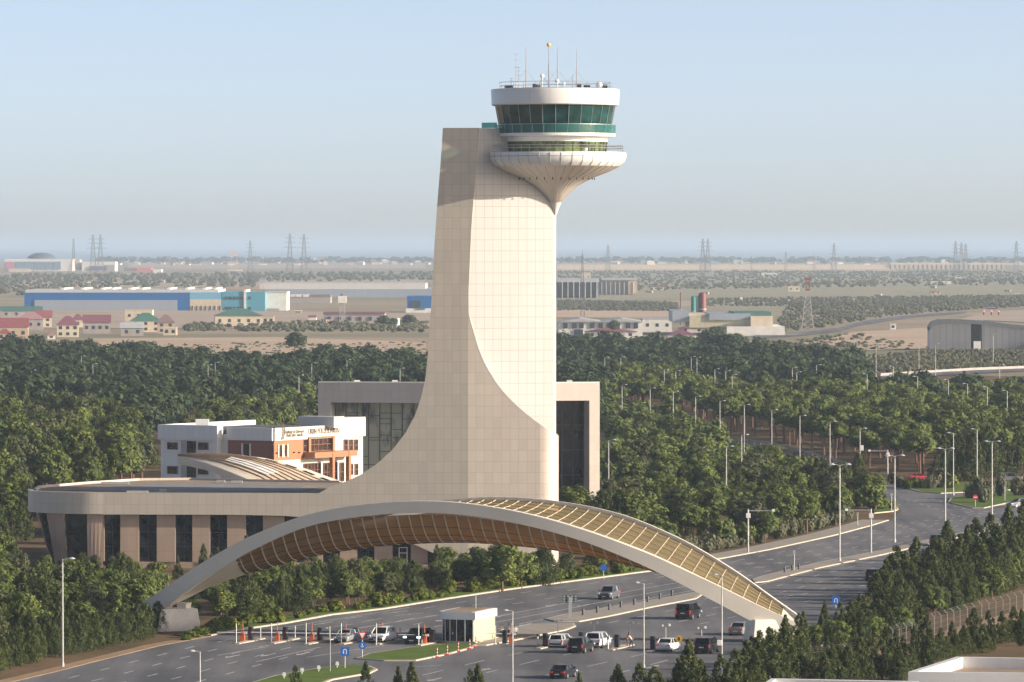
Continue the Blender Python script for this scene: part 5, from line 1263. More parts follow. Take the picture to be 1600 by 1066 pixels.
def cards(cen, rad, n, size, rng, outc=None, up=.15, asp=.55, jit=.75, dirv=None):
    """n leaf cards round each clump centre; returns vertices (N*4,3) and a tint per card"""
    K = len(cen); c = np.repeat(cen, n, 0); r = np.repeat(rad, n, 0)
    d = rng.normal(size=(K * n, 3)); d /= np.linalg.norm(d, axis=1, keepdims=True)
    p = c + d * r * (rng.random((K * n, 1)) ** .4)
    nn = d + rng.normal(size=d.shape) * jit * .6; nn[:, 2] += up
    if outc is not None:
        o = p - outc; o /= np.linalg.norm(o, axis=1, keepdims=True) + 1e-6; nn += o * .6
    nn /= np.linalg.norm(nn, axis=1, keepdims=True)
    t = rng.normal(size=d.shape) if dirv is None else np.repeat(dirv, n, 0) + rng.normal(size=d.shape) * .35
    t -= nn * (t * nn).sum(1, keepdims=True); t /= np.linalg.norm(t, axis=1, keepdims=True) + 1e-6
    b = np.cross(nn, t); s = size * (.6 + .8 * rng.random((K * n, 1)))
    V = np.stack([p - t * s, p - b * s * asp, p + t * s, p + b * s * asp], 1)
    tint = np.clip(np.repeat(rng.random(K), n) * .6 + rng.random(K * n) * .4, 0, 1)
    return V.reshape(-1, 3), tint
def quad_mesh(name, V, tint, m):
    me = bpy.data.meshes.new(name); nq = len(V) // 4
    me.vertices.add(len(V)); me.vertices.foreach_set('co', V.astype(np.float32).ravel())
    me.loops.add(len(V)); me.loops.foreach_set('vertex_index', np.arange(len(V), dtype=np.int32))
    me.polygons.add(nq); me.polygons.foreach_set('loop_start', np.arange(0, len(V), 4, dtype=np.int32)); me.polygons.foreach_set('loop_total', np.full(nq, 4, np.int32))
    a = me.attributes.new('tint', 'FLOAT', 'FACE'); a.data.foreach_set('value', tint.astype(np.float32))
    me.materials.append(m); me.update(calc_edges=True); return me
def core(rng, c, r, n=7):
    """a small closed dark heart so that the crown is not see-through: quads only"""
    out = []
    for i in range(n):
        for j in range(4):
            def pt(a, b):
                th = 2 * math.pi * a / n; ph = -math.pi / 2 + math.pi * b / 4
                return (c[0] + r[0] * math.cos(ph) * math.cos(th), c[1] + r[1] * math.cos(ph) * math.sin(th), c[2] + r[2] * math.sin(ph))
            out += [pt(i, j), pt(i + 1, j), pt(i + 1, j + 1), pt(i, j + 1)]
    return np.array(out)
def pine_crown(seed, ncl=30, n=62, leaf=.042, wide=.40, zc=.64, rz=.33, cr=(.10, .17)):
    rng = np.random.default_rng(seed); th = rng.random(ncl) * 2 * np.pi; u = rng.random(ncl) * 1.55 - .55; u = np.clip(u, -.5, 1)
    rr_ = np.sqrt(1 - u * u * .92) * (.62 + .38 * rng.random(ncl)); sk = rng.normal(size=2) * .05
    cen = np.stack([np.cos(th) * rr_ * wide * .72 + sk[0], np.sin(th) * rr_ * wide * .72 + sk[1], zc + u * rz * .72], 1)
    rad = cr[0] + (cr[1] - cr[0]) * rng.random((ncl, 1)); rad = np.concatenate([rad, rad, rad * .72], 1)
    V, t = cards(cen, rad, n, leaf, rng, np.array([0, 0, zc - rz * .6]))
    C_ = core(rng, (sk[0], sk[1], zc - .03), (wide * .55, wide * .55, rz * .55)); return np.concatenate([V, C_]), np.concatenate([t, np.zeros(len(C_) // 4)])
def cone_crown(seed, ns=70, n=26, leaf=.035, r0=.27, pw=.8, rad0=.075, zb=.04, lean=.6):
    rng = np.random.default_rng(seed); z = zb + (1 - zb - .03) * rng.random(ns) ** 1.15; th = rng.random(ns) * 2 * np.pi
    R_ = r0 * np.minimum(1, (z - zb) / .12 + .55) * (1 - z) ** pw * (.55 + .5 * rng.random(ns))
    cen = np.stack([np.cos(th) * R_, np.sin(th) * R_, z], 1); k_ = rad0 * (.45 + .75 * (1 - z))
    rad = np.stack([k_, k_, k_ * 1.6], 1)
    dv = np.stack([np.cos(th) * lean, np.sin(th) * lean, np.ones(ns)], 1)
    V, t = cards(cen, rad, n, leaf, rng, None, .05, .4, .7, dv)
    tip = np.stack([rng.normal(size=6) * .006, rng.normal(size=6) * .006, .9 + .09 * rng.random(6)], 1)
    V2, t2 = cards(tip, np.full((6, 3), .018), 8, leaf * .8, rng, None, .05, .35, .7, np.tile(np.array([[0, 0, 1.]]), (6, 1)))
    C_ = core(rng, (0, 0, .34), (r0 * .3, r0 * .3, .26)); return np.concatenate([V, V2, C_]), np.concatenate([t, t2, np.zeros(len(C_) // 4)])
def dome_crown(seed, ncl=16, n=34, leaf=.10):
    rng = np.random.default_rng(seed); d = rng.normal(size=(ncl, 3)); d[:, 2] = np.abs(d[:, 2]); d /= np.linalg.norm(d, axis=1, keepdims=True)
    cen = d * np.array([.48, .48, .55]) * (.7 + .4 * rng.random((ncl, 1))) + np.array([0, 0, .25]); rad = np.full((ncl, 3), .24)
    V, t = cards(cen, rad, n, leaf, rng, np.array([0, 0, .1])); C_ = core(rng, (0, 0, .3), (.42, .42, .36)); return np.concatenate([V, C_]), np.concatenate([t, np.zeros(len(C_) // 4)])
def trunk_mesh(seed, top=.62, r=.022, limbs=4):
    rg = random.Random(seed); m = MB(); m.path([(0, 0, -.02), (.01 * rg.uniform(-1, 1), .01 * rg.uniform(-1, 1), top * .5), (.02 * rg.uniform(-1, 1), .02 * rg.uniform(-1, 1), top)], [r * 1.25, r, r * .6], 6)
    for i in range(limbs):
        a = rg.uniform(0, 6.28); z = top * rg.uniform(.5, .9); m.path([(0, 0, z), (math.cos(a) * .1, math.sin(a) * .1, z + .07), (math.cos(a) * .22, math.sin(a) * .22, z + .13)], [r * .55, r * .4, r * .2], 5)
    return m.mesh('trunk', M_BARK)
KINDS = {}
def kind(name, cat, makers, trunks): KINDS[name] = (cat, makers, trunks, [])
pv_ = [quad_mesh('pine_crown', *pine_crown(10 + i, 48, 64, .028, .40, .57, .42, (.075, .13)), (M_PINE, M_PINE, M_PINE2, M_PINE3)[i % 4]) for i in range(8)]
bp_ = [quad_mesh('bushy_pine_crown', *pine_crown(120 + i, 50, 64, .028, .42, .47, .48, (.08, .14)), (M_PINE, M_PINE2, M_PINE, M_PINE3)[i % 4]) for i in range(8)]
uv_ = [quad_mesh('umbrella_crown', *pine_crown(30 + i, 44, 60, .032, .42, .68, .29, (.07, .12)), M_PINE) for i in range(6)]
jv_ = [quad_mesh('juniper_crown', *cone_crown(50 + i, 120, 40, .022, .33 + .05 * (i % 3), .85 + .2 * (i % 2), .062, .04, .9), M_JUN) for i in range(6)]
bv_ = [quad_mesh('bushy_juniper_crown', *cone_crown(60 + i, 120, 40, .026, .46, .5, .09), M_JUN) for i in range(5)]
cv_ = [quad_mesh('cypress_crown', *cone_crown(70 + i, 80, 26, .026, .125, .45, .05, .02, .2), M_CYP) for i in range(4)]
sv_ = [quad_mesh('shrub_crown', *dome_crown(80 + i), M_SHRUB) for i in range(5)]
ov_ = [quad_mesh('grey_bush_crown', *dome_crown(90 + i), M_OLIVE_T) for i in range(4)]
dv_ = [quad_mesh('dark_pine_crown', *pine_crown(100 + i), M_DPINE) for i in range(5)]
t_p = [trunk_mesh(i) for i in range(4)]; t_u = [trunk_mesh(10 + i, .66, .02) for i in range(4)]; t_c = [trunk_mesh(20 + i, .3, .018, 0) for i in range(2)]
def plant_tree(nm, cat, label, group, p, h, crown, trunk, rz, wid=1.):
    t = thing(nm, label, cat, p, rz, group); t.scale = (h * wid, h * wid, h)
    link('crown', crown, t); link('trunk', trunk, t); return t
rs = random.Random(4)
def scatter(px, dx, dy, seed, jit=.42, excl=()):
    W_ = wpoly(px); rg = random.Random(seed); x0, x1 = min(a for a, _ in W_), max(a for a, _ in W_); y0, y1 = min(b for _, b in W_), max(b for _, b in W_)
    out = []; y = y0; row = 0
    while y < y1:
        x = x0 + (row % 2) * dx / 2
        while x < x1:
            a, b = x + rg.uniform(-jit, jit) * dx, y + rg.uniform(-jit, jit) * dy
            if inside(a, b, W_) and not any(inside(a, b, e) for e in excl):
                q = PX((a, b, 4))[0]
                if -70 < q < 1670: out.append((a, b))
            x += dx
        y += dy; row += 1
    return out
ROADW = wpoly(ROAD); SLIP = wpoly([(1383, 755), (1372, 766), (1320, 746), (1270, 731), (1200, 710), (1140, 696), (1060, 672), (1064, 660), (1150, 685), (1210, 697), (1290, 719), (1340, 737)])
WING = [(-72, 785), (-5, 780), (10, 778), (12, 810), (30, 836), (30, 862), (-45, 862), (-58, 846), (-72, 836)]
BLK_ = [(-34, 902), (18, 902), (18, 930), (-36, 936)]
POLW = [(-60, 858), (-34, 858), (-16, 892), (-36, 905), (-60, 885)]
PED = [(GL.x - 3, GL.y - 7), (GL.x + 9, GL.y - 7), (GL.x + 9, GL.y + 7), (GL.x - 3, GL.y + 7)]
TERR = [(p.x, p.y) for p in (PA(420, 850) + nA * 5, PA(740, 850) + nA * 5, PA(740, 850), PA(420, 850))]
EX = (ROADW, SLIP, WING, BLK_, POLW, PED, TERR)
ALL = []                                                      # (apparent size, kind, x, y, h, label, group)
def zone(nm, px, dx, dy, h0, h1, seed, label, group, wid=(.85, 1.15)):
    for a, b in scatter(px, dx, dy, seed, excl=EX): 
        h = rs.uniform(h0, h1); qx, qy = PX((a, b, 0))
        if nm == 'pine' and 1120 < qx < 1320 and -2 < qy - (690 + (qx - 1150) * .23) < 48: h *= .4
        ALL.append((h / b, nm, a, b, h, label, group, rs.uniform(*wid)))
zone('bushy', [(40, 925), (240, 918), (240, 900), (150, 893), (50, 884)], 3.6, 7, 2.2, 3.2, 21, 'low bushy pine close under the left windows of the low wing', 'low pines under the wing')
zone('pine', [(-60, 960), (36, 930), (36, 870), (-60, 866)], 4.6, 8, 5, 7, 22, 'pine in the thicket between the left verge and the low wing', 'pines before the low wing')
zone('bushy', [(-60, 1035), (80, 1012), (200, 986), (262, 955), (250, 935), (36, 940), (-60, 950)], 4.0, 6.5, 4.6, 6.4, 1, 'pine in the thicket between the left verge and the low wing', 'pines before the low wing')
zone('pine', [(-60, 880), (42, 872), (46, 830), (30, 790), (-60, 795)], 6, 10, 6, 8, 2, 'dark pine at the left edge beside the rounded end of the low wing', 'pines at the end of the wing')
zone('bushy', [(322, 974), (400, 964), (520, 946), (640, 929), (760, 914), (880, 901), (1010, 888), (1000, 882), (880, 888), (720, 895), (560, 906), (450, 908), (330, 935)], 3.0, 4.4, 1.8, 4.8, 3, 'bushy pine in the planted strip between the road and the low wing', 'pines of the roadside strip')
zone('pine', [(882, 880), (1000, 880), (1110, 866), (1200, 850), (1300, 829), (1372, 806), (1370, 788), (1355, 774), (1320, 751), (1270, 736), (1200, 716), (1140, 702), (1060, 678), (960, 655), (945, 662), (940, 745), (882, 760)], 5.0, 10.5, 3.6, 8.0, 4, 'round headed pine in the wood right of the tower', 'pines of the wood right of the tower', (1., 1.3))
zone('umbrella', [(1060, 656), (1150, 682), (1210, 694), (1290, 714), (1345, 734), (1395, 746), (1470, 742), (1600, 738), (1660, 740), (1660, 640), (1400, 645), (1240, 645), (1100, 628), (1000, 612), (945, 612), (945, 648)], 6.4, 13, 6.5, 10.5, 5, 'tall umbrella pine with bare trunk in the wood beyond the slip road', 'umbrella pines beyond the slip road', (.95, 1.2))
zone('dark', [(870, 602), (870, 562), (1000, 558), (1100, 553), (1180, 566), (1250, 578), (1335, 588), (1375, 632), (1560, 646), (1660, 652), (1660, 660), (1400, 650), (1240, 640), (1100, 622)], 7.6, 20, 7, 12, 6, 'dark pine of the far wood right of the tower', 'dark far pines', (.95, 1.25))
zone('pine', [(-60, 800), (60, 790), (150, 778), (240, 758), (240, 735), (190, 700), (110, 676), (-60, 668)], 5.8, 13, 7, 12.5, 7, 'sunlit rounded pine in the grove at the left', 'sunlit pine grove at the left', (.9, 1.1))
zone('dark', [(-60, 655), (100, 660), (200, 690), (252, 725), (252, 690), (330, 655), (480, 640), (495, 640), (665, 640), (665, 588), (480, 590), (300, 588), (200, 576), (100, 568), (-60, 568)], 7.6, 18, 7, 12.5, 8, 'dark pine of the far wood left of the tower', 'dark far pines', (.95, 1.25))
zone('pine', [(255, 735), (330, 662), (480, 645), (520, 650), (520, 660), (420, 700), (330, 760)], 8, 18, 7, 9.5, 9, 'sunlit pine rising behind the white office', 'pines behind the white office')
zone('dark', [(655, 645), (660, 588), (760, 572), (880, 570), (880, 600), (945, 612), (945, 650), (880, 700), (870, 660)], 7.6, 18, 7, 12, 31, 'dark pine of the far wood behind the tower', 'dark far pines', (.95, 1.25))
for px, py, h, w_ in ((785, 925, 7.2, 1.25), (750, 920, 6., 1.2), (815, 920, 5.6, 1.1), (850, 915, 5.2, 1.), (545, 945, 5., 1.), (470, 955, 5.2, 1.1), (345, 968, 4.6, 1.), (385, 962, 5.2, 1.)): 
    p = G(px, py); ALL.append((1, 'bushy', p.x, p.y, h, 'bushy pine in the planted strip between the road and the low wing', 'pines of the roadside strip', w_))
sets = {'bushy': ('bushy_pine', 'bushy pine', bp_, t_c, 300), 'pine': ('pine_tree', 'pine tree', pv_, t_p, 300), 'umbrella': ('umbrella_pine', 'umbrella pine', uv_, t_u, 220), 'dark': ('pine_tree', 'pine tree', dv_, t_p, 0)}
lowp = [pine_crown(200 + i, 22, 26, .056, .43, .56, .43, (.13, .2)) for i in range(5)]; lowu = [pine_crown(220 + i, 20, 25, .058, .44, .70, .27, (.12, .19)) for i in range(5)]
farV = {'bushy': [], 'pine': [], 'umbrella': [], 'dark': []}; farT = {'bushy': [], 'pine': [], 'umbrella': [], 'dark': []}; farTr = MB()
def xf(V, x, y, h, w_, a):
    ca, sa = math.cos(a), math.sin(a); o = np.empty_like(V); o[:, 0] = (V[:, 0] * ca - V[:, 1] * sa) * h * w_ + x; o[:, 1] = (V[:, 0] * sa + V[:, 1] * ca) * h * w_ + y; o[:, 2] = V[:, 2] * h; return o
cnt = {}
for sz, nm, x, y, h, lab, grp, w_ in sorted(ALL, key=lambda t: -t[0]):
    on, cat, cv, tv, mx_ = sets[nm]; cnt[nm] = cnt.get(nm, 0) + 1; a = rs.uniform(0, 6.28)
    if cnt[nm] <= mx_: plant_tree(on, cat, lab, grp, (x, y, .02), h, rs.choice(jv_ + bv_ if nm in ('bushy', 'pine') and rs.random() < .28 else cv), rs.choice(tv), a, w_)
    else:
        V_, t_ = rs.choice(lowu if nm == 'umbrella' else lowp); farV[nm].append(xf(V_, x, y, h, w_, a)); farT[nm].append(t_)
        farTr.tube((x, y, 0), (x, y, h * .5), h * .02, h * .014, 5, False)
for nm, lab, m_ in (('pine', 'rest of the pine wood right of the tower', M_PINE), ('umbrella', 'rest of the umbrella pine wood', M_PINE), ('dark', 'dark far wood on both sides of the tower', M_DPINE)):
    if farV[nm]:
        o = link('far_wood', quad_mesh('far_wood', np.concatenate(farV[nm]), np.concatenate(farT[nm]), m_)); tag(o, lab, 'wood', None, 'stuff')
o = link('wood_trunks', farTr.mesh('wood_trunks', M_BARK)); tag(o, 'bare brown trunks of the far wood', 'tree trunks', None, 'stuff')
print('TREES', cnt)
# junipers, cypresses, shrubs
def put(lst, px, py, h, wid=1., nm='juniper', cat='juniper', label='', group='', crowns=None, tr=None):
    p = G(px, py); return plant_tree(nm, cat, label, group, (p.x, p.y, .02), h, rs.choice(crowns), rs.choice(tr or t_c), rs.uniform(0, 6.28), wid)
L0 = 'dark bushy juniper in the row along the dusty verge at lower left'
for i in range(26):
    k_ = i / 25; x = -20 + 262 * k_; y = 1052 - 56 * k_ ** .9 - (i % 2) * 9; put(0, x + rs.uniform(-5, 5), y, rs.uniform(3.2, 4.6), rs.uniform(.75, 1.), 'juniper', 'juniper', L0, 'junipers along the left verge', bv_)
for x, y, h in ((285, 962, 3.6), (300, 958, 4.2), (318, 905, 4.8), (330, 905, 3.6), (278, 905, 3.2), (385, 895, 5.2), (340, 903, 4.2)): put(0, x, y, h, .8, 'cypress', 'cypress', 'slim dark cypress by the left half of the arch', 'cypresses by the arch', jv_)
L1_ = 'upright juniper in the hedge between the near footway and the dirt track'
zj = scatter([(1170, 1066), (1240, 1010), (1310, 974), (1370, 940), (1420, 915), (1500, 882), (1600, 848), (1660, 838), (1660, 905), (1560, 935), (1480, 962), (1400, 992), (1330, 1030), (1270, 1060)], 3.1, 5.5, 11, .95, excl=(ROADW,))
for a, b in zj:
    px, py = PX((a, b, 0)); h = rs.uniform(2.0, 4.8) if px < 1390 else rs.uniform(2.6, 5.2)
    if rs.random() < .3: plant_tree('bushy_pine', 'bushy pine', 'rounded bushy pine in the hedge between the near footway and the dirt track', 'bushy pines of the right hand hedge', (a, b, .02), h * .95, rs.choice(bp_), rs.choice(t_c), rs.uniform(0, 6), rs.uniform(.9, 1.3)); continue
    plant_tree('juniper', 'juniper', L1_, 'junipers of the right hand hedge', (a, b, .02), h, rs.choice(jv_ + bv_[:2]), rs.choice(t_c), rs.uniform(0, 6), rs.uniform(.9, 1.25))
for x, y, h, w_ in ((1400, 935, 6.8, 1.2), (1385, 940, 5.4, 1.1), (1432, 925, 7.2, 1.1), (1462, 915, 6.6, 1.1), (1480, 905, 8, 1.0), (1512, 905, 7.2, 1.2), (1548, 895, 8.2, 1.05), (1576, 885, 8.6, 1.0), (1595, 895, 7.2, 1.2), (1530, 915, 6.4, 1.2), (1445, 935, 5.6, 1.2), (1415, 935, 6, 1.2), (1470, 925, 7, 1.2), (1525, 895, 7.6, 1.2), (1560, 905, 7.2, 1.3), (1500, 915, 6.8, 1.3), (1455, 935, 6.2, 1.3), (1540, 930, 5.6, 1.4), (1580, 912, 7, 1.3), (1425, 945, 5.2, 1.3), (1600, 880, 9, 1.1), (1590, 910, 6.4, 1.3), (1495, 925, 5.8, 1.3), (1565, 915, 6.4, 1.3)):
    put(0, x, y, h, w_, 'juniper', 'juniper', 'tall ragged juniper with upswept tips beside the right carriageway', 'tall junipers at right', jv_)
for x, top, h, w_ in ((461, 1040, 4, .9), (571, 1034, 5, .9), (622, 1042, 4.5, 1.), (643, 1035, 5, 1.1), (747, 1038, 5.2, 1.1), (735, 1046, 4, 1.), (905, 1052, 4, 1), (966, 1038, 5, 1.1), (1000, 1036, 5.2, 1.2), (1022, 1042, 4.8, 1.2), (1076, 1000, 7, 1.2), (1060, 1030, 5, 1.2), (1095, 1030, 5, 1.2), (1126, 1022, 5.5, 1.1), (1150, 1015, 5.4, 1.2), (1168, 1000, 6, 1.2), (1188, 985, 6, 1.1), (1205, 990, 6, 1.2), (1228, 972, 6.4, 1.1), (1250, 985, 5.4, 1.2), (1216, 1005, 5.2, 1.2), (1180, 1020, 5, 1.3), (1140, 1035, 5, 1.3), (1030, 1050, 4.4, 1.3)):
    Y = (CAMZ - h) * F / (top - HZ); X = (x - 800) * Y / F
    plant_tree('juniper', 'juniper', 'juniper tip rising along the bottom of the picture before the toll lanes', 'junipers along the bottom of the picture', (X, Y, .02), h, rs.choice(jv_), rs.choice(t_c), rs.uniform(0, 6), w_ * .95)
for x, y, h, w_ in ((1384, 1050, 5.0, 1), (1400, 1048, 4.4, 1.1), (1436, 1040, 6.2, 1), (1448, 1042, 5.6, 1), (1428, 1046, 4.6, 1.1), (1392, 1054, 3.8, 1.2), (1544, 1012, 4.2, 1), (1551, 1016, 3.6, 1), (1596, 1010, 4.2, 1.), (1412, 1052, 4.0, 1.2)):
    put(0, x, y, h, w_, 'cypress', 'cypress', 'slender cypress in the front row above the lower right roof', 'cypresses in the lower right row', cv_)
L2_ = 'rounded juniper in the front row above the lower right roof'
for x, y, h, w_ in ((1300, 1070, 4.2, 1.3), (1325, 1068, 4., 1.3), (1345, 1064, 4.6, 1.2), (1362, 1060, 4., 1.3), (1378, 1062, 4.2, 1.2), (1405, 1064, 3.6, 1.3), (1455, 1034, 3.4, 1.3), (1470, 1030, 3.4, 1.3), (1488, 1026, 3.8, 1.2), (1506, 1022, 3.2, 1.3), (1522, 1014, 4.6, 1.2), (1536, 1020, 3.2, 1.3), (1566, 1005, 3.6, 1.3), (1584, 1000, 3.8, 1.3), (1604, 1002, 4., 1.2), (1310, 1062, 3.6, 1.3), (1288, 1078, 3.8, 1.3), (1420, 1050, 3., 1.4)):
    put(0, x, y, h, w_, 'juniper', 'juniper', L2_, 'junipers in the lower right row', jv_)
rowp, o2 = offs(FAR[4:15], 2.2); n_ = 0
segl = [(o2[i], o2[i + 1]) for i in range(len(o2) - 1)]
for a, b in segl:
    L = (b - a).length; s = 0
    while s < L:
        q = a.lerp(b, s / L) + Vector((rs.uniform(-.5, .5), rs.uniform(-.8, 3.2))); s += rs.uniform(.9, 2.2)
        px = PX((q.x, q.y, 0))[0]
        if rs.random() < .25 or 243 < px < 312: continue
        yl = rs.random() < .2; h = rs.uniform(.6, 1.9)
        plant_tree('shrub', 'shrub', 'low bright green shrub behind the pale kerb below the tower' if not yl else 'yellowish green shrub behind the pale kerb below the tower', 'yellowish shrubs behind the kerb' if yl else 'green shrubs behind the kerb', (q.x, q.y, .1), h, rs.choice(sv_), t_c[0], rs.uniform(0, 6), rs.uniform(1., 1.5))
for px, py, h, w_ in ((300, 997, .9, 1.8), (312, 994, 1.2, 1.8), (326, 990, 1.1, 1.8), (290, 1001, .7, 1.9)): put(0, px, py, h, w_, 'shrub', 'shrub', 'low spreading shrub at the foot of the left arch pedestal', 'shrubs round the left pedestal', sv_)
L3 = 'grey green bush at the edge of the wood behind the footway'
ed, eo = offs(FAR[13:] + [(1386, 814)], 6.5)
for i in range(len(eo) - 1):
    a, b = eo[i], eo[i + 1]; L = (b - a).length; s = 0
    while s < L:
        q = a.lerp(b, s / L) + Vector((rs.uniform(-1, 1), rs.uniform(-1, 4))); s += rs.uniform(1.6, 2.8)
        plant_tree('olive_bush', 'bush', L3, 'bushes behind the footway', (q.x, q.y, .1), rs.uniform(2., 3.4), rs.choice(ov_), t_p[0], rs.uniform(0, 6), rs.uniform(.5, .75))
for px, py, h, w_ in ((1380, 797, 2., 1.3), (1390, 796, 1.7, 1.4), (1372, 795, 2.2, 1.2)): put(0, px, py, h, w_, 'shrub', 'shrub', 'rounded shrub on the small planted corner of the junction', 'shrubs on the planted corner', sv_)
for px, py, h, w_, m_ in ((1516, 780, 3.4, .55, 0), (1536, 787, 4.6, .5, 0), (1528, 780, 4.6, .5, 0), (1566, 777, 4.6, .5, 0), (1590, 776, 3.8, .6, 0), (1545, 781, 3.6, .6, 0), (1606, 776, 4, .6, 0)): put(0, px, py, h, w_, 'olive_bush', 'bush', 'silvery round bush on the lawn between the junction roads', 'silvery bushes on the junction lawns', ov_, t_p)
for px, py, h, w_ in ((1405, 762, 2.4, .9), (1418, 765, 2., 1.), (1430, 763, 2.4, .9), (1455, 765, 3., .8), (1470, 763, 4.2, .7), (1484, 764, 3.2, .8), (1442, 764, 2., .9), (1396, 757, 2.4, .9)): put(0, px, py, h, w_, 'shrub', 'shrub', 'dark green shrub along the corner lawn beside the far wood', 'shrubs along the corner lawn', ov_ + sv_[:1], t_p)
for px, py, h, w_ in ((1500, 752, 9.5, .95), (1522, 752, 10., .9), (1545, 748, 10.5, .85), (1565, 745, 9, .9), (1475, 748, 8.6, 1.), (1590, 745, 9, .9)): put(0, px, py, h, w_, 'dark_conifer', 'conifer', 'tall dark conifer standing behind the junction lawns', 'dark conifers behind the junction', jv_)
for px, py, h in ((1000, 742, 4.2), (1072, 766, 4.4), (955, 800, 4.6), (1208, 745, 4.8), (1242, 744, 4.8), (1284, 752, 4.6), (948, 790, 5.)): put(0, px, py, h, .9, 'cypress', 'cypress', 'dark pointed cypress among the pines right of the tower', 'cypresses in the right hand wood', cv_ + jv_)
# ------------------------------------------------------------------ far plain
def roofm(n, c): return mat('roof_' + n, c, .6, var=.1, scale=.3)
RED, PUR, PINK, GRN, BRN, GRYR = roofm('red', (.27, .085, .09)), roofm('purple', (.20, .075, .10)), roofm('pink_grey', (.34, .20, .20)), roofm('green', (.06, .16, .13)), roofm('brown', (.20, .14, .13)), roofm('grey', (.40, .41, .42))
ORG = roofm('orange', (.36, .16, .09))
WCR, WTAN, WGR, WWH = mat('wall_cream', (.58, .49, .36), .8, scale=.3), mat('wall_tan', (.44, .34, .24), .8, scale=.3), mat('wall_grey', (.32, .29, .27), .8, scale=.3), mat('wall_white', (.70, .67, .62), .8, scale=.3)
M_FWIN = mat('far_window', (.04, .045, .055), .2, var=0)
M_BLUEC, M_TURQ, M_LBLUE = mat('blue_cladding', (.0, .105, .33), .45, var=.03), mat('turquoise_cladding', (.07, .30, .40), .45, var=.04), mat('light_blue_cladding', (.16, .38, .55), .45, var=.03)
M_GPAN = panel_mat('grey_metal_sheet', (.30, .335, .39), (1, 0), 3, 60, .2, .9, .03, .45); M_WROOF = panel_mat('white_roof_sheet', (.60, .56, .50), (1, .2), 12, 60, .5, .85, .04, .4)
def bld(name, label, cat, x0, x1, yb, yt, roof, wall, depth=None, kind='hip', rot=0., wins=3, floors=1, roofk=.42, group=None):
    """a building whose front foot runs from x0 to x1 at picture height yb; yt is its top"""
    P = G((x0 + x1) / 2, yb); Y = P.y; s = Y / F; Wd = (x1 - x0) * s; H = (yb - yt) * s; D = depth or Wd * .8; rz_ = R(rot)
    t = thing(name, label, cat, (P.x, Y + D / 2, 0), rz_, group); hw = H * (1 - roofk) if kind in ('hip', 'gable') else H
    part('wall', MB().box((0, 0, hw / 2), (Wd, D, hw)), wall, t)
    e = .45
    if kind == 'hip':
        r_ = max(0, (Wd - D) / 2); m = MB(); b = [(-Wd / 2 - e, -D / 2 - e, hw), (Wd / 2 + e, -D / 2 - e, hw), (Wd / 2 + e, D / 2 + e, hw), (-Wd / 2 - e, D / 2 + e, hw), (-r_ - .2, 0, H), (r_ + .2, 0, H)]
        m.add(b, [(0, 1, 5, 4), (2, 3, 4, 5), (1, 2, 5), (3, 0, 4), (3, 2, 1, 0)]); part('roof', m, roof, t)
    elif kind == 'gable':
        m = MB(); m.add([(-Wd / 2 - e, -D / 2 - e, hw), (Wd / 2 + e, -D / 2 - e, hw), (Wd / 2 + e, D / 2 + e, hw), (-Wd / 2 - e, D / 2 + e, hw), (-Wd / 2 - e, 0, H), (Wd / 2 + e, 0, H)], [(0, 1, 5, 4), (2, 3, 4, 5), (1, 2, 5), (3, 0, 4), (3, 2, 1, 0)]); part('roof', m, roof, t)
    elif kind == 'front_gable':
        m = MB(); m.add([(-Wd / 2 - e, -D / 2 - e, hw * .72), (Wd / 2 + e, -D / 2 - e, hw * .72), (Wd / 2 + e, D / 2, hw * .72), (-Wd / 2 - e, D / 2, hw * .72), (0, -D / 2 - e, H * 1.02), (0, D / 2, H * 1.02)], [(0, 4, 5, 3), (4, 1, 2, 5), (0, 1, 4), (2, 3, 5)]); part('roof', m, roof, t)
    else:
        part('roof', MB().box((0, 0, H + .15), (Wd + .3, D + .3, .3)), roof, t)
    for f_ in range(floors):
        for i in range(wins):
            x = -Wd / 2 + Wd * (i + .5) / wins; z = hw * (f_ + .55) / floors
            part('window', MB().box((x, -D / 2, z), (min(1.6, Wd / wins * .5), .12, min(1.7, hw / floors * .5))), M_FWIN, t)
    return t
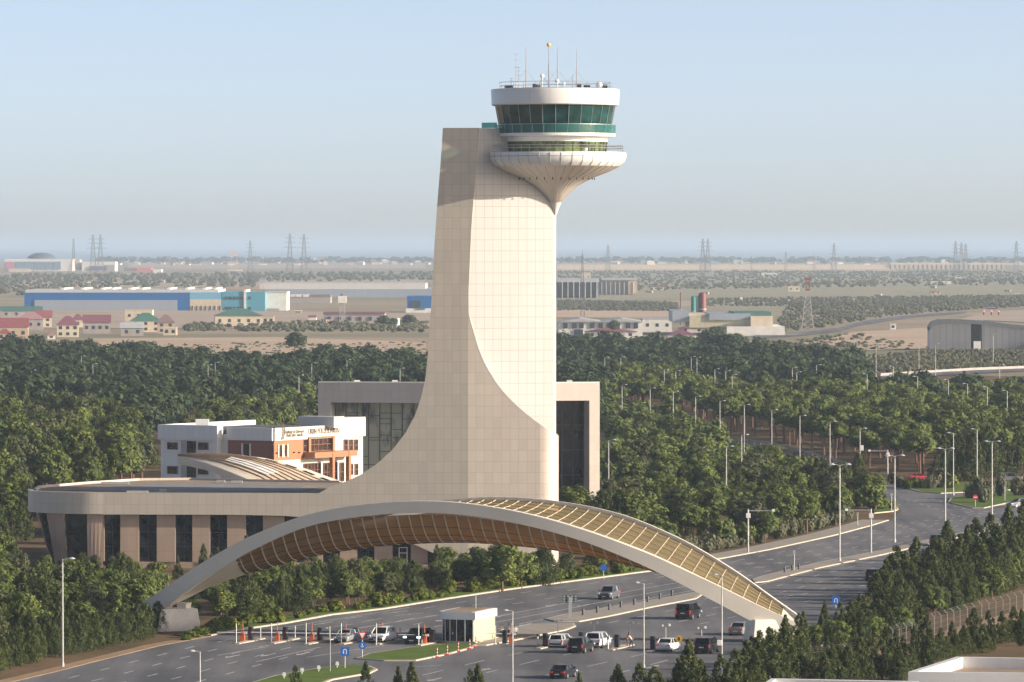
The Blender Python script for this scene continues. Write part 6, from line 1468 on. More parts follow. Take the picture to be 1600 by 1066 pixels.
HZ_L = [
 ('house', 'low house with a wide red roof at the left edge of the village', -20, 42, 531, 497, RED, WTAN, 'gable', 4, 1), ('house', 'small house with red roof at the left edge just above the wood', -4, 17, 532, 514, RED, WCR, 'hip', 2, 1),
 ('house', 'house with a faded pink roof behind the red roofed ones', 27, 66, 516, 487, PINK, WGR, 'hip', 3, 1), ('house', 'tall cream house with red gable in the left village', 55, 80, 512, 485, RED, WCR, 'gable', 2, 2),
 ('house', 'house with a purple hip roof and orange lower eave', 88, 122, 527, 494, PUR, WCR, 'hip', 3, 2), ('house', 'house with a long dark red roof in the middle of the village', 129, 171, 521, 492, PUR, WGR, 'gable', 4, 1),
 ('house', 'large house with a sea green hip roof in the village', 203, 250, 519, 489, GRN, WCR, 'hip', 3, 2), ('house', 'grey gabled house in front of the green roofed one', 188, 223, 525, 504, GRYR, WGR, 'gable', 2, 1),
 ('house', 'house with a brown hip roof at the right end of the village', 245, 272, 521, 492, BRN, WTAN, 'hip', 2, 2), ('villa', 'cream villa with a broad dark green hip roof', 334, 409, 510, 482, GRN, WCR, 'hip', 5, 1),
 ('annex', 'cream flat roofed annex beside the green roofed villa', 410, 428, 507, 495, GRYR, WCR, 'flat', 2, 1), ('block', 'plain cream block between the village roofs', 195, 238, 503, 485, WCR, WCR, 'flat', 3, 1),
 ('shed', 'long green roofed shed behind the village at far left', 0, 64, 496, 479, GRN, WGR, 'gable', 4, 1), ('house', 'small house with dark red roof behind the purple roofed one', 112, 130, 512, 491, PUR, WCR, 'hip', 1, 1),
 ('gatehouse', 'tiny white gatehouse in front of the village wall', 74, 86, 530, 520, PINK, WWH, 'hip', 1, 1),('outbuilding', 'low white outbuilding beside the brown roofed house', 255, 276, 524, 513, WWH, WCR, 'flat', 2, 1)]
for nm, lb, x0, x1, yb, yt, rf, wl, kd, wn, fl in HZ_L: bld(nm, lb, nm, x0, x1, yb, yt, rf, wl, None, kd, 4 if kd != 'flat' else 0, wn, fl)
def slabbox(name, label, cat, parts_, depth, group=None):
    """parts_: (name, x0, x1, ybottom, ytop, material, proud) on one front plane"""
    x0 = min(p[1] for p in parts_); x1 = max(p[2] for p in parts_); yb = max(p[3] for p in parts_); P = G((x0 + x1) / 2, yb); s = P.y / F
    t = thing(name, label, cat, P, 0, group)
    for pn, a, b, y0, y1, m_, pr_ in parts_:
        z0, z1 = (yb - y0) * s, (yb - y1) * s; o = part(pn, MB().box(((a + b) / 2 * s - 800 * s - P.x, depth / 2 - pr_ / 2, (z0 + z1) / 2), ((b - a) * s, depth + pr_, z1 - z0)), m_, t)
    return t
slabbox('blue_warehouse', 'long deep blue warehouse with a grey lower wall left of the tower', 'warehouse', [('blue_wall', 38, 296, 486, 457.5, M_BLUEC, 0), ('grey_wall', 54, 277, 486, 469, M_GPAN, .6), ('white_roof', 39, 340, 457.4, 453, M_WROOF, -4)] + [('roof_vent', x, x + 5, 453, 450.5, WWH, -30) for x in (90, 121, 152, 167, 196, 214, 257, 285, 313, 330)], 110)
slabbox('warehouse_end', 'pale blue end block of the blue warehouse with small dark openings', 'warehouse', [('upper_wall', 296.5, 346, 468, 457, M_LBLUE, 0), ('lower_wall', 296.5, 346, 486, 468, WCR, .2)] + [('opening', x, x + 1.6, 485, 478, M_FWIN, .6) for x in (300, 307, 314, 321, 328, 335, 343)], 90)
slabbox('turquoise_office', 'turquoise two storey office beside the blue warehouse', 'office', [('wall', 347, 414, 486, 456.5, M_TURQ, 0), ('pier', 381, 384.5, 486, 453, WWH, .8)] + [('window', x, x + 4, y, y - 4.5, M_FWIN, .4) for x in (352, 358, 364, 370, 375, 388) for y in (468, 484)], 60)
slabbox('white_hall', 'white block at the end of the turquoise office', 'hall', [('wall', 415, 448, 485.5, 457, WWH, 0), ('dark_base', 418, 436, 485.6, 482, WGR, .4), ('cornice', 414.5, 448.5, 457, 456, WCR, .4)], 50)
slabbox('grey_depot', 'very long grey depot with a striped white roof behind the turquoise office', 'warehouse', [('wall', 415, 690, 465, 452, M_GPAN, 0), ('roof', 404, 664, 452, 443.5, M_WROOF, -20)], 160)
slabbox('low_shed', 'low brown shed with pale skylights in front of the grey depot', 'shed', [('wall', 448, 516, 474, 465, WGR, 0), ('roof', 448, 516, 465, 461, BRN, -4)] + [('skylight', x, x + 9, 464, 460.8, WWH, -3) for x in (452, 462, 473)], 40)
slabbox('blue_shed', 'blue shed on a white base touching the tower left edge', 'shed', [('wall', 636, 676, 482, 463, M_BLUEC, 0), ('opening', 643, 657, 481.5, 470, M_FWIN, .5), ('base_wall', 634, 676, 489, 482, WWH, 2), ('stripe', 651, 664, 484, 481, GRN, 2.4)], 50)
slabbox('long_wall_building', 'long grey building with a dark red roof edge left of the tower', 'building', [('wall', 505, 601, 503, 491, WGR, 0), ('roof_edge', 505, 601, 491, 488, PUR, .6)] + [('window', x, x + 5, 501, 495, M_FWIN, .5) for x in range(512, 590, 16)], 30)
slabbox('small_shed', 'small red roofed white shed beside the long grey building', 'shed', [('wall', 482, 494, 501, 496, WWH, 0), ('roof', 481, 495, 496, 493, RED, .3)], 8)
for x0, x1, yb, yt, m_, lb in ((390, 419, 547, 533, WCR, 'ruined cream wall block on the dry field'), (534, 547, 545, 531, WCR, 'small cream wall end on the dry field'), (483, 612, 537, 523, WGR, 'long dark grey compound wall left of the tower'), (613, 672, 536, 522, WGR, 'dark grey compound wall against the tower edge'), (330, 440, 533, 522, WGR, 'brown compound wall behind the round tree'), (143, 350, 536, 529.5, WTAN, 'long tan village wall above the dark wood'), (575, 672, 524, 516, WGR, 'slatted grey wall by the white dome'), (268, 309, 508, 500, WGR, 'short grey wall beside the village'), (312, 327, 506, 499, WCR, 'short cream wall left of the green villa'), (870, 960, 536, 527, WWH, 'long white wall in front of the gabled hall'), (566, 600, 508, 500.5, WWH, 'white yard wall behind the dark trees'),(352, 373, 536, 526, WWH, 'grey kiosk with white roof on the field'), (870, 890, 477, 468, WCR, 'cream wall end touching the tower right edge'), (1060, 1130, 463.5, 460.5, WCR, 'thin cream wall line beyond the silos'), (1135, 1228, 460.5, 457.5, WCR, 'thin cream wall line left of the cream house'), (0, 37, 465, 461, WCR, 'thin cream wall at the left end of the blue warehouse'), (230, 300, 446, 443, WTAN, 'thin tan wall far behind the blue warehouse'), (310, 408, 448, 444.5, WTAN, 'thin tan wall behind the turquoise office'), (1480, 1560, 452, 449, WCR, 'thin cream wall far out at right')):
    P = G((x0 + x1) / 2, yb); s = P.y / F; m = MB().box((0, 0, (yb - yt) * s / 2), ((x1 - x0) * s, 1.2 if yb - yt < 12 or x1 - x0 > 60 else 6, (yb - yt) * s), R(8 if m_ is WCR else 1))
    n = max(1, int((x1 - x0) / 12))
    for i in range(n + 1): m.box((((x1 - x0) * i / n - (x1 - x0) / 2) * s, -.5, (yb - yt) * s / 2 + .2), (.8, .8, (yb - yt) * s + .4))
    solo('boundary_wall', m, m_, lb, 'wall', None, P)
slabbox('gabled_hall', 'long white hall with twin low gables and dark paired windows', 'hall', [('wall', 873, 1004, 526, 503, WWH, 0)] + [('window', x, x + 7, 513, 505, M_FWIN, .5) for x in (880, 894, 905, 922, 935, 948, 978, 990)] + [('door', 897, 911, 525, 515, M_FWIN, .5)], 60)
P = G(938, 526); s = P.y / F; t = thing('hall_roof', 'pale grey double pitched roof above the white gabled hall', 'roof', P)
m = MB()
for a, b in ((873, 940), (940, 1005)):
    xa_, xm, xb_ = [(q * s - 800 * s - P.x) for q in (a, (a + b) / 2, b)]; z0, z1 = 23 * s, 28.5 * s
    m.add([(xa_, -1, z0), (xm, -1, z1), (xb_, -1, z0), (xa_, 62, z0 + .1), (xm, 62, z1), (xb_, 62, z0 + .1)], [(0, 1, 4, 3), (1, 2, 5, 4), (0, 2, 1), (3, 4, 5)])
part('roof', m, GRYR, t)
bld('white_wing', 'white side wing at the right end of the gabled hall', 'building', 1004, 1050, 519, 499, GRYR, WWH, 40, 'flat', 0, 3, 1)
bld('red_roof_building', 'low white building with a broad bright red roof before the gabled hall', 'building', 915, 995, 528, 512, RED, WWH, 25, 'hip', 0, 4, 1)
bld('purple_roof_house', 'white house with a purple hip roof beside the red roofed building', 'house', 1043, 1088, 537, 515, PUR, WWH, 26, 'hip', 0, 5, 1)
bld('small_red_shed', 'small red roofed shed behind the purple roofed house', 'shed', 1060, 1125, 520, 508, RED, WWH, 14, 'hip', 0, 3, 1)
slabbox('factory', 'cream and grey blue factory hall with a green roof right of the tower', 'factory', [('grey_block', 1051, 1077, 504, 486, M_GPAN, 0), ('cream_wall', 1077.2, 1172, 512, 494, mat('factory_cream', (.48, .44, .30), .7), 2), ('blue_strip', 1108, 1172, 500, 490, M_GPAN, 3), ('end_wall', 1172.2, 1207, 517, 494, WCR, 6), ('yard_wall', 1134, 1224, 524, 510, WWH, 16), ('roof', 1147, 1206, 493.8, 488, GRN, -6), ('roof', 1077, 1146, 493.8, 491, WCR, -3)], 70)
def tank(lb, x, w_, yb, yt, m_, nm='silo', dome=True):
    P = G(x, yb); s = P.y / F; r = w_ * s / 2; H = (yb - yt) * s; t = thing(nm, lb, nm.replace('_', ' '), P)
    part('body', MB().lathe([(r, 0), (r, H * .93), (r * .8, H * .98), (.02, H)] if dome else [(r, 0), (r * .8, H), (.02, H)], n=20), m_, t, smooth=True)
    part('band', MB().lathe([(r * 1.04, H * .5), (r * 1.04, H * .53)], n=20), GRYR, t); part('base', MB().box((0, 0, .6), (r * 2.2, r * 2.2, 1.2)), WGR, t)
tank('short teal storage silo on the factory', 1084, 9, 512, 462, roofm('teal', (.03, .26, .24))); tank('thick dark red storage silo on the factory', 1097.5, 12, 512, 456.5, roofm('darkred', (.17, .04, .04))); tank('thin rusty chimney at the left end of the factory', 1063.5, 2.6, 511, 457, roofm('rust', (.17, .06, .05)), 'chimney', False); tank('pale pipe column between the two silos', 1090.3, 3, 512, 462, WCR, 'column', False)
tank('small white dome on a red brick drum near the tower', 620.5, 8, 513, 497, WWH, 'domed_shrine')
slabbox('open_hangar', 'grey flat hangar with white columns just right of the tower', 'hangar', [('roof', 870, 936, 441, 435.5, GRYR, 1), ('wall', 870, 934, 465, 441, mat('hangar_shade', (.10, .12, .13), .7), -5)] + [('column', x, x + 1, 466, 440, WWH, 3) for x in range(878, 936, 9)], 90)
slabbox('grey_hangar', 'second grey hangar with ribbed front right of the tower', 'hangar', [('wall', 937, 982, 461, 438, WGR, -4), ('end_wall', 982, 996, 459, 439, WTAN, 0), ('roof', 940, 996, 438, 435, GRYR, 0)] + [('rib', x, x + .8, 460, 441, WWH, 1) for x in range(940, 996, 7)], 80)
bld('pale_block', 'pale block rising behind the flat hangar', 'block', 908, 923, 440, 426.5, WCR, WCR, 30, 'flat', 0, 2, 1)
bld('far_house', 'little purple roofed house beyond the hangars', 'house', 1020, 1039, 453, 446, PUR, WWH, 18, 'hip', 0, 2, 1)
bld('far_house', 'little cream house with a pale upper floor left of the lattice mast', 'house', 1231, 1250, 456, 448, WCR, WCR, 18, 'flat', 0, 2, 1); bld('white_hut', 'long low white hut far beyond the factory', 'hut', 1190, 1214, 431, 427, WWH, WWH, 14, 'flat', 0, 2, 1)
bld('far_house', 'tiny orange roofed house in the far bushes at right', 'house', 1454, 1470, 460, 454, ORG, WCR, 16, 'hip', 0, 2, 1); bld('white_hut', 'long narrow white roof in the far bushes at right', 'hut', 1455, 1486, 444, 440, WWH, WWH, 14, 'flat', 0, 2, 1); bld('white_hut', 'small white hut on the bare slope by the embankment road', 'hut', 1391, 1400, 515, 507, WWH, WWH, 5, 'flat', 0, 1, 1)
slabbox('university', 'long white block with pink end and blue glazing on the far left skyline', 'building', [('wall', 7, 112, 424, 405, WWH, 0), ('pink_panel', 9, 21, 421, 409, roofm('pink', (.50, .17, .26)), 2)] + [('glazing', x, x + 12, 421, 409, mat('pale_glazing', (.16, .24, .33), .2), 1.5) for x in (23, 38, 53, 68, 83)] + [('entrance', 14, 47, 425, 420, WCR, 4)], 80)
P = G(60, 424); s = P.y / F; t = thing('domed_hall', 'dark blue shallow dome rising behind the university block', 'dome', (P.x, P.y + 60, 0)); part('dome', MB().lathe([(23 * s, 20 * s), (21 * s, 23 * s), (15 * s, 26.5 * s), (8 * s, 28.5 * s), (.05, 29 * s)], n=24), mat('slate_dome', (.07, .10, .14), .5), t, smooth=True); part('drum', MB().lathe([(18 * s, 0), (18 * s, 20 * s)], n=24), WWH, t)
slabbox('white_office', 'second white block with a dark window band on the far left skyline', 'building', [('wall', 128, 180, 424, 409, WWH, 0), ('window_band', 140, 164, 422, 416, M_FWIN, 2), ('end_wall', 166, 179, 424, 414, WGR, 2), ('tower', 113, 124, 422, 406, WCR, -10)], 60)
slabbox('pink_wall_building', 'low pink and white building right of the far white blocks', 'building', [('pink_wall', 214, 236, 426, 419, roofm('pinkwall', (.55, .16, .17)), 0), ('white_wall', 239, 252, 428, 421, WWH, 0), ('brown_wall', 194, 214, 424, 419, BRN, 0)], 40)
bld('tower_block', 'lone grey apartment block on the skyline left of the tower', 'block', 497, 511, 412, 401, WGR, WGR, 40, 'flat', 0, 4, 3)
hs = None; rh = random.Random(8); TH = []
for i in range(110):
    x = rh.uniform(180, 680) if i < 62 else rh.uniform(870, 1640); y = rh.uniform(409.5, 415); c_ = rh.choice((RED, PUR, BRN, PINK, GRYR, WWH)); w_ = rh.uniform(6, 13); P = G(x, y); s = P.y / F
    m = MB(); Wd = w_ * s; H = rh.uniform(2.5, 4.2) * s
    t = thing('town_house', 'tiny hazy house of the town along the horizon', 'house', P, rh.uniform(-.3, .3), 'hazy town houses on the horizon')
    part('wall', MB().box((0, 0, H / 2), (Wd, 14, H)), rh.choice((WWH, WCR, WTAN, WGR)), t)
    part('roof', MB().add([(-Wd / 2 - 1, -8, H), (Wd / 2 + 1, -8, H), (Wd / 2 + 1, 8, H), (-Wd / 2 - 1, 8, H), (-Wd / 4, 0, H * 1.6), (Wd / 4, 0, H * 1.6)], [(0, 1, 5, 4), (2, 3, 4, 5), (1, 2, 5), (3, 0, 4), (3, 2, 1, 0)]), c_, t)
rq = random.Random(21); kq = 0
while kq < 30:
    x, y = (rq.uniform(20, 660), rq.uniform(434, 452)) if kq < 10 else ((rq.uniform(430, 650), rq.uniform(488, 512)) if kq < 16 else (rq.uniform(880, 1600), rq.uniform(428, 474)))
    P = G(x, y); s = P.y / F; Wd = rq.uniform(4, 12) * s; H = rq.uniform(2, 4) * s; kq += 1
    t = thing('farm_building', 'small pale flat roofed building scattered out on the plain', 'building', P, rq.uniform(-.4, .4), 'small buildings scattered on the plain')
    part('wall', MB().box((0, 0, H / 2), (Wd, Wd * .7, H)), rq.choice((WCR, WWH, WTAN, WGR)), t); part('roof', MB().box((0, 0, H + .15), (Wd + .5, Wd * .7 + .5, .4)), rq.choice((WWH, WTAN, BRN, RED, GRYR)), t)
    part('door', MB().box((Wd * .2, -Wd * .35, H * .4), (Wd * .15, .2, H * .8)), M_FWIN, t); part('window', MB().box((-Wd * .2, -Wd * .35, H * .55), (Wd * .2, .2, H * .35)), M_FWIN, t)
# long tan viaduct wall
P0 = G(870, 421); s = P0.y / F; t = thing('viaduct_wall', 'long tan viaduct along the horizon with a row of dark arches at right', 'viaduct', (0, P0.y, 0)); Hh = 8.5 * s
part('wall', MB().box(((870 + 1390) / 2 * s - 800 * s, 0, Hh * .42), ((1390 - 870) * s, 20, Hh * .84)), WCR, t)
part('deck', MB().box(((1390 + 1640) / 2 * s - 800 * s, 0, Hh), ((1640 - 1390) * s, 24, Hh * .35)), WCR, t)
for i in range(25): part('pier', MB().box((1394 * s - 800 * s + i * 7.2 * s, 0, Hh * .45), (4.4 * s, 20, Hh * .9), 0, 1.25), WCR, t)
part('shaded_back', MB().box(((1390 + 1575) / 2 * s - 800 * s, 25, Hh * .45), ((1575 - 1390) * s, 4, Hh * .9)), WGR, t)
# overpass at right
P = G(1530, 548); s = P.y / F; t = thing('overpass', 'grey concrete overpass ramp with a dark opening at the right edge', 'overpass', P)
top = [(1455, 512), (1460, 505), (1472, 501), (1490, 500), (1519, 501.5), (1536, 502.5), (1580, 508), (1640, 514)]
wl = [Vector(((x - 1530) * s, 10 - 6 * (x - 1455) / 100, (548 - y) * s)) for x, y in top]
def strip3(a, b, z0f, m_, nm, th): 
    m = MB()
    for i in range(len(wl) - 1):
        p, q = wl[i], wl[i + 1]
        if p.x >= a * 1 - 1e-6 and q.x <= b + 1e-6: m.slab([(p.x, p.y, z0f(p)), (q.x, q.y, z0f(q)), (q.x, q.y, q.z), (p.x, p.y, p.z)], (0, th, 0))
    return part(nm, m, m_, t)
M_OVP = panel_mat('concrete_ribs', (.62, .57, .52), (1, 0), 2.6, 40, .25, .75, .05, .8)
strip3(wl[0].x, wl[4].x, lambda p: 0, M_OVP, 'retaining_wall', 12); strip3(wl[5].x, wl[7].x, lambda p: 0, M_OVP, 'retaining_wall', 12)
m = MB().slab([(wl[4].x + .1, wl[4].y + 8, 0), (wl[5].x - .1, wl[5].y + 8, 0), (wl[5].x - .1, wl[5].y + 8, wl[5].z), (wl[4].x + .1, wl[4].y + 8, wl[4].z)], (0, 2, 0)); part('opening', m, M_FWIN, t)  # dark sheet across the gap, standing in for the shade inside
m = MB()
for i in range(len(wl) - 1): p, q = wl[i], wl[i + 1]; m.slab([(p.x, p.y - .8, p.z - 1.4), (q.x, q.y - .8, q.z - 1.4), (q.x, q.y - .8, q.z + .4), (p.x, p.y - .8, p.z + .4)], (0, 14, 0))
part('deck', m, mat('shade_toned_concrete', (.34, .33, .32), .8), t)  # parapet shade put into the darker colour of the deck band
m = MB().add([((1600 - 1530) * s * .6, -3, 0), (140 * s, -28, 0), (140 * s, -3, (548 - 510) * s), (140 * s, 2, 0)], [(0, 1, 2), (1, 3, 2), (0, 2, 3)]); part('embankment', m, M_SCRUB, t)
part('hut', MB().box(((1526 - 1530) * s, -2, 2.), (3, 3, 4)), WWH, t)
sheet('country_road', [(1180, 530), (1255, 525), (1310, 519), (1352, 508), (1430, 496), (1510, 490), (1510, 487.5), (1430, 492), (1352, 502), (1310, 513), (1260, 520), (1180, 524)], M_ASPH, .35, 'grey country road curving to the overpass')
sheet('highway', [(1500, 500), (1640, 506), (1640, 483), (1540, 488)], M_TAN2, .36, 'pale dusty highway above the overpass')
sheet('ramp_road', [(1376, 589), (1480, 582), (1640, 575.5), (1640, 579), (1480, 587), (1376, 592)], M_ASPH, .3, 'ramp road across the bushy field')
w_ = wp([(1376, 588.5), (1440, 584.5), (1520, 579.5), (1640, 575)]); m = MB()
for i in range(3): a, b = w_[i], w_[i + 1]; m.slab([(a.x, a.y, .2), (b.x, b.y, .2), (b.x, b.y, 1.1), (a.x, a.y, 1.1)], (0, .5, 0))
solo('road_parapet', m, WGR, 'pale parapet along the ramp road over the bushy field', 'parapet')
m = MB(); W_ = wp([(1148, 690), (1210, 698), (1250, 708), (1290, 719), (1330, 732)])
for i in range(4):
    a, b = W_[i], W_[i + 1]; m.slab([(a.x, a.y, .45), (b.x, b.y, .45), (b.x, b.y, .95), (a.x, a.y, .95)], (0, .12, 0)); n = 6
    for j in range(n): q = a.lerp(b, j / n); m.box((q.x, q.y + .15, .45), (.15, .15, .9))
solo('guard_rail', m, M_STEEL, 'long steel guard rail along the slip road through the wood', 'guard rail')
P = G(1549, 493); s = P.y / F; t = thing('gantry_sign', 'dark overhead highway sign with red lamps far at right', 'sign', P)
part('panel', MB().box((0, 0, 12.5 * s), (19 * s, .6, 4.2 * s)), mat('navy_sign', (.03, .04, .07), .4), t); m = MB()
for i in range(7): m.box(((-7 + i * 2.2) * s, -.4, 12.8 * s), (1.4 * s, .1, .9 * s))
part('message_cells', m, WWH, t); part('legs', MB().box((-9 * s, 0, 7 * s), (.5, .5, 14 * s)).box((9 * s, 0, 7 * s), (.5, .5, 14 * s)), M_STEEL, t)
M_RLAMP = mat('red_signal', (.6, .05, .05), .3, var=0, emit=((1, .08, .06), 1))
for x in (-12, 0, 11): part('red_lamp', MB().sphere((x * s, -.6, 6.5 * s), .55), M_RLAMP, t); part('lamp_stand', MB().box((x * s, 0, 3.2 * s), (.8, .4, 6.2 * s)), M_DARK, t)
# lattice masts and pylons
def lattice(m, H, w0, w1, lv, r, arms=()):
    for i in range(lv):
        z0, z1 = H * i / lv, H * (i + 1) / lv; a0, a1 = w0 + (w1 - w0) * i / lv, w0 + (w1 - w0) * (i + 1) / lv
        q0 = [(-a0, -a0, z0), (a0, -a0, z0), (a0, a0, z0), (-a0, a0, z0)]; q1 = [(-a1, -a1, z1), (a1, -a1, z1), (a1, a1, z1), (-a1, a1, z1)]
        for j in range(4):
            m.tube(q0[j], q1[j], r, n=4); m.tube(q0[j], q1[(j + 1) % 4], r * .6, n=4); m.tube(q0[(j + 1) % 4], q1[j], r * .6, n=4); m.tube(q1[j], q1[(j + 1) % 4], r * .6, n=4)
    for z, L in arms:
        a = w0 + (w1 - w0) * z / H
        for sx in (-1, 1): m.tube((0, 0, z + a), (sx * L, 0, z), r * .8, n=4); m.tube((0, 0, z - .2), (sx * L, 0, z), r * .8, n=4)
M_LAT = mat('lattice_steel', (.16, .16, .17), .6, .2, .1); M_RW = roofm('mast_red', (.26, .07, .065))
pm = MB(); lattice(pm, 60, 5, .8, 9, .32, ((38, 11), (46, 9), (53, 8))); pme = pm.mesh('power_pylon', M_LAT)
tm = MB(); lattice(tm, 50, 3, .6, 9, .3); tme = tm.mesh('radio_mast', M_LAT)
PY = [(145.5, 367), (157, 367), (453, 365), (475, 366), (950, 383), (1303, 380), (1228, 393), (1098, 373), (1106, 373), (1588, 377), (1493, 377), (1502, 379), (1509, 381), (391, 376)]
for i, (x, top) in enumerate(PY):
    Y = 9300 if top < 388 else 9900; h = CAMZ - (top - HZ) * Y / F; o = link('power_pylon', pme); o.location = ((x - 800) * Y / F, Y, 0); o.scale = (h / 60,) * 3; o.rotation_euler.z = R(12)
    tag(o, 'hazy lattice power pylon on the horizon, %s from the left' % ORD[sorted(PY).index((x, top))], 'pylon', 'power pylons on the horizon')
for x, top, lb in ((115, 373, 'slim hazy radio mast by the far white blocks'), (1272, 398, 'slim hazy mast on the horizon right of the factory'), (1174, 400, 'short dark tank tower on the horizon')):
    Y = 9000; h = CAMZ - (top - HZ) * Y / F; o = link('radio_mast', tme); o.location = ((x - 800) * Y / F, Y, 0); o.scale = (h / 50,) * 3; tag(o, lb, 'mast')
P = G(1262, 516); s = P.y / F; t = thing('lattice_tower', 'four legged lattice tower with a red and white top platform', 'lattice tower', P)
m = MB(); lattice(m, 62 * s, 9.5 * s / 1, 2.6 * s, 7, .16); part('legs', m, mat('pale_lattice', (.42, .40, .38), .6), t); part('red_band', MB().box((0, 0, 63 * s), (7 * s, 7 * s, 2.5 * s)).box((0, 0, 80 * s), (11 * s, 11 * s, 4 * s)), M_RW, t)
m = MB(); lattice(m, 16 * s, 2.6 * s, 3.2 * s, 3, .16); o = part('upper_frame', m, M_RW, t); o.location.z = 62 * s
P = G(910, 516); s = P.y / F; t = thing('lattice_tower', 'thin grey lattice mast in the field right of the tower', 'lattice tower', P); m = MB(); lattice(m, 118 * s, 4 * s, .8 * s, 14, .14, ((70 * s, 10 * s), (50 * s, 8 * s))); part('legs', m, M_LAT, t); part('lightning_rod', MB().tube((0, 0, 118 * s), (0, 0, 126 * s), .12, n=4), M_LAT, t)
P = G(535, 508); s = P.y / F; t = thing('water_tower', 'water tank on a pale lattice stand left of the tower', 'water tower', P); m = MB(); lattice(m, 34 * s, 4.6 * s, 3 * s, 5, .16); part('stand', m, mat('pale_lattice', (.42, .40, .38), .6), t); part('tank', MB().box((0, 0, 40 * s), (13 * s, 13 * s, 11 * s)), WWH, t); part('roof', MB().lathe([(5 * s, 45.5 * s), (.05, 49 * s)], n=12), BRN, t)
M_WOODP = mat('timber_pole', (.16, .12, .09), .9)
UPX = [465, 636, 892, 1044, 1170, 1185, 1190, 1324, 144, 309, 55, 120, 240, 341, 386, 592, 656, 1010, 1017, 1283, 1240, 1076]
PLAB = ['timber pole by the lone round tree', 'timber pole on the dry field just left of the tower', 'timber pole before the left end of the white hall', 'timber pole before the purple roofed white house', 'timber pole left of the pair below the factory', 'left timber pole of the pair below the factory', 'right timber pole of the pair below the factory', 'lone timber pole by the country road bend', 'timber pole at the left end of the village wall', 'timber pole at the right end of the village wall', 'leftmost pale pole on the far plain', 'second pale pole from the left on the far plain', 'pale pole on the far plain above the blue warehouse middle', 'pale pole on the far plain above the warehouse right end', 'pale pole on the far plain above the turquoise office', 'pale pole behind the middle of the grey depot', 'pale pole behind the grey depot near the tower', 'left pale pole of the pair beside the grey hangar', 'right pale pole of the pair beside the grey hangar', 'tall thin pale mast right of the lattice tower', 'short pale pole left of the lattice tower', 'timber pole beside the parked cars of the purple roofed house']
for i, (x, yb, top) in enumerate([(465, 540, 506), (636, 536, 502), (892, 538, 500), (1044, 538, 500), (1170, 536, 500), (1185, 540, 500), (1190, 540, 500), (1324, 543, 506), (144, 532, 500), (309, 531, 500), (55, 459, 428), (120, 460, 428), (240, 460, 424), (341, 447, 424), (386, 448, 424), (592, 448, 430), (656, 448, 432), (1010, 455, 434), (1017, 455, 434), (1283, 452, 412), (1240, 470, 455), (1076, 536, 500)]):
    P = G(x, yb); h = (yb - top) * P.y / F; m = MB().tube((0, 0, 0), (0, 0, h), .24, .16, 6).box((0, 0, h - .8), (2.4, .2, .25))
    solo('utility_pole', m, M_WOODP if yb > 500 else WWH, PLAB[i], 'utility pole', 'utility poles on the plain', P)
fl_ = G(364, 424); s = fl_.y / F; t = thing('flag', 'pale flags on tall poles far on the left skyline', 'flag', fl_); part('pole', MB().box((-3 * s, 0, 15 * s), (.4, .4, 30 * s)).box((6 * s, 0, 15 * s), (.4, .4, 32 * s)), WWH, t); part('cloth', MB().box((1.5 * s, 0, 27 * s), (12 * s, .3, 6 * s)), mat('flag_cloth', (.62, .45, .48), .8, var=.3, scale=.1), t); part('base_wall', MB().box((3 * s, 0, 1.5 * s), (24 * s, 6, 3 * s)), WCR, t)
# colourful parked cars at the far yard
cc = [paint('white', 0), paint('red', (.45, .03, .05)), paint('teal', (.03, .16, .2)), paint('grey', 0), paint('black', 0)]
for i, (x, y, c_) in enumerate([(452, 484, 3), (458, 485, 2), (466, 484, 0), (474, 484, 2), (482, 485, 1), (489, 484, 1), (496, 485, 4), (520, 484, 2), (575, 484, 2), (582, 485, 2), (937, 534, 4), (946, 534, 4), (957, 534, 3), (1002, 534, 4), (1056, 536, 4), (1067, 536, 3), (1077, 536, 0)]):
    P = G(x, y); m = MB().grid([[(a, b, z) for b, z in ((-.85, .3), (-.85, .85), (-.7, 1.0 if abs(a) > 1.6 else 1.45), (.7, 1.0 if abs(a) > 1.6 else 1.45), (.85, .85), (.85, .3))] for a in (-2.2, -1.7, -1.1, .6, 1.3, 2.2)])
    for a in (-1.4, 1.4): m.box((a, 0, .3), (.6, 1.6, .6))
    solo('parked_car', m, cc[c_], ('tiny parked car in the far yard left of the tower, %s from the left' % ORD[i]) if i < 10 else ('tiny parked car before the white halls right of the tower, %s from the left' % ORD[i - 10]), 'car', 'tiny parked cars on the plain', P)
# tree belts, orchards and scrub: nobody could count them
def belt(name, label, px, n, h0, h1, m_, seed, wid=1.1, low=None, rows=None):
    W_ = wpoly(px); rg = random.Random(seed); x0, x1 = min(a for a, _ in W_), max(a for a, _ in W_); y0, y1 = min(b for _, b in W_), max(b for _, b in W_); Vs, Ts = [], []; tries = 0
    while len(Vs) < n and tries < n * 30:
        tries += 1; a, b = rg.uniform(x0, x1), rg.uniform(y0, y1)
        if rows: b = round(b / rows) * rows + rg.uniform(-1.5, 1.5)
        if not inside(a, b, W_): continue
        V_, t_ = rg.choice(low or blow); Vs.append(xf(V_, a, b, rg.uniform(h0, h1), wid, rg.uniform(0, 6))); Ts.append(t_)
    o = link(name, quad_mesh(name, np.concatenate(Vs), np.concatenate(Ts), m_)); return tag(o, label, 'trees' if h1 > 4 else 'scrub', None, 'stuff')
blow = [pine_crown(300 + i, 9, 6, .16, .55, .5, .45, (.2, .3)) for i in range(4)]; bsm = [dome_crown(310 + i, 5, 5, .3) for i in range(4)]
belt('tree_belt', 'hazy belt of trees left of the tower', [(-60, 447), (680, 440), (680, 428), (-60, 432)], 900, 3.5, 7, M_OLIVE_T, 1)
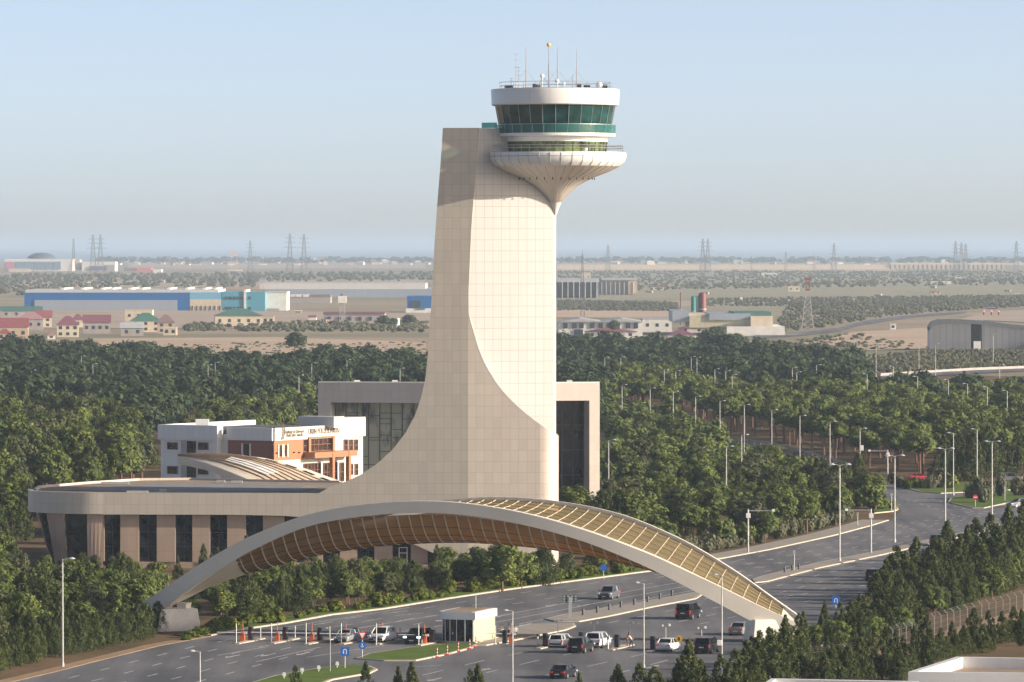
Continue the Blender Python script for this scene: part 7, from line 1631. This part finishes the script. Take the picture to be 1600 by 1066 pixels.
belt('tree_belt', 'dark hazy trees beyond the hangars', [(990, 456), (1640, 446), (1640, 438), (990, 450)], 320, 3, 6, M_OLIVE_T, 2)
belt('skyline_trees', 'blue hazy trees along the horizon', [(150, 412.5), (680, 412.5), (680, 409), (150, 409)], 220, 8, 17, M_DPINE, 3, 1.6)
belt('skyline_trees', 'blue hazy trees along the horizon right of the tower', [(868, 413), (1660, 413), (1660, 409), (868, 409)], 300, 8, 17, M_DPINE, 4, 1.6)
belt('orchard', 'grey green orchard rows right of the tower', [(872, 486), (1060, 487), (1060, 474), (872, 470)], 1200, 1.2, 2.2, M_OLIVE_T, 5, 1.1, bsm, 14)
belt('orchard', 'grey green orchard rows in front of the factory', [(1090, 480), (1640, 474), (1640, 462), (1090, 468)], 1500, 1.3, 2.4, M_OLIVE_T, 6, 1.1, bsm, 16)
belt('orchard', 'bushy field behind the lattice tower', [(1225, 519), (1310, 510), (1360, 498), (1440, 490), (1520, 484), (1640, 478), (1640, 462), (1240, 472), (1215, 500)], 1900, 1.4, 3, M_OLIVE_T, 7, 1.1, bsm)
#, M_OLIVE_T, 7, 1.1, bsm)
belt('orchard', 'bushy field between the ramp road and the overpass', [(1345, 584), (1640, 574), (1640, 549), (1450, 550), (1350, 560)], 1500, 1.1, 2.1, M_OLIVE_T, 8, 1., bsm, 9)
belt('orchard', 'bushes at the edge of the dark wood right of the factory', [(1160, 566), (1300, 578), (1340, 575), (1330, 545), (1200, 545), (1170, 552)], 420, 1.8, 3.6, M_OLIVE_T, 9, 1., bsm, 9)
belt('orchard', 'wide plantation of bushes before the viaduct', [(872, 452), (1640, 438), (1640, 424), (872, 424)], 2600, 1.6, 3, M_OLIVE_T, 10, 1.3, bsm)
belt('orchard', 'bushes on the far plain at left', [(-60, 462), (40, 462), (200, 450), (400, 449), (400, 440), (-60, 446)], 300, 2.5, 5, M_OLIVE_T, 11, 1.2, bsm)
belt('scrub', 'dry scrub on the field left of the tower', [(290, 518), (665, 520), (665, 506), (290, 508)], 420, 1.4, 3.2, M_OLIVE_T, 12, 1.2, bsm)
belt('scrub', 'low dry scrub dotted over the near fields', [(280, 560), (665, 560), (665, 536), (280, 538)], 260, .6, 1.4, M_OLIVE_T, 13, 1.6, bsm)
belt('scrub', 'low dry scrub right of the tower', [(868, 556), (1060, 552), (1240, 552), (1460, 545), (1330, 522), (1180, 540), (868, 538)], 320, .7, 1.8, M_OLIVE_T, 14, 1.5, bsm)
for px, py, h, w_, lb in ((461, 559, 10.5, 1.25, 'lone dark round tree on the dry field left of the tower'), (599, 516, 8, 1.4, 'dark rounded tree left of the white dome'), (640, 514, 8, 1.4, 'dark rounded tree between the white dome and the tower'), (612, 515, 6.5, 1.4, 'low dark tree just beside the white dome'), (1133, 575, 13, 1.5, 'large dark bushy tree below the factory'), (1115, 545, 10, 1.3, 'dark tree in front of the red factory strip'), (1160, 572, 11, 1.2, 'dark tree right of the large bushy one'), (959, 528, 9, .9, 'reddish bare tree before the red roofed building'), (912, 524, 5, 1.1, 'dark tree at the left end of the white gabled hall'), (1148, 524, 5, 1., 'small tree before the factory yard wall')):
    P = G(px, py); plant_tree('broad_tree', 'tree', lb, None, P, h, rs.choice(dv_), rs.choice(t_p), rs.uniform(0, 6), w_)
